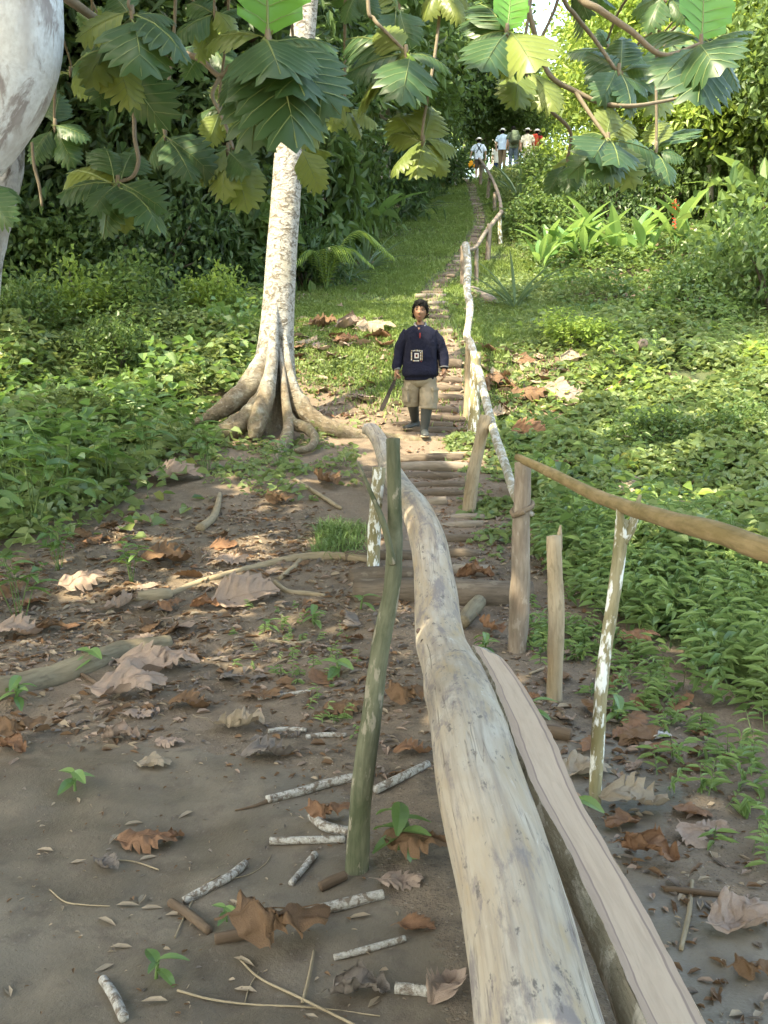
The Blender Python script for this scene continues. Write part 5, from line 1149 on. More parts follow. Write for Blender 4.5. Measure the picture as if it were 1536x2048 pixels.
# ------------------------------------------------------------------ single plants
def broad_plant(seed, nst, hr, L, W, mat='broad'):
    rs = np.random.RandomState(seed); fol = MB(); st = MB()
    for _ in range(nst):
        a = rs.uniform(0, 6.28); h = rs.uniform(*hr); ln = rs.uniform(.1, .5) * h; b = np.array([rs.normal() * .03, rs.normal() * .03, -.02]); t = b + [math.cos(a) * ln, math.sin(a) * ln, h]
        m = (b + t) / 2 + [0, 0, h * .1]; addtube(st, [b, m, t], [.006, .005, .003], n=6, seg=8)
        K = rs.randint(3, 6)
        for k in range(K):
            f = .4 + .6 * (k + 1) / K; p = b * (1 - f) ** 2 + 2 * m * f * (1 - f) + t * f * f; aa = a + k * 2.4 + rs.uniform(-.4, .4)
            l = L * rs.uniform(.7, 1.15); ax = np.array([[math.cos(aa), math.sin(aa), rs.uniform(-.1, .7)]]); nr = np.array([[rs.normal() * .2, rs.normal() * .2 - .2, 1.0]])
            # broad leaf with a few more facets
            fine_leaf(fol, p, ax[0], nr[0], l, l * W / L, rs)
    return fol, st
def fine_leaf(mb, p, ax, nr, L, W, rs, seg=5, droop=.35, mat=0, cup=.18):
    ax = ax / np.linalg.norm(ax); nr = nr - ax * nr.dot(ax); nr = nr / np.linalg.norm(nr); s = np.cross(nr, ax); V = []; t = np.linspace(0, 1, seg + 1)
    for k in t:
        w = W * .5 * math.sin(math.pi * min(1, k * .92 + .04)) ** .8 * (1 - .25 * k); c = p + ax * L * k - nr * L * droop * k * k
        V += [c + s * w + nr * w * cup * 2, c, c - s * w + nr * w * cup * 2]
    Fq = []
    for k in range(seg):
        b = 3 * k; Fq += [(b + 1, b + 4, b + 3, b), (b + 2, b + 5, b + 4, b + 1)]
    mb.add(np.array(V), Fq, mat, rs.rand(), smooth=False)
def plant(name, protos_, k, px, py, rz, sc, label, cat, group):
    fol, st = protos_[k]; r = thing(name, label, cat, G(px, py), rz, group); r.scale = (sc, sc, sc); local('foliage', fol, r); local('stem', st, r); return r
BP = []
for k in range(5):
    f, s = broad_plant(400 + k, 6 + k % 3, (.40, .75), .25, .105); BP.append((f.mesh('foliage', M['broad']), s.mesh('stem', M['stem'])))
SP = []
for k in range(3):
    f, s = broad_plant(420 + k, 1 + k % 2, (.06, .13), .085, .042); SP.append((f.mesh('foliage', M['broad']), s.mesh('stem', M['stem'])))
BG = 'broad leaved plants along the left bank'
for k, (px, py, sc, lb) in enumerate([(-30, 1100, 1.15, 'broad leaved plant cut by the left edge, with a yellowing leaf'), (60, 1060, 1.1, 'tall broad leaved plant nearest the left edge'), (130, 1010, 1.05, 'broad leaved clump left of the flat pinkish leaf'), (215, 985, 1.0, 'broad leaved clump behind the left bank seedlings'), (20, 990, 1.1, 'dense broad leaved clump at the left edge behind the tall one'), (300, 935, .95, 'broad leaved clump above the flat pinkish leaf'), (370, 905, .9, 'broad leaved clump left of the buttress roots'), (415, 945, .7, 'small broad leaved plant by the foot of the root ridge'),
                                         (105, 925, 1.0, 'broad leaved clump deep in the left ground cover'), (255, 870, .95, 'upper broad leaved clump in the left ground cover'), (545, 850, .45, 'single big leaf plant growing between two buttress roots'), (35, 1235, .6, 'leafy seedling in front of the left bank'), (120, 1140, .55, 'low leafy plant at the edge of the left bank'), (265, 1165, .45, 'small leafy plant right of the arched pinkish leaf'), (560, 935, .5, 'fresh leafy plant beside the front buttress root')]):
    plant('broad_leaf_plant', BP, k % 5, px, py, k * 1.3, sc, lb, 'plant', BG)
for k, (px, py, sc, lb) in enumerate([(168, 1592, 1.1, 'little green seedling alone on the mud'), (765, 1690, 1.6, 'bright seedling at the right side of the mossy post\'s foot'), (322, 1945, .9, 'single bright green leaf sprout at the bottom of the mud'), (700, 1365, 1.4, 'thin seedling just left of the mossy post'), (615, 1245, 1.2, 'slender seedling on the dirt below the long root'), (725, 1215, 1.3, 'yellow green seedling by the thick cross log'), (200, 1345, 1.5, 'seedling growing beside the half buried log'), (20, 1400, 1.3, 'seedling at the left edge on the half buried log'),
                                         (1062, 1430, 1.3, 'seedling right of the split log'), (1195, 1655, 1.2, 'two leaved seedling at the slender spotted post\'s foot'), (1210, 1440, 1.3, 'seedling with a broad leaf behind the slender spotted post'), (540, 1258, 1.0, 'feathery little plant on the dirt in the middle'), (470, 1850, .6, 'tiny sprout beside the big crumpled leaf'), (955, 1300, 1.1, 'seedling squeezed behind the split log\'s far end')]):
    plant('seedling', SP, k % 3, px, py, k * 2.1, sc, lb, 'seedling', 'seedlings on the bare ground')

# strap-leaved rosettes, the fern-palm, heliconias
def strap(seed, n, L, W, droop=.5, mat='agave'):
    rs = np.random.RandomState(seed); mb = MB()
    for k in range(n):
        a = k * 2.4 + rs.uniform(-.3, .3); el = rs.uniform(.35, 1.35); ax = np.array([math.cos(a) * math.cos(el), math.sin(a) * math.cos(el), math.sin(el)]); nr = np.array([-math.cos(a) * math.sin(el), -math.sin(a) * math.sin(el), math.cos(el)])
        fine_leaf(mb, np.array([math.cos(a), math.sin(a), 0]) * .03, ax, nr, L * rs.uniform(.65, 1.1), W, rs, 6, droop * rs.uniform(.5, 1.3), 0, .35)
    return mb.mesh('rosette', M[mat])
ST = [strap(501, 26, 1.15, .075, .45), strap(502, 20, .95, .06, .4), strap(503, 24, 1.05, .065, .6)]
for k, (px, py, me_, sc, lb) in enumerate([(732, 545, 0, 1.05, 'large strap leaved rosette at the forest edge beyond the trunk'), (812, 432, 2, 1.35, 'strap leaved rosette higher on the forest edge'), (1040, 410, 0, 1.45, 'big spiky rosette right of the bowed rail'), (1030, 618, 1, 1.15, 'small spiky rosette on the grass right of the pale rail'), (700, 560, 2, .8, 'low strap leaved rosette next to the large one'), (880, 365, 1, 1.2, 'spiky rosette near the hilltop left of the path')]):
    o = link('strap_leaf_plant', ST[me_]); o.location = [float(v) for v in G(px, py)]; o.scale = (sc, sc, sc); o.rotation_euler.z = k; tag(o, lb, 'rosette plant', 'strap leaved rosettes')
def frond(mb, pts, L, W, rs, mat=0):
    C = catmull(pts, 30); T, _, _ = frames(C)
    for k in range(3, 30):
        for sg in (1, -1):
            s = np.cross(T[k], [0, 0, 1.0]); s = s / (np.linalg.norm(s) + 1e-9) * sg; ax = s * .8 + T[k] * .7 + np.array([0, 0, -.25]); l = L * math.sin(math.pi * (k / 31) ** .8 * .95) + .04
            fine_leaf(mb, C[k], ax, np.array([0, 0, 1.0]) + s * .2, l, W, rs, 3, .25, mat)
    addtube(mb, pts, [.014, .012, .009, .004][:len(pts)], mat=1, n=6)
def palm():
    rs = np.random.RandomState(510); mb = MB()
    for a, el, L in ((.1, 1.25, 1.7), (2.6, .9, 1.2), (-.9, .8, 1.2), (1.6, 1.0, 1.3), (4.0, .8, 1.1), (5.2, 1.1, 1.2), (-.15, .95, 1.2)):
        d = np.array([math.cos(a), math.sin(a), 0]); frond(mb, [np.zeros(3), d * L * .16 + [0, 0, L * .52], d * L * .42 + [0, 0, L * .72], d * L * .78 + [0, 0, L * .44]], .22 * L, .032, rs)
    return mb
root = thing('young_palm', 'yellow green young palm with arching feathery frond behind the pale trunk', 'palm', G(652, 585)); local('fronds', palm().mesh('fronds', [M['jungle2'], M['stem']]), root)
def helic(seed, n, h, L, W):
    rs = np.random.RandomState(seed); fol = MB(); st = MB()
    for k in range(n):
        a = rs.uniform(0, 6.28); el = rs.uniform(.60, 1.42); hh = h * rs.uniform(.5, 1.1); d = np.array([math.cos(a), math.sin(a), 0]); b = d * rs.uniform(.0, .15); t = b + d * hh * .25 + [0, 0, hh]
        addtube(st, [b, (b + t) / 2 - d * .03, t], [.018, .014, .010], n=7, seg=8)
        ax = d * math.cos(el) + np.array([0, 0, math.sin(el)]); nr = -d * math.sin(el) + np.array([0, 0, math.cos(el)]) + rs.normal(size=3) * .25; l = L * rs.uniform(.7, 1.15)
        fine_leaf(fol, t, ax, nr, l, W * rs.uniform(.8, 1.2), rs, 8, rs.uniform(.15, .65), 0, .22)
    return fol.mesh('foliage', M['helic']), st.mesh('stem', M['stem'])
HP = [helic(520, 11, .55, 1.05, .30), helic(521, 9, .45, .95, .27), helic(522, 6, .9, 1.5, .36), helic(523, 11, .5, 1.0, .28)]
HG = 'heliconias on the right slope'
for k, (px, py, v, sc, lb) in enumerate([(1105, 515, 1, 1.0, 'heliconia at the path side end of the clump'), (1140, 505, 0, 1.0, 'heliconia in the path side half of the clump'), (1170, 520, 3, .95, 'heliconia in front in the middle of the clump'), (1200, 500, 0, 1.05, 'tall heliconia in the middle of the clump'), (1235, 515, 3, 1.05, 'heliconia right of the clump\'s middle'), (1265, 500, 0, 1.1, 'heliconia near the red flower, behind'), (1290, 520, 1, 1.1, 'heliconia near the red flower, in front'),
                                         (1345, 510, 2, 1.05, 'heliconia carrying the hanging red flower'), (1398, 515, 2, 1.2, 'tall upright heliconia with two big bright leaves'), (1478, 500, 2, 1.1, 'heliconia with a single upright pale leaf by the right edge'), (1530, 440, 2, 1.25, 'heliconia cut by the right edge, high up'), (1500, 590, 0, 1.2, 'heliconia with a yellowing torn leaf by the right edge'), (1080, 530, 1, .8, 'lowest heliconia closest to the rail'), (690, 470, 2, .9, 'dark arching heliconia under the forest edge left of the path')]):
    fol, st = HP[v]; r = thing('heliconia_plant', lb, 'heliconia', G(px, py + 18), k * 1.7, HG); sc *= .88; r.scale = (sc, sc, sc); local('foliage', fol, r); local('stem', st, r)
    if k == 7:
        fl = MB(); rs = np.random.RandomState(5)
        for q in range(14):
            sg = 1 if q % 2 else -1; p = np.array([sg * .012, -.10, 1.45 - q * .045]); fine_leaf(fl, p, np.array([sg * 1.0, -.2, .25]), np.array([0, -.3, 1.0]), .10 - .003 * q, .05, rs, 3, .1, 0, .6); 
        addtube(fl, [(0, -.02, 1.3), (0, -.06, 1.55), (0, -.1, 1.48), (0, -.1, .82)], [.012, .012, .012, .008], n=6)
        q = local('flower', fl.mesh('flower', M['redflower']), r); q.rotation_euler.z = -k * 1.7

for k, (px, py, v, sc, lb) in enumerate([(330, 585, 0, 1.0, 'big leaved dark plant under the left forest edge, nearest the middle'), (90, 590, 3, 1.0, 'big leaved plant under the left forest edge near the white trunk'), (605, 560, 1, .9, 'big leaved plant right behind the pale trunk'), (745, 480, 2, .8, 'big leaved plant arching from the forest edge over the upper rosette')]):
    fol, st = HP[v]; r = thing('large_leaf_plant', lb, 'plant', G(px, py), k * 2.3, 'big leaved plants at the forest edge'); r.scale = (sc, sc, sc); local('foliage', fol, r); local('stem', st, r)
# ------------------------------------------------------------------ shrubs and trees
def shrub_mesh(seed, w, h, nc, per, L, W, mat):
    rs = np.random.RandomState(seed); c, pos, ax, nr, l, wd, vv = crown_cloud(rs, w, w, h, nc, per, L, W, .20 * w + .05, .7, .45, -.25)
    pos[:, 2] = np.maximum(pos[:, 2] + h * .30, .02); mb = MB(); add_leaves(mb, pos, ax, nr, l, wd, var=vv)
    st = MB()
    for q in c[:9]: addtube(st, [(0, 0, -.1), q * .4 + [0, 0, h * .25], q * .9 + [0, 0, h * .3]], [.03, .02, .008], n=6, seg=10)
    return mb.mesh('foliage', M[mat]), st.mesh('stem', M['darkbark'])
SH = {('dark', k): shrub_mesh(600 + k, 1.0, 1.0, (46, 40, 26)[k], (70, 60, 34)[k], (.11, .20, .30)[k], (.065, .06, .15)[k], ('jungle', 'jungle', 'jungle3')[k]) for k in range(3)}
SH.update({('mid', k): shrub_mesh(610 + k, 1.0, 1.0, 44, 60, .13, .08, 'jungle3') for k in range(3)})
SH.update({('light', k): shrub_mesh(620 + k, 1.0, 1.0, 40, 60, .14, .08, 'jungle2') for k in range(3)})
def shrub(kind_, k, px, py, w, h, label, group, Y=None):
    fol, st = SH[(kind_, k % 3)]; g = G(px, py) if Y is None else None
    if g is None:
        x = (px - 768) / F * Y * 1.0; g = np.array([x, Y, h1(x, Y)])
    r = thing('shrub', label, 'shrub', g, k * 1.9, group); r.scale = (w, w, h); local('foliage', fol, r); local('stem', st, r); return r
LG = 'shrubs along the left forest edge'; RGp = 'shrubs on the right slope'
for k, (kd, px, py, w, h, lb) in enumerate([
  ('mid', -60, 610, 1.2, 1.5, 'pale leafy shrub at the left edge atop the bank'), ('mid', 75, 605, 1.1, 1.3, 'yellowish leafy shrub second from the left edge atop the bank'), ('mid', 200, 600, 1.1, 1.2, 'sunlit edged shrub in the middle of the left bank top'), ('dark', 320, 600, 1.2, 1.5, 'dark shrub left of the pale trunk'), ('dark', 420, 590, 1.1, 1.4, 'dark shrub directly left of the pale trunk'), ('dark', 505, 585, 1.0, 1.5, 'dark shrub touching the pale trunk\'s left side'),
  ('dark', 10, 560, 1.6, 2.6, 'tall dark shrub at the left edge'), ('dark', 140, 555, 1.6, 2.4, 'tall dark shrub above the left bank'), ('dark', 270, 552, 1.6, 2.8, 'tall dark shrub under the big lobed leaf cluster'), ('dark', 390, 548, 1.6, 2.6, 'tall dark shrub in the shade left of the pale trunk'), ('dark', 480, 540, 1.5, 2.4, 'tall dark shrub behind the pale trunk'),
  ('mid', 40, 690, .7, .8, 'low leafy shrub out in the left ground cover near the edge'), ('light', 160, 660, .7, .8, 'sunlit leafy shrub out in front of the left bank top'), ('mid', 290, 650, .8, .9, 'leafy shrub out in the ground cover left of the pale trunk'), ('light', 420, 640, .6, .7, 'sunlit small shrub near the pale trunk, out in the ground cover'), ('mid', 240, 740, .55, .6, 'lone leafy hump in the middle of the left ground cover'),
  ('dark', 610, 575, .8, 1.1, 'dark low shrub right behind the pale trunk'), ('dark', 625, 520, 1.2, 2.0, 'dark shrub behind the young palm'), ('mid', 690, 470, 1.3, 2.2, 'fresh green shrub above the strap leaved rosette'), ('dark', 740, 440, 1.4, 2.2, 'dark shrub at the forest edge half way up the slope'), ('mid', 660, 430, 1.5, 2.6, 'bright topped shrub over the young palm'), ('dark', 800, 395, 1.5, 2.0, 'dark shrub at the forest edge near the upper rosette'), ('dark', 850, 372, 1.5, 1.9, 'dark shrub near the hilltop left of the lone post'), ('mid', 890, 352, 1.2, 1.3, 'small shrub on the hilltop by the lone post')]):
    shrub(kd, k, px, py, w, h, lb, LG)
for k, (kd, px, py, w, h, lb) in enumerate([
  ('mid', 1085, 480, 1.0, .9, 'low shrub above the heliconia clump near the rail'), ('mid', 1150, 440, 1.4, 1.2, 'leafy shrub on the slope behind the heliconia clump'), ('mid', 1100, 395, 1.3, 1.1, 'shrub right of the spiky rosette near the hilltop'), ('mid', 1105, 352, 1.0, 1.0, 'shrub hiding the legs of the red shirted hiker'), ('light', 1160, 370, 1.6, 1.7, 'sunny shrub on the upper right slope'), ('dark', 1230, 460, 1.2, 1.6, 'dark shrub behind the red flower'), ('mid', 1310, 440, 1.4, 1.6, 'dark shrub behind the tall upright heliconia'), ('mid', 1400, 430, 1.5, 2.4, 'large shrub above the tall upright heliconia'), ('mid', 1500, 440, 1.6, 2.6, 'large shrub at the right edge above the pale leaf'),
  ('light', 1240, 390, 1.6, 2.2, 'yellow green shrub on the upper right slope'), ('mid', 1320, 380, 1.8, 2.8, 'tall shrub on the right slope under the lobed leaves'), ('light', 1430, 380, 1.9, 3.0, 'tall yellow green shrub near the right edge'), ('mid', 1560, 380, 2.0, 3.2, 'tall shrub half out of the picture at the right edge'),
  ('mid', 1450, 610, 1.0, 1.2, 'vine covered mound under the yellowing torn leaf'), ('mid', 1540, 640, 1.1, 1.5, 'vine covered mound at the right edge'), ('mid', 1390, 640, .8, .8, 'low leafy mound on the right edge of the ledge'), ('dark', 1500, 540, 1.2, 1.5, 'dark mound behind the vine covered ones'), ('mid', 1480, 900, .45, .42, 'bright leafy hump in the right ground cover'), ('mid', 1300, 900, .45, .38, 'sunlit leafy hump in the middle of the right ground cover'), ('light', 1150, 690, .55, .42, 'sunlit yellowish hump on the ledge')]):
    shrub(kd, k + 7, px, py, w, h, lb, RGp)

def tree_mesh(seed, h, rx, rz, nc, per, L, W, mat, tr, bark, cz=None, sig=.5):
    rs = np.random.RandomState(seed); cz = h - rz if cz is None else cz; c, pos, ax, nr, l, wd, vv = crown_cloud(rs, rx, rx, rz, nc, per, L, W, sig, .6, .35)
    mb = MB(); add_leaves(mb, pos + [0, 0, cz], ax, nr, l, wd, var=vv)
    t = MB(); b = [(0, 0, -.3), (rs.normal() * .1, rs.normal() * .1, h * .3), (rs.normal() * .25, rs.normal() * .25, h * .6), (rs.normal() * .2, rs.normal() * .2, h * .92)]
    addtube(t, b, [tr * 1.3, tr, tr * .75, tr * .25], n=12, bump=.12, seed=seed)
    for k in range(min(len(c), 16)):
        s = np.array(b[1]) * .4 + np.array(b[2]) * .6 if k % 2 else np.array(b[2]); e = c[k] * .85 + [0, 0, cz]; s = s.copy(); s[2] = min(s[2], max(e[2] - .5, h * .2))
        addtube(t, [s, (s + e) / 2 + [0, 0, -.2], e], [tr * .45, tr * .28, tr * .1], n=7, seg=10, bump=.15)
    return mb.mesh('crown', M[mat]), t.mesh('trunk', M[bark])
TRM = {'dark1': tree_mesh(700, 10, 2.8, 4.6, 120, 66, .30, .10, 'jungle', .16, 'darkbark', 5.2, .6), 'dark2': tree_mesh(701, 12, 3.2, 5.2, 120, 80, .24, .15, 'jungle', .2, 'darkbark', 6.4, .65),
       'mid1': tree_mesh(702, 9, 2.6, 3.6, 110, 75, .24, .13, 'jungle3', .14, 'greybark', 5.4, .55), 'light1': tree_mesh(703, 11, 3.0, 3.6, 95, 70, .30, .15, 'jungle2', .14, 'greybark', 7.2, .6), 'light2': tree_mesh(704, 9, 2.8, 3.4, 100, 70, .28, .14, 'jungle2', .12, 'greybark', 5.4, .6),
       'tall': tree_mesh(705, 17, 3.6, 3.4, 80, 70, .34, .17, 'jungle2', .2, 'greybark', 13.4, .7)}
def tree(kd, px, Y, sc, label, group, rz=0, x=None):
    cr, tr = TRM[kd]; x = (px - 768) / F * Y if x is None else x
    r = thing('jungle_tree', label, 'tree', (x, Y, h1(x, Y)), rz, group); r.scale = (sc, sc, sc); local('trunk', tr, r); local('crown', cr, r); return r
TG1 = 'trees of the left forest'; TG2 = 'trees behind the hilltop'; TG3 = 'trees on the right slope'
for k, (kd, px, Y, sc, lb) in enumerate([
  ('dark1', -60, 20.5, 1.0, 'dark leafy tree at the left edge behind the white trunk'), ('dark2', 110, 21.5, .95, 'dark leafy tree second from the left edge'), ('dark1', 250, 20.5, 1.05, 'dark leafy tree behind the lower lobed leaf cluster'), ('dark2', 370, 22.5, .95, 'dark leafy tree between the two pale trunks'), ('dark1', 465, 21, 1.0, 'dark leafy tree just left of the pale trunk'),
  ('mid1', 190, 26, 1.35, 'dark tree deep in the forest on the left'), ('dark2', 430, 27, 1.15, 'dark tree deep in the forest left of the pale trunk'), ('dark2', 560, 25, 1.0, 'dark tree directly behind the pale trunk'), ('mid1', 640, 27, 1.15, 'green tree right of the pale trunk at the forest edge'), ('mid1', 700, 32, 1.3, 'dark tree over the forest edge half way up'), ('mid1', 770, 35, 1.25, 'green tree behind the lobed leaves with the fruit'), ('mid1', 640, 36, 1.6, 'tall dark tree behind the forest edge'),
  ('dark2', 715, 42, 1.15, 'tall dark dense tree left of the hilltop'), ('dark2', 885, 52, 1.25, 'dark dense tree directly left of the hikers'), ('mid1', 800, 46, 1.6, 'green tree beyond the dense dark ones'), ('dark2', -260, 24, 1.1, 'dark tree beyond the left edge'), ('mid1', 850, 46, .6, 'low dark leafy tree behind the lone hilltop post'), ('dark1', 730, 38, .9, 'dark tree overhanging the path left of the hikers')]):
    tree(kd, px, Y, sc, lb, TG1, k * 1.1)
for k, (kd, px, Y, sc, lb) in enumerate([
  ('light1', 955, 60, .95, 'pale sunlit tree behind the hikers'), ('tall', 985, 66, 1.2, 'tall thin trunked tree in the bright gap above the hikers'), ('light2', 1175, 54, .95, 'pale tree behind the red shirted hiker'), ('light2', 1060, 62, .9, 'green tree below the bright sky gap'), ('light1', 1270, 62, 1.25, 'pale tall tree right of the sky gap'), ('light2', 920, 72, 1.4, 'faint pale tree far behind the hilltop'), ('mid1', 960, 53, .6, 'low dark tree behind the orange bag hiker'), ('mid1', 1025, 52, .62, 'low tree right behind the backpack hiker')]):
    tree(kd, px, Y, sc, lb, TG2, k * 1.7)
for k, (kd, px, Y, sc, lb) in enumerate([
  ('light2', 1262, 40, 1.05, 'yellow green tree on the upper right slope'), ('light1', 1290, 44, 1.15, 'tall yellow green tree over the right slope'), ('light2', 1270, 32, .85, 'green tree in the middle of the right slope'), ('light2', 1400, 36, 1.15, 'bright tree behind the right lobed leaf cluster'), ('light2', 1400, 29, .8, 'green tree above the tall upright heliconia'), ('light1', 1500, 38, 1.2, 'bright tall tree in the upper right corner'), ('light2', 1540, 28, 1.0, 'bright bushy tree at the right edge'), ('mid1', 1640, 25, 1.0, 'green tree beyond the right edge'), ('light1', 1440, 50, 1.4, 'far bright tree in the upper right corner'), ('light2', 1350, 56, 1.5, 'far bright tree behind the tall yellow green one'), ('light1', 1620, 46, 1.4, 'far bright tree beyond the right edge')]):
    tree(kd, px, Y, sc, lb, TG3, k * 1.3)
# unseen trees left of and behind the camera, placed to shade mud, bank and forest
for k, (x, y, sc, kd, lb) in enumerate([(-3.6, .4, 1.0, 'shade1', 'big shade tree left of the camera'), (-8.6, 6.4, 1.0, 'shade1', 'big shade tree left of the leaning white trunk'), (-2.0, -5.5, 1.0, 'shade1', 'big shade tree behind the camera on the left'), (2.5, -2.6, .95, 'shade1', 'big shade tree behind the camera on the right'), (-13, 18.5, 1.05, 'dark2', 'unseen dark tree added left of the forest edge for shade'), (-9.4, 14.6, 1.25, 'shade1', 'unseen high crowned tree added left of the bank to shade the forest'), (-12.5, 23, 1.2, 'dark2', 'dark tree far left in the forest')]):
    if kd == 'shade1' and 'shade1' not in TRM: TRM['shade1'] = tree_mesh(720, 10, 4.0, 2.6, 90, 60, .42, .24, 'jungle3', .25, 'greybark', 7.4, .6)
    tree(kd, 0, y, sc, lb, 'shade trees outside the picture', k, x=x)
# ------------------------------------------------------------------ people
def skin_mesh(verts, edges, radii, root=0, lv=2):
    me = bpy.data.meshes.new('tmp'); me.from_pydata([tuple(map(float, v)) for v in verts], edges, []); o = bpy.data.objects.new('tmp', me); COL.objects.link(o)
    o.modifiers.new('s', 'SKIN'); sm = o.modifiers.new('u', 'SUBSURF'); sm.levels = lv; sm.render_levels = lv
    for i, r in enumerate(radii):
        d = me.skin_vertices[0].data[i]; d.radius = r if hasattr(r, '__len__') else (r, r); d.use_root = (i == root)
    bpy.context.view_layer.update(); dg = bpy.context.evaluated_depsgraph_get(); ev = o.evaluated_get(dg); out = bpy.data.meshes.new_from_object(ev)
    V = np.array([v.co[:] for v in out.vertices]); Fp = [tuple(p.vertices) for p in out.polygons]
    bpy.data.objects.remove(o); bpy.data.meshes.remove(me); bpy.data.meshes.remove(out); return V, Fp
class Sk:
    def __init__(s): s.v = []; s.e = []; s.r = []
    def add(s, p, r, parent=None):
        s.v.append(p); s.r.append(r); i = len(s.v) - 1
        if parent is not None: s.e.append((parent, i))
        return i
    def chain(s, pts, rs, parent):
        for p, r in zip(pts, rs): parent = s.add(p, r, parent)
        return parent
def hand(sk, wr, d, side, palm, parent, curl=.5, sc=1.0):
    """palm and five fingers growing from the wrist; d = down the hand, side = toward the thumb, palm = out of the palm"""
    wr, d, side, palm = [np.array(q, float) for q in (wr, d, side, palm)]
    m = sk.add(wr + d * .045 * sc, (.030 * sc, .020 * sc), parent); k = sk.add(wr + d * .080 * sc, (.034 * sc, .018 * sc), m)
    for f, (o, L) in enumerate(((.028, .068), (.010, .078), (-.010, .072), (-.028, .056))):
        b = wr + d * .085 * sc + side * o * sc; i = sk.add(b, .0095 * sc, k); c = curl * (1 + .12 * f)
        p1 = b + (d * math.cos(c) + palm * math.sin(c)) * L * .5 * sc; p2 = p1 + (d * math.cos(c * 2.2) + palm * math.sin(c * 2.2)) * L * .5 * sc
        i = sk.add(p1, .0088 * sc, i); sk.add(p2, .0070 * sc, i)
    t0 = wr + d * .035 * sc + side * .030 * sc; i = sk.add(t0, .011 * sc, m); i = sk.add(t0 + (d * .6 + side * .5 + palm * .4) * .038 * sc, .0100 * sc, i); sk.add(t0 + (d * .9 + side * .35 + palm * .75) * .066 * sc, .0080 * sc, i)
def head_mesh(mb, c, s=1.0, yaw=0.0, tilt=0.0, mats=(0, 1, 2)):
    """a head with brow, eye sockets, nose, lips, chin and ears; faces -y"""
    n = 44; m = 34
    u = np.linspace(0, 2 * math.pi, n, endpoint=False); v = np.linspace(.03, math.pi - .03, m)
    X = np.sin(v)[:, None] * np.cos(u); Y_ = np.sin(v)[:, None] * np.sin(u); Z = np.cos(v)[:, None] + 0 * u
    x = X * .074; y = Y_ * .094; z = Z * .118
    jaw = sst(.0, -1.0, Z); x = x * (1 - .34 * jaw); y = y * (1 - .10 * jaw) - .012 * jaw * (Y_ < 0)
    fr = np.clip(-Y_, 0, 1)
    g = lambda cx, cz, sx, sz: np.exp(-((x - cx) / sx) ** 2 - ((z - cz) / sz) ** 2) * fr
    y = y - .024 * g(0, -.022, .013, .014) - .012 * g(0, .004, .009, .020) - .006 * g(0, .030, .045, .010) + .012 * g(.030, .012, .016, .012) + .012 * g(-.030, .012, .016, .012) - .007 * g(0, -.060, .020, .010) - .008 * g(0, -.098, .020, .014) - .004 * g(.042, -.012, .016, .02) - .004 * g(-.042, -.012, .016, .02)
    V = np.stack([x, y, z], -1).reshape(-1, 3)
    i = np.arange(m - 1)[:, None] * n; j = np.arange(n)[None, :]; jn = (j + 1) % n
    parts = [(V, [np.stack([i + j, i + n + j, i + n + jn, i + jn], -1).reshape(-1, 4)], mats[0])]
    for sg in (1, -1):
        parts.append((*ellipsoid((sg * .078, .008, -.005), (.010, .020, .032), 12, 8), mats[0]))
        parts.append((*ellipsoid((sg * .030, -.078, .012), (.0125, .006, .0050), 10, 6), mats[2])); parts.append((*ellipsoid((sg * .031, -.084, .034), (.020, .006, .0045), 10, 6), mats[2]))
    parts.append((*ellipsoid((0, -.090, -.062), (.022, .006, .0062), 12, 6), mats[1]))
    cy, sy = math.cos(yaw), math.sin(yaw); ct, st = math.cos(tilt), math.sin(tilt)
    Rm = np.array([[cy, -sy, 0], [sy, cy, 0], [0, 0, 1]]) @ np.array([[ct, 0, st], [0, 1, 0], [-st, 0, ct]])
    for V_, g_, mt in parts: mb.add(V_ * s @ Rm.T + np.array(c), g_, mt)
    return Rm
def hair_mesh(c, s, Rm, mat, seed=1, line=.045):
    n = 40; m = 30; u = np.linspace(0, 2 * math.pi, n, endpoint=False); v = np.linspace(.03, math.pi - .03, m)
    X = np.sin(v)[:, None] * np.cos(u); Y_ = np.sin(v)[:, None] * np.sin(u); Z = np.cos(v)[:, None] + 0 * u
    hz = np.where(Y_ < -.35, line / .118 + .25 * (np.abs(X) < .9) * 0, np.where(Y_ < .15, -.05, -.45)) + .10 * (fbm(X * 6 + 3, Y_ * 6, seed) - .5)
    front = sst(.75, .15, Y_ * -1); back = sst(.05, .45, Y_); lim = line / .118 * (1 - front) + (-.16) * front * (1 - back) - .55 * back; lim = lim + .34 * (fbm(X * 6, Y_ * 6, seed) - .5) 
    k = sst(lim - .05, lim + .05, Z); rr = .86 + k * (.23 + .20 * (fbm(X * 8 + 9, Z * 8 + Y_ * 7, seed) - .45) + .07 * (np.abs(X) > .5))
    V = np.stack([X * .076 * rr, Y_ * .096 * rr, Z * .120 * rr + .004 * k], -1).reshape(-1, 3) * s @ Rm.T + np.array(c)
    i = np.arange(m - 1)[:, None] * n; j = np.arange(n)[None, :]; jn = (j + 1) % n
    mb = MB(); mb.add(V, [np.stack([i + j, i + n + j, i + n + jn, i + jn], -1).reshape(-1, 4)])
    kk = np.nonzero(k.ravel() > .5)[0]; r_ = np.random.RandomState(seed + 40); kk = kk[r_.permutation(len(kk))[:420]]; P = V[kk]; out = nrm(P - np.array(c))
    ax = nrm(np.cross(out, r_.normal(size=out.shape)) + out * .35 + np.array([0, -.5, -.55])); add_leaves(mb, P - out * .006, ax, out, r_.uniform(.025, .05, len(kk)) * s, .012 * s, rs=r_, fold=.1, curl=.15)
    return mb.mesh('hair', mat)

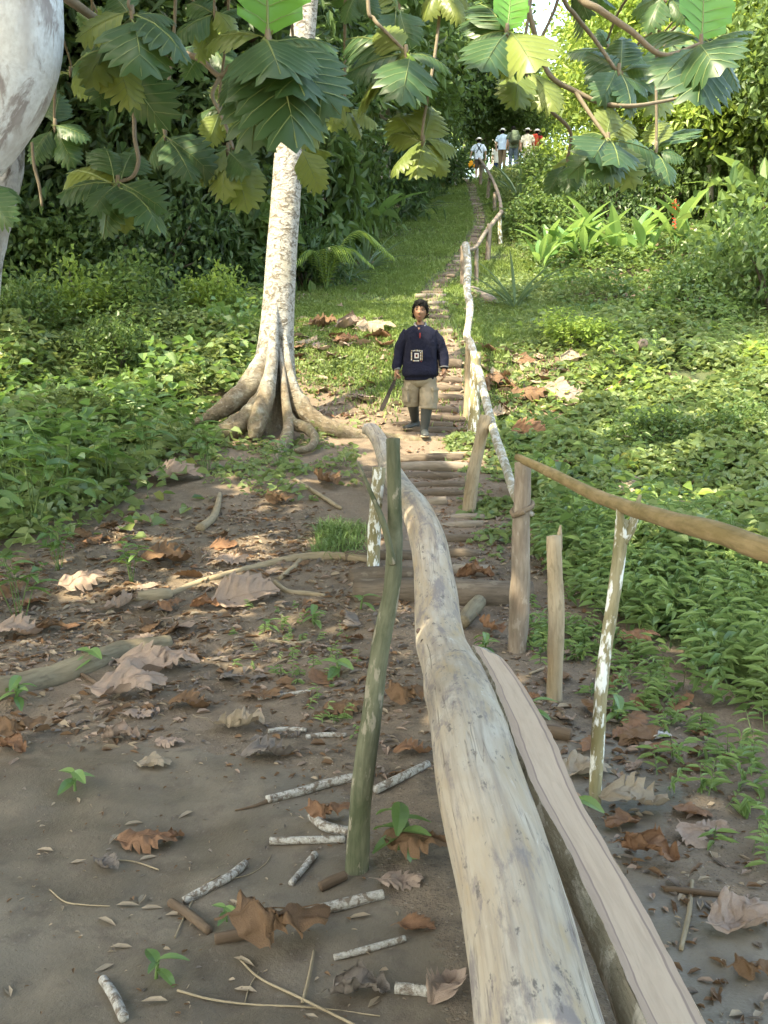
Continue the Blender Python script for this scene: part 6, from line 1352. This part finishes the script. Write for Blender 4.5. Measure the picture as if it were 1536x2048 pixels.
mg = PD(842, 873, gd(842, 873)); mD = float(np.dot(mg - CAM, FW)); MS = (267 * mD / F) / 1.625
man = thing('person', 'man in navy sweatshirt, khaki shorts and grey rubber boots walking down the steps', 'person', mg); man.scale = (MS, MS, MS)
sk = Sk()
pel = sk.add((-.01, 0, .80), (.15, .10)); sp = sk.chain([(-.01, .0, .95), (-.01, .0, 1.10), (-.012, .005, 1.24)], [(.13, .085), (.13, .08), (.095, .06)], pel)
nk = sk.chain([(-.014, .0, 1.335), (-.016, -.01, 1.40)], [.052, .050], sp)
WL, WR = np.array([-.297, -.045, .795]), np.array([.272, -.035, .805])
a = sk.chain([(-.150, .0, 1.225), (-.265, .04, .985), WL], [.045, .042, .028], sp); hand(sk, WL, (-.05, -.08, -1), (.15, -.98, .1), (.95, .15, 0), a, 1.25)
a = sk.chain([(.135, .0, 1.225), (.262, .045, 1.00), WR], [.045, .042, .028], sp); hand(sk, WR, (.02, -.08, -1), (-.15, -.98, .1), (-.95, .15, 0), a, .45)
sk.chain([(.075, 0, .72), (.070, -.045, .42), (.045, -.03, .12)], [.085, .058, .045], pel)
sk.chain([(-.09, 0, .72), (-.105, .10, .42), (-.075, .30, .20)], [.085, .058, .045], pel)
V_, F_ = skin_mesh(sk.v, sk.e, sk.r); mb = MB(); mb.add(V_, F_, 0)
HC = (-.018, -.018, 1.495); Rm = head_mesh(mb, HC, 1.09, -.10, .06)
local('body', mb.mesh('body', [M['skin'], M['lip'], M['eye']]), man)
local('hair', hair_mesh(HC, 1.09, Rm, M['hair']), man)
mb = MB()
V_, g_ = loft([(-.012, 0, .675, .178, .125), (-.012, 0, .685, .192, .135), (-.012, 0, .715, .192, .137), (-.012, -.005, .745, .214, .155), (-.012, -.005, .83, .212, .15), (-.01, 0, .95, .205, .142), (-.01, 0, 1.08, .205, .14), (-.01, .0, 1.18, .205, .135), (-.01, .0, 1.255, .190, .122), (-.012, .0, 1.305, .135, .100), (-.014, -.002, 1.335, .078, .074)], 56, 2.3, .10, 8, 3, True); mb.add(V_, g_)
addtube(mb, [(-.145, 0, 1.245), (-.215, .015, 1.14), (-.262, .03, 1.0), (-.288, .0, .90), (-.300, -.035, .825), (-.298, -.043, .805)], [.078, .074, .070, .064, .056, .040], n=22, bump=.34, bfreq=13, seed=5)
addtube(mb, [(.125, 0, 1.245), (.195, .015, 1.14), (.248, .035, 1.01), (.272, .01, .91), (.275, -.025, .835), (.273, -.033, .815)], [.080, .076, .071, .064, .055, .040], n=22, bump=.34, bfreq=13, seed=8)
sw = local('sweatshirt', mb.mesh('sweatshirt', M['navy']), man)
mb = MB(); addtube(mb, [(-.299, -.040, .818), (-.298, -.045, .803)], [.046, .043], n=18, seg=4); addtube(mb, [(.2735, -.030, .838), (.2735, -.032, .830)], [.0555, .054], n=18, seg=4)
o = local('cuff', mb.mesh('cuff', M['trimgrey']), man); o.parent = sw
mb = MB()
for sg in (1, -1): addtube(mb, [(-.016 + sg * .052, .03, 1.362), (-.016 + sg * .066, -.02, 1.345), (-.016 + sg * .050, -.070, 1.318), (-.016 + sg * .018, -.092, 1.288)], [.014, .014, .013, .008], n=8, seg=14)
o = local('collar', mb.mesh('collar', M['trimgrey']), man); o.parent = sw
# open placket showing skin and a dark red shirt edge, and the printed patch
def on_chest(x, z, off=.004):
    r = np.array([(.745, .214, .155), (.83, .212, .15), (.95, .205, .142), (1.08, .205, .14), (1.18, .2, .13), (1.255, .178, .112), (1.30, .125, .092)])
    rx = np.interp(z, r[:, 0], r[:, 1]); ry = np.interp(z, r[:, 0], r[:, 2]); t = np.clip(abs((x + .011) / rx), 0, 1) ** 2.3; return (x, -ry * (1 - t) ** (1 / 2.3) * 1.02 - off, z)
def patch(mb, x0, x1, z0, z1, mat, off=.004):
    x0, x1 = [-.062 + .86 * (q + .062) for q in (x0, x1)]; z0, z1 = [.968 + .86 * (q - .968) for q in (z0, z1)]
    nx_, nz = 4, 4; V = [on_chest(x0 + (x1 - x0) * i / nx_, z0 + (z1 - z0) * j / nz, off) for j in range(nz + 1) for i in range(nx_ + 1)]
    mb.add(V, [(j * 5 + i, j * 5 + i + 1, j * 5 + i + 6, j * 5 + i + 5) for j in range(4) for i in range(4)], mat)
mb = MB(); V = [on_chest(-.050, 1.30, .010), on_chest(.018, 1.30, .010), on_chest(-.012, 1.225, .008)]; mb.add(V, [(0, 2, 1)], 0); V = [on_chest(-.030, 1.235, .010), on_chest(-.012, 1.24, .010), on_chest(-.018, 1.17, .008), on_chest(-.030, 1.175, .008)]; mb.add(V, [(0, 3, 2, 1)], 1)
o = local('placket', mb.mesh('placket', [M['skin'], M['darkred']]), man); o.parent = sw
mb = MB(); cx, cz = -.062, .968; rp = np.random.RandomState(4)
patch(mb, cx - .030, cx + .030, cz - .036, cz + .036, 0, .007); patch(mb, cx - .014, cx + .014, cz - .018, cz + .018, 1, .010); patch(mb, cx - .006, cx + .006, cz - .008, cz + .010, 2, .013)
for k in range(8):       # the illegible little marks round the white square
    x = cx - .072 + .020 * k; patch(mb, x, x + .012, cz + .055 + .006 * rp.rand(), cz + .082 - .010 * abs(k - 3.5) / 3.5, 0 if k % 3 else 3, .007)
for k in range(6):
    z = cz - .062 + .020 * k; patch(mb, cx - .078, cx - .062, z, z + .012, 3 if k % 2 else 0, .007); patch(mb, cx + .046, cx + .062, z, z + .013, 0 if k % 2 else 3, .007); patch(mb, cx + .070, cx + .082, z, z + .013, 3, .007)
for k in range(5):
    x = cx - .050 + .018 * k; patch(mb, x, x + .011, cz - .078, cz - .060, 3 if k == 0 else 0, .007)
patch(mb, cx + .058, cx + .070, cz - .085, cz - .073, 1, .007)
o = local('chest_print', mb.mesh('chest_print', [M['white'], M['darkred'], M['hair'], M['gold']]), man); o.parent = sw
mb = MB(); V_, g_ = loft([(-.012, 0, .60, .12, .09), (-.012, 0, .66, .188, .125), (-.012, 0, .74, .182, .122), (-.012, 0, .79, .17, .11)], 36, 2.3, .03, 5, 6); mb.add(V_, g_)
for pts, rr, sd_ in (([(-.100, .0, .70), (-.112, .035, .55), (-.112, .065, .44), (-.112, .078, .378)], [.104, .102, .104, .105], 3), ([(.082, -.0, .70), (.086, -.02, .55), (.082, -.038, .42), (.078, -.045, .335)], [.106, .106, .110, .112], 4)): addtube(mb, pts, rr, n=26, bump=.18, bfreq=10, seed=sd_, seg=24)
sh = local('shorts', mb.mesh('shorts', M['khaki']), man)
for c, a in (((.160, -.088, .50), .927), ((-.190, -.022, .51), -.90)):
    mb = MB(); cz_, sz_ = math.cos(a), math.sin(a); Rz = np.array([[cz_, -sz_, 0], [sz_, cz_, 0], [0, 0, 1]])
    V_, g_ = loft([(0, 0, -.085, .052, .016), (0, 0, -.08, .056, .020), (0, 0, .045, .056, .020), (0, 0, .05, .060, .026), (0, 0, .085, .060, .025), (0, 0, .09, .056, .018)], 20, 4.0, .05); mb.add(V_ @ Rz.T + np.array(c), g_)
    o = local('cargo_pocket', mb.mesh('cargo_pocket', M['khaki']), man); o.parent = sh
def boot(knee, ankle, toe, seed, top=.40):
    k, a, t = [np.array(q, float) for q in (knee, ankle, toe)]; mb = MB(); d = t - a; d[2] = 0; d /= np.linalg.norm(d)
    addtube(mb, [k, k * .6 + a * .4, k * .25 + a * .75, a + [0, 0, .02], a - d * .012 - [0, 0, .045], a - d * .012 - [0, 0, .062]], [.070, .066, .056, .050, .050, .042], n=22, bump=.10, bfreq=14, seed=seed, seg=30)
    g = a[2] - .088; s = np.cross(d, [0, 0, 1.0])
    C = [(-.055, .036, .060), (-.02, .042, .085), (.05, .045, .085), (.11, .047, .062), (.17, .045, .048), (.205, .03, .035)]; n = 18; th = np.linspace(0, 2 * math.pi, n, endpoint=False); V = []
    for off, wv, hh in catmull(C, 20): V.append([a + d * off + s * wv * math.cos(q) + np.array([0, 0, g - a[2] + .006 + hh * (.5 + .5 * math.sin(q)) * (1 if math.sin(q) > -.4 else .9)]) for q in th])
    V = np.array(V); m = len(V); i = np.arange(m - 1)[:, None] * n; j = np.arange(n)[None, :]; jn = (j + 1) % n; V = np.vstack([V.reshape(-1, 3), V[0].mean(0)[None], V[-1].mean(0)[None]])
    mb.add(V, [np.stack([i + j, i + jn, i + n + jn, i + n + j], -1).reshape(-1, 4), np.array([[jn[0][q], q, m * n] for q in range(n)]), np.array([[(m - 1) * n + q, (m - 1) * n + jn[0][q], m * n + 1] for q in range(n)])])
    so_ = MB(); Vs = []
    for off, wv, hh in catmull(C, 20): Vs += [a + d * off + s * (wv + .004) + np.array([0, 0, g - a[2]]), a + d * off - s * (wv + .004) + np.array([0, 0, g - a[2]]), a + d * off + s * (wv + .004) + np.array([0, 0, g - a[2] + .016]), a + d * off - s * (wv + .004) + np.array([0, 0, g - a[2] + .016])]
    Fs = []
    for k_ in range(19):
        b = 4 * k_; Fs += [(b, b + 4, b + 5, b + 1), (b + 2, b + 3, b + 7, b + 6), (b, b + 2, b + 6, b + 4), (b + 1, b + 5, b + 7, b + 3)]
    so_.add(np.array(Vs), Fs + [(0, 1, 3, 2), (76, 78, 79, 77)])
    o = local('boot', mb.mesh('boot', M['boot']), man); q = local('sole', so_.mesh('sole', M['tanpost']), man); q.parent = o
boot((.072, -.045, .40), (.040, -.030, .088), (.050, -.30, 0), 3)
boot((-.100, .105, .42), (-.062, .31, .165), (-.20, .16, .1), 4)
# machete in his hand: its own thing
mh = mg + MS * np.array([-.304, -.075, .715]); tipm = np.array(PD(762, 822, mD - .25)); d_ = nrm((tipm - mh)[None])[0]; L_ = float(np.linalg.norm(tipm - mh))
rt = thing('machete', 'dark machete held low in the walking man\'s hand', 'machete', mh)
mb = MB(); addtube(mb, [-d_ * .075 * 1.0, -d_ * .02, d_ * .045], [.015, .013, .015], n=10, seg=8); local('handle', mb.mesh('handle', M['brownstick']), rt)
s_ = nrm(np.cross(d_, [0, 1.0, 0])[None])[0]; nb = np.cross(s_, d_); V = []
for f, w in ((.045, .018), (.12, .020), (L_ * .6, .024), (L_ * .85, .030), (L_ * .97, .022), (L_, .004)):
    for sg, tk in ((1, .0008), (-1, .0022)):
        for q in (1, -1): V.append(d_ * f + s_ * w * sg + nb * tk * q)
Fm = []
for k in range(5):
    b = 4 * k; Fm += [(b, b + 4, b + 6, b + 2), (b + 1, b + 3, b + 7, b + 5), (b, b + 1, b + 5, b + 4), (b + 2, b + 6, b + 7, b + 3)]
mb = MB(); mb.add(np.array(V), Fm + [(0, 2, 3, 1), (20, 21, 23, 22)], smooth=False); local('blade', mb.mesh('blade', M['steel']), rt)

# ---- the walkers on the hilltop, seen from behind
def walker(px, py, D, hpx, rz, label, shirt, pants, hat=None, skin='skin2', shorts=False, pack=None, shoes='pblack', arms=((.0, .0), (.0, .0)), seed=0, hairc='hair'):
    p = PD(px, py, D); g = np.array([p[0], p[1], h1(p[0], p[1])]); s = hpx * D / F / 1.72
    r = thing('person', label, 'person', g, rz, 'hikers on the hilltop'); r.scale = (s, s, s)
    sk = Sk(); pl = sk.add((0, 0, .92), (.15, .10)); c = sk.chain([(0, 0, 1.10), (0, .01, 1.30), (0, .0, 1.42)], [(.13, .09), (.16, .10), (.12, .08)], pl); sk.chain([(0, .0, 1.50), (0, -.01, 1.56)], [.05, .05], c)
    for sg, (ao, af) in zip((-1, 1), arms):
        e = np.array([sg * (.26 + ao), .03, 1.14]); w = np.array([sg * (.28 + ao * 1.4), -.05 - af, .92 + af * .3]); a = sk.chain([(sg * .17, 0, 1.41), e, w], [.055, .042, .028], c); hand(sk, w, (0, -.1, -1), (0, -1, 0), (-sg, 0, 0), a, .6)
    for sg, st in ((-1, .10), (1, -.12)): sk.chain([(sg * .09, 0, .84), (sg * .095, st * .4 - .03, .48), (sg * .095, st, .08), (sg * .10, st - .12, .04)], [.085, .06, .042, .035], pl)
    V_, F_ = skin_mesh(sk.v, sk.e, sk.r, 0, 1); mb = MB(); mb.add(V_, F_, 0); Rm = head_mesh(mb, (0, -.01, 1.60), .98); local('body', mb.mesh('body', [M[skin], M['lip'], M['eye']]), r)
    local('hair', hair_mesh((0, -.01, 1.60), .98, Rm, M[hairc], seed), r)
    mb = MB(); V_, g_ = loft([(0, 0, .82, .19, .14), (0, 0, .95, .185, .135), (0, 0, 1.15, .19, .13), (0, .0, 1.34, .205, .13), (0, 0, 1.44, .17, .10), (0, 0, 1.50, .07, .07)], 28, 2.3, .06, 5, seed + 3); mb.add(V_, g_)
    for sg, (ao, af) in zip((-1, 1), arms): addtube(mb, [(sg * .15, 0, 1.42), (sg * (.225 + ao * .5), .02, 1.28), (sg * (.255 + ao), .03, 1.17)], [.08, .075, .07], n=14, seg=10, bump=.1)
    local('shirt', mb.mesh('shirt', M[shirt]), r)
    mb = MB(); V_, g_ = loft([(0, 0, .78, .12, .10), (0, 0, .86, .18, .125), (0, 0, .98, .165, .115)], 24, 2.2, .03); mb.add(V_, g_)
    for sg, st in ((-1, .10), (1, -.12)):
        pts = [(sg * .09, 0, .88), (sg * .095, st * .3 - .02, .62), (sg * .095, st * .45 - .03, .50)]; rr = [.105, .095, .095]
        if not shorts: pts += [(sg * .095, st * .8, .28), (sg * .095, st, .09)]; rr = [.105, .092, .082, .072, .07]
        addtube(mb, pts, rr, n=16, seg=18, bump=.1)
    local('trousers', mb.mesh('trousers', M[pants]), r)
    mb = MB()
    for sg, st in ((-1, .10), (1, -.12)): V_, g_ = ellipsoid((sg * .098, st - .06, .045), (.05, .135, .05)); V_[:, 2] = np.maximum(V_[:, 2], .0); mb.add(V_, g_)
    local('shoe', mb.mesh('shoe', M[shoes]), r)
    if hat:
        mb = MB(); V_, g_ = loft([(0, 0, 1.655, .17, .17), (0, 0, 1.662, .168, .168), (0, 0, 1.668, .105, .112), (0, 0, 1.72, .096, .102), (0, 0, 1.745, .06, .065)], 24, 2); mb.add(V_, g_); local('hat', mb.mesh('hat', M[hat]), r)
    if pack:
        mb = MB(); V_, g_ = loft([(0, .22, .98, .13, .07), (0, .235, 1.02, .165, .10), (0, .24, 1.2, .175, .115), (0, .23, 1.38, .165, .10), (0, .20, 1.50, .12, .07)], 26, 3.2, .05); mb.add(V_, g_)
        V_, g_ = loft([(0, .36, 1.03, .10, .03), (0, .365, 1.08, .12, .045), (0, .36, 1.22, .11, .04)], 18, 3.2); mb.add(V_, g_)
        b = local('backpack', mb.mesh('backpack', M[pack]), r); mb = MB()
        for sg in (-1, 1): addtube(mb, [(sg * .09, .17, 1.47), (sg * .12, .0, 1.505), (sg * .12, -.13, 1.36), (sg * .13, -.11, 1.12), (sg * .13, .14, 1.04)], [.018], n=8, seg=20)
        q = local('shoulder_strap', mb.mesh('shoulder_strap', M['pblack']), r); q.parent = b
    return r, g, s
PI = math.pi
w1, wg, ws = walker(957, 362, 43.2, 80, PI * 1.0, 'hiker in pale blue shirt and dark shorts carrying an orange bag', 'pshirt', 'pshort', 'pwhite', shorts=True, pack=None, shoes='pwhite', arms=((.02, .0), (.05, .02)), seed=1)
# straps over the shirt back
mb = MB()
for sg in (-1, 1): addtube(mb, [(sg * .10, -.05, 1.49), (sg * .09, .12, 1.43), (-sg * .04, .145, 1.22), (-sg * .12, .12, 1.08)], [.016], n=8, seg=20)
local('strap', mb.mesh('strap', M['pblack']), w1)
hb = wg + ws * np.array([-.30, .05, .50]); rt = thing('bag', 'orange bag hanging from the hiker\'s hand', 'bag', hb)
mb = MB(); V_, g_ = loft([(0, 0, .0, .10, .06), (0, 0, .05, .15, .09), (0, 0, .16, .15, .09), (0, 0, .26, .09, .06), (0, 0, .30, .05, .04)], 20, 2.6, .08); mb.add(V_, g_); local('bag_body', mb.mesh('bag_body', M['porange']), rt)
mb = MB(); addtube(mb, [(-.05, 0, .28), (-.03, 0, .40), (.03, 0, .42), (.05, 0, .28)], [.010], n=7, seg=14); local('handle', mb.mesh('handle', M['pblack']), rt)
walker(994, 378, 49.5, 68, PI * 1.1, 'small hiker in pale shirt and navy trousers half hidden behind the crest', 'pwhite', 'pnavy', 'pwhite', seed=2)
walker(1004, 351, 44.5, 78, PI * .95, 'hiker in light blue shirt and brown trousers', 'pblue', 'pbrown', 'pwhite', seed=3)
walker(1026, 344, 44.0, 82, PI * 1.05, 'hiker with dark green backpack and grey blue trousers', 'pgreen', 'pjean', None, pack='pgreen', shoes='pwhite', seed=4)
walker(1054, 348, 46.0, 82, PI * .9, 'hiker in cream clothes with white sun hat', 'pcream', 'pcream', 'pwhite', seed=5)
walker(1073, 350, 46.5, 82, PI * .8, 'hiker in maroon top with a bright red pack and white hat', 'pmaroon', 'pcream', 'pwhite', pack='pred', arms=((.06, .05), (.06, .05)), seed=6)
# ------------------------------------------------------------------ light
SUN_EL, SUN_AZ = R(55), math.atan2(-.66, -.60)          # azimuth measured from +Y towards +X
sx, sy, sz = math.sin(SUN_AZ) * math.cos(SUN_EL), math.cos(SUN_AZ) * math.cos(SUN_EL), math.sin(SUN_EL)
sd = bpy.data.lights.new('sun', 'SUN'); so = bpy.data.objects.new('sun', sd); COL.objects.link(so)
sd.energy = 2.3; sd.angle = R(.55); sd.color = (1.0, .91, .74)
so.rotation_euler = Vector((sx, sy, sz)).to_track_quat('Z', 'Y').to_euler()
w = bpy.data.worlds.new('World'); scene.world = w; w.use_nodes = True
nt = w.node_tree; bg = nt.nodes['Background']; sky = nt.nodes.new('ShaderNodeTexSky'); sky.sky_type = 'NISHITA'; sky.sun_disc = False
sky.sun_elevation = SUN_EL; sky.sun_rotation = SUN_AZ; sky.air_density = 1.4; sky.dust_density = 3.0; sky.ozone_density = .6
nt.links.new(sky.outputs[0], bg.inputs[0]); bg.inputs[1].default_value = .15
vs = scene.view_settings; vs.view_transform = 'Standard'; vs.look = 'None'; vs.gamma = 1; vs.exposure = 2.85
vs.use_white_balance = True; vs.white_balance_temperature = 7300; vs.white_balance_tint = 3
scene.cycles.max_bounces = 6; scene.cycles.diffuse_bounces = 5; scene.cycles.transmission_bounces = 4; scene.cycles.transparent_max_bounces = 4; scene.cycles.glossy_bounces = 2
scene.cycles.use_denoising = True; scene.cycles.sample_clamp_indirect = 4.0
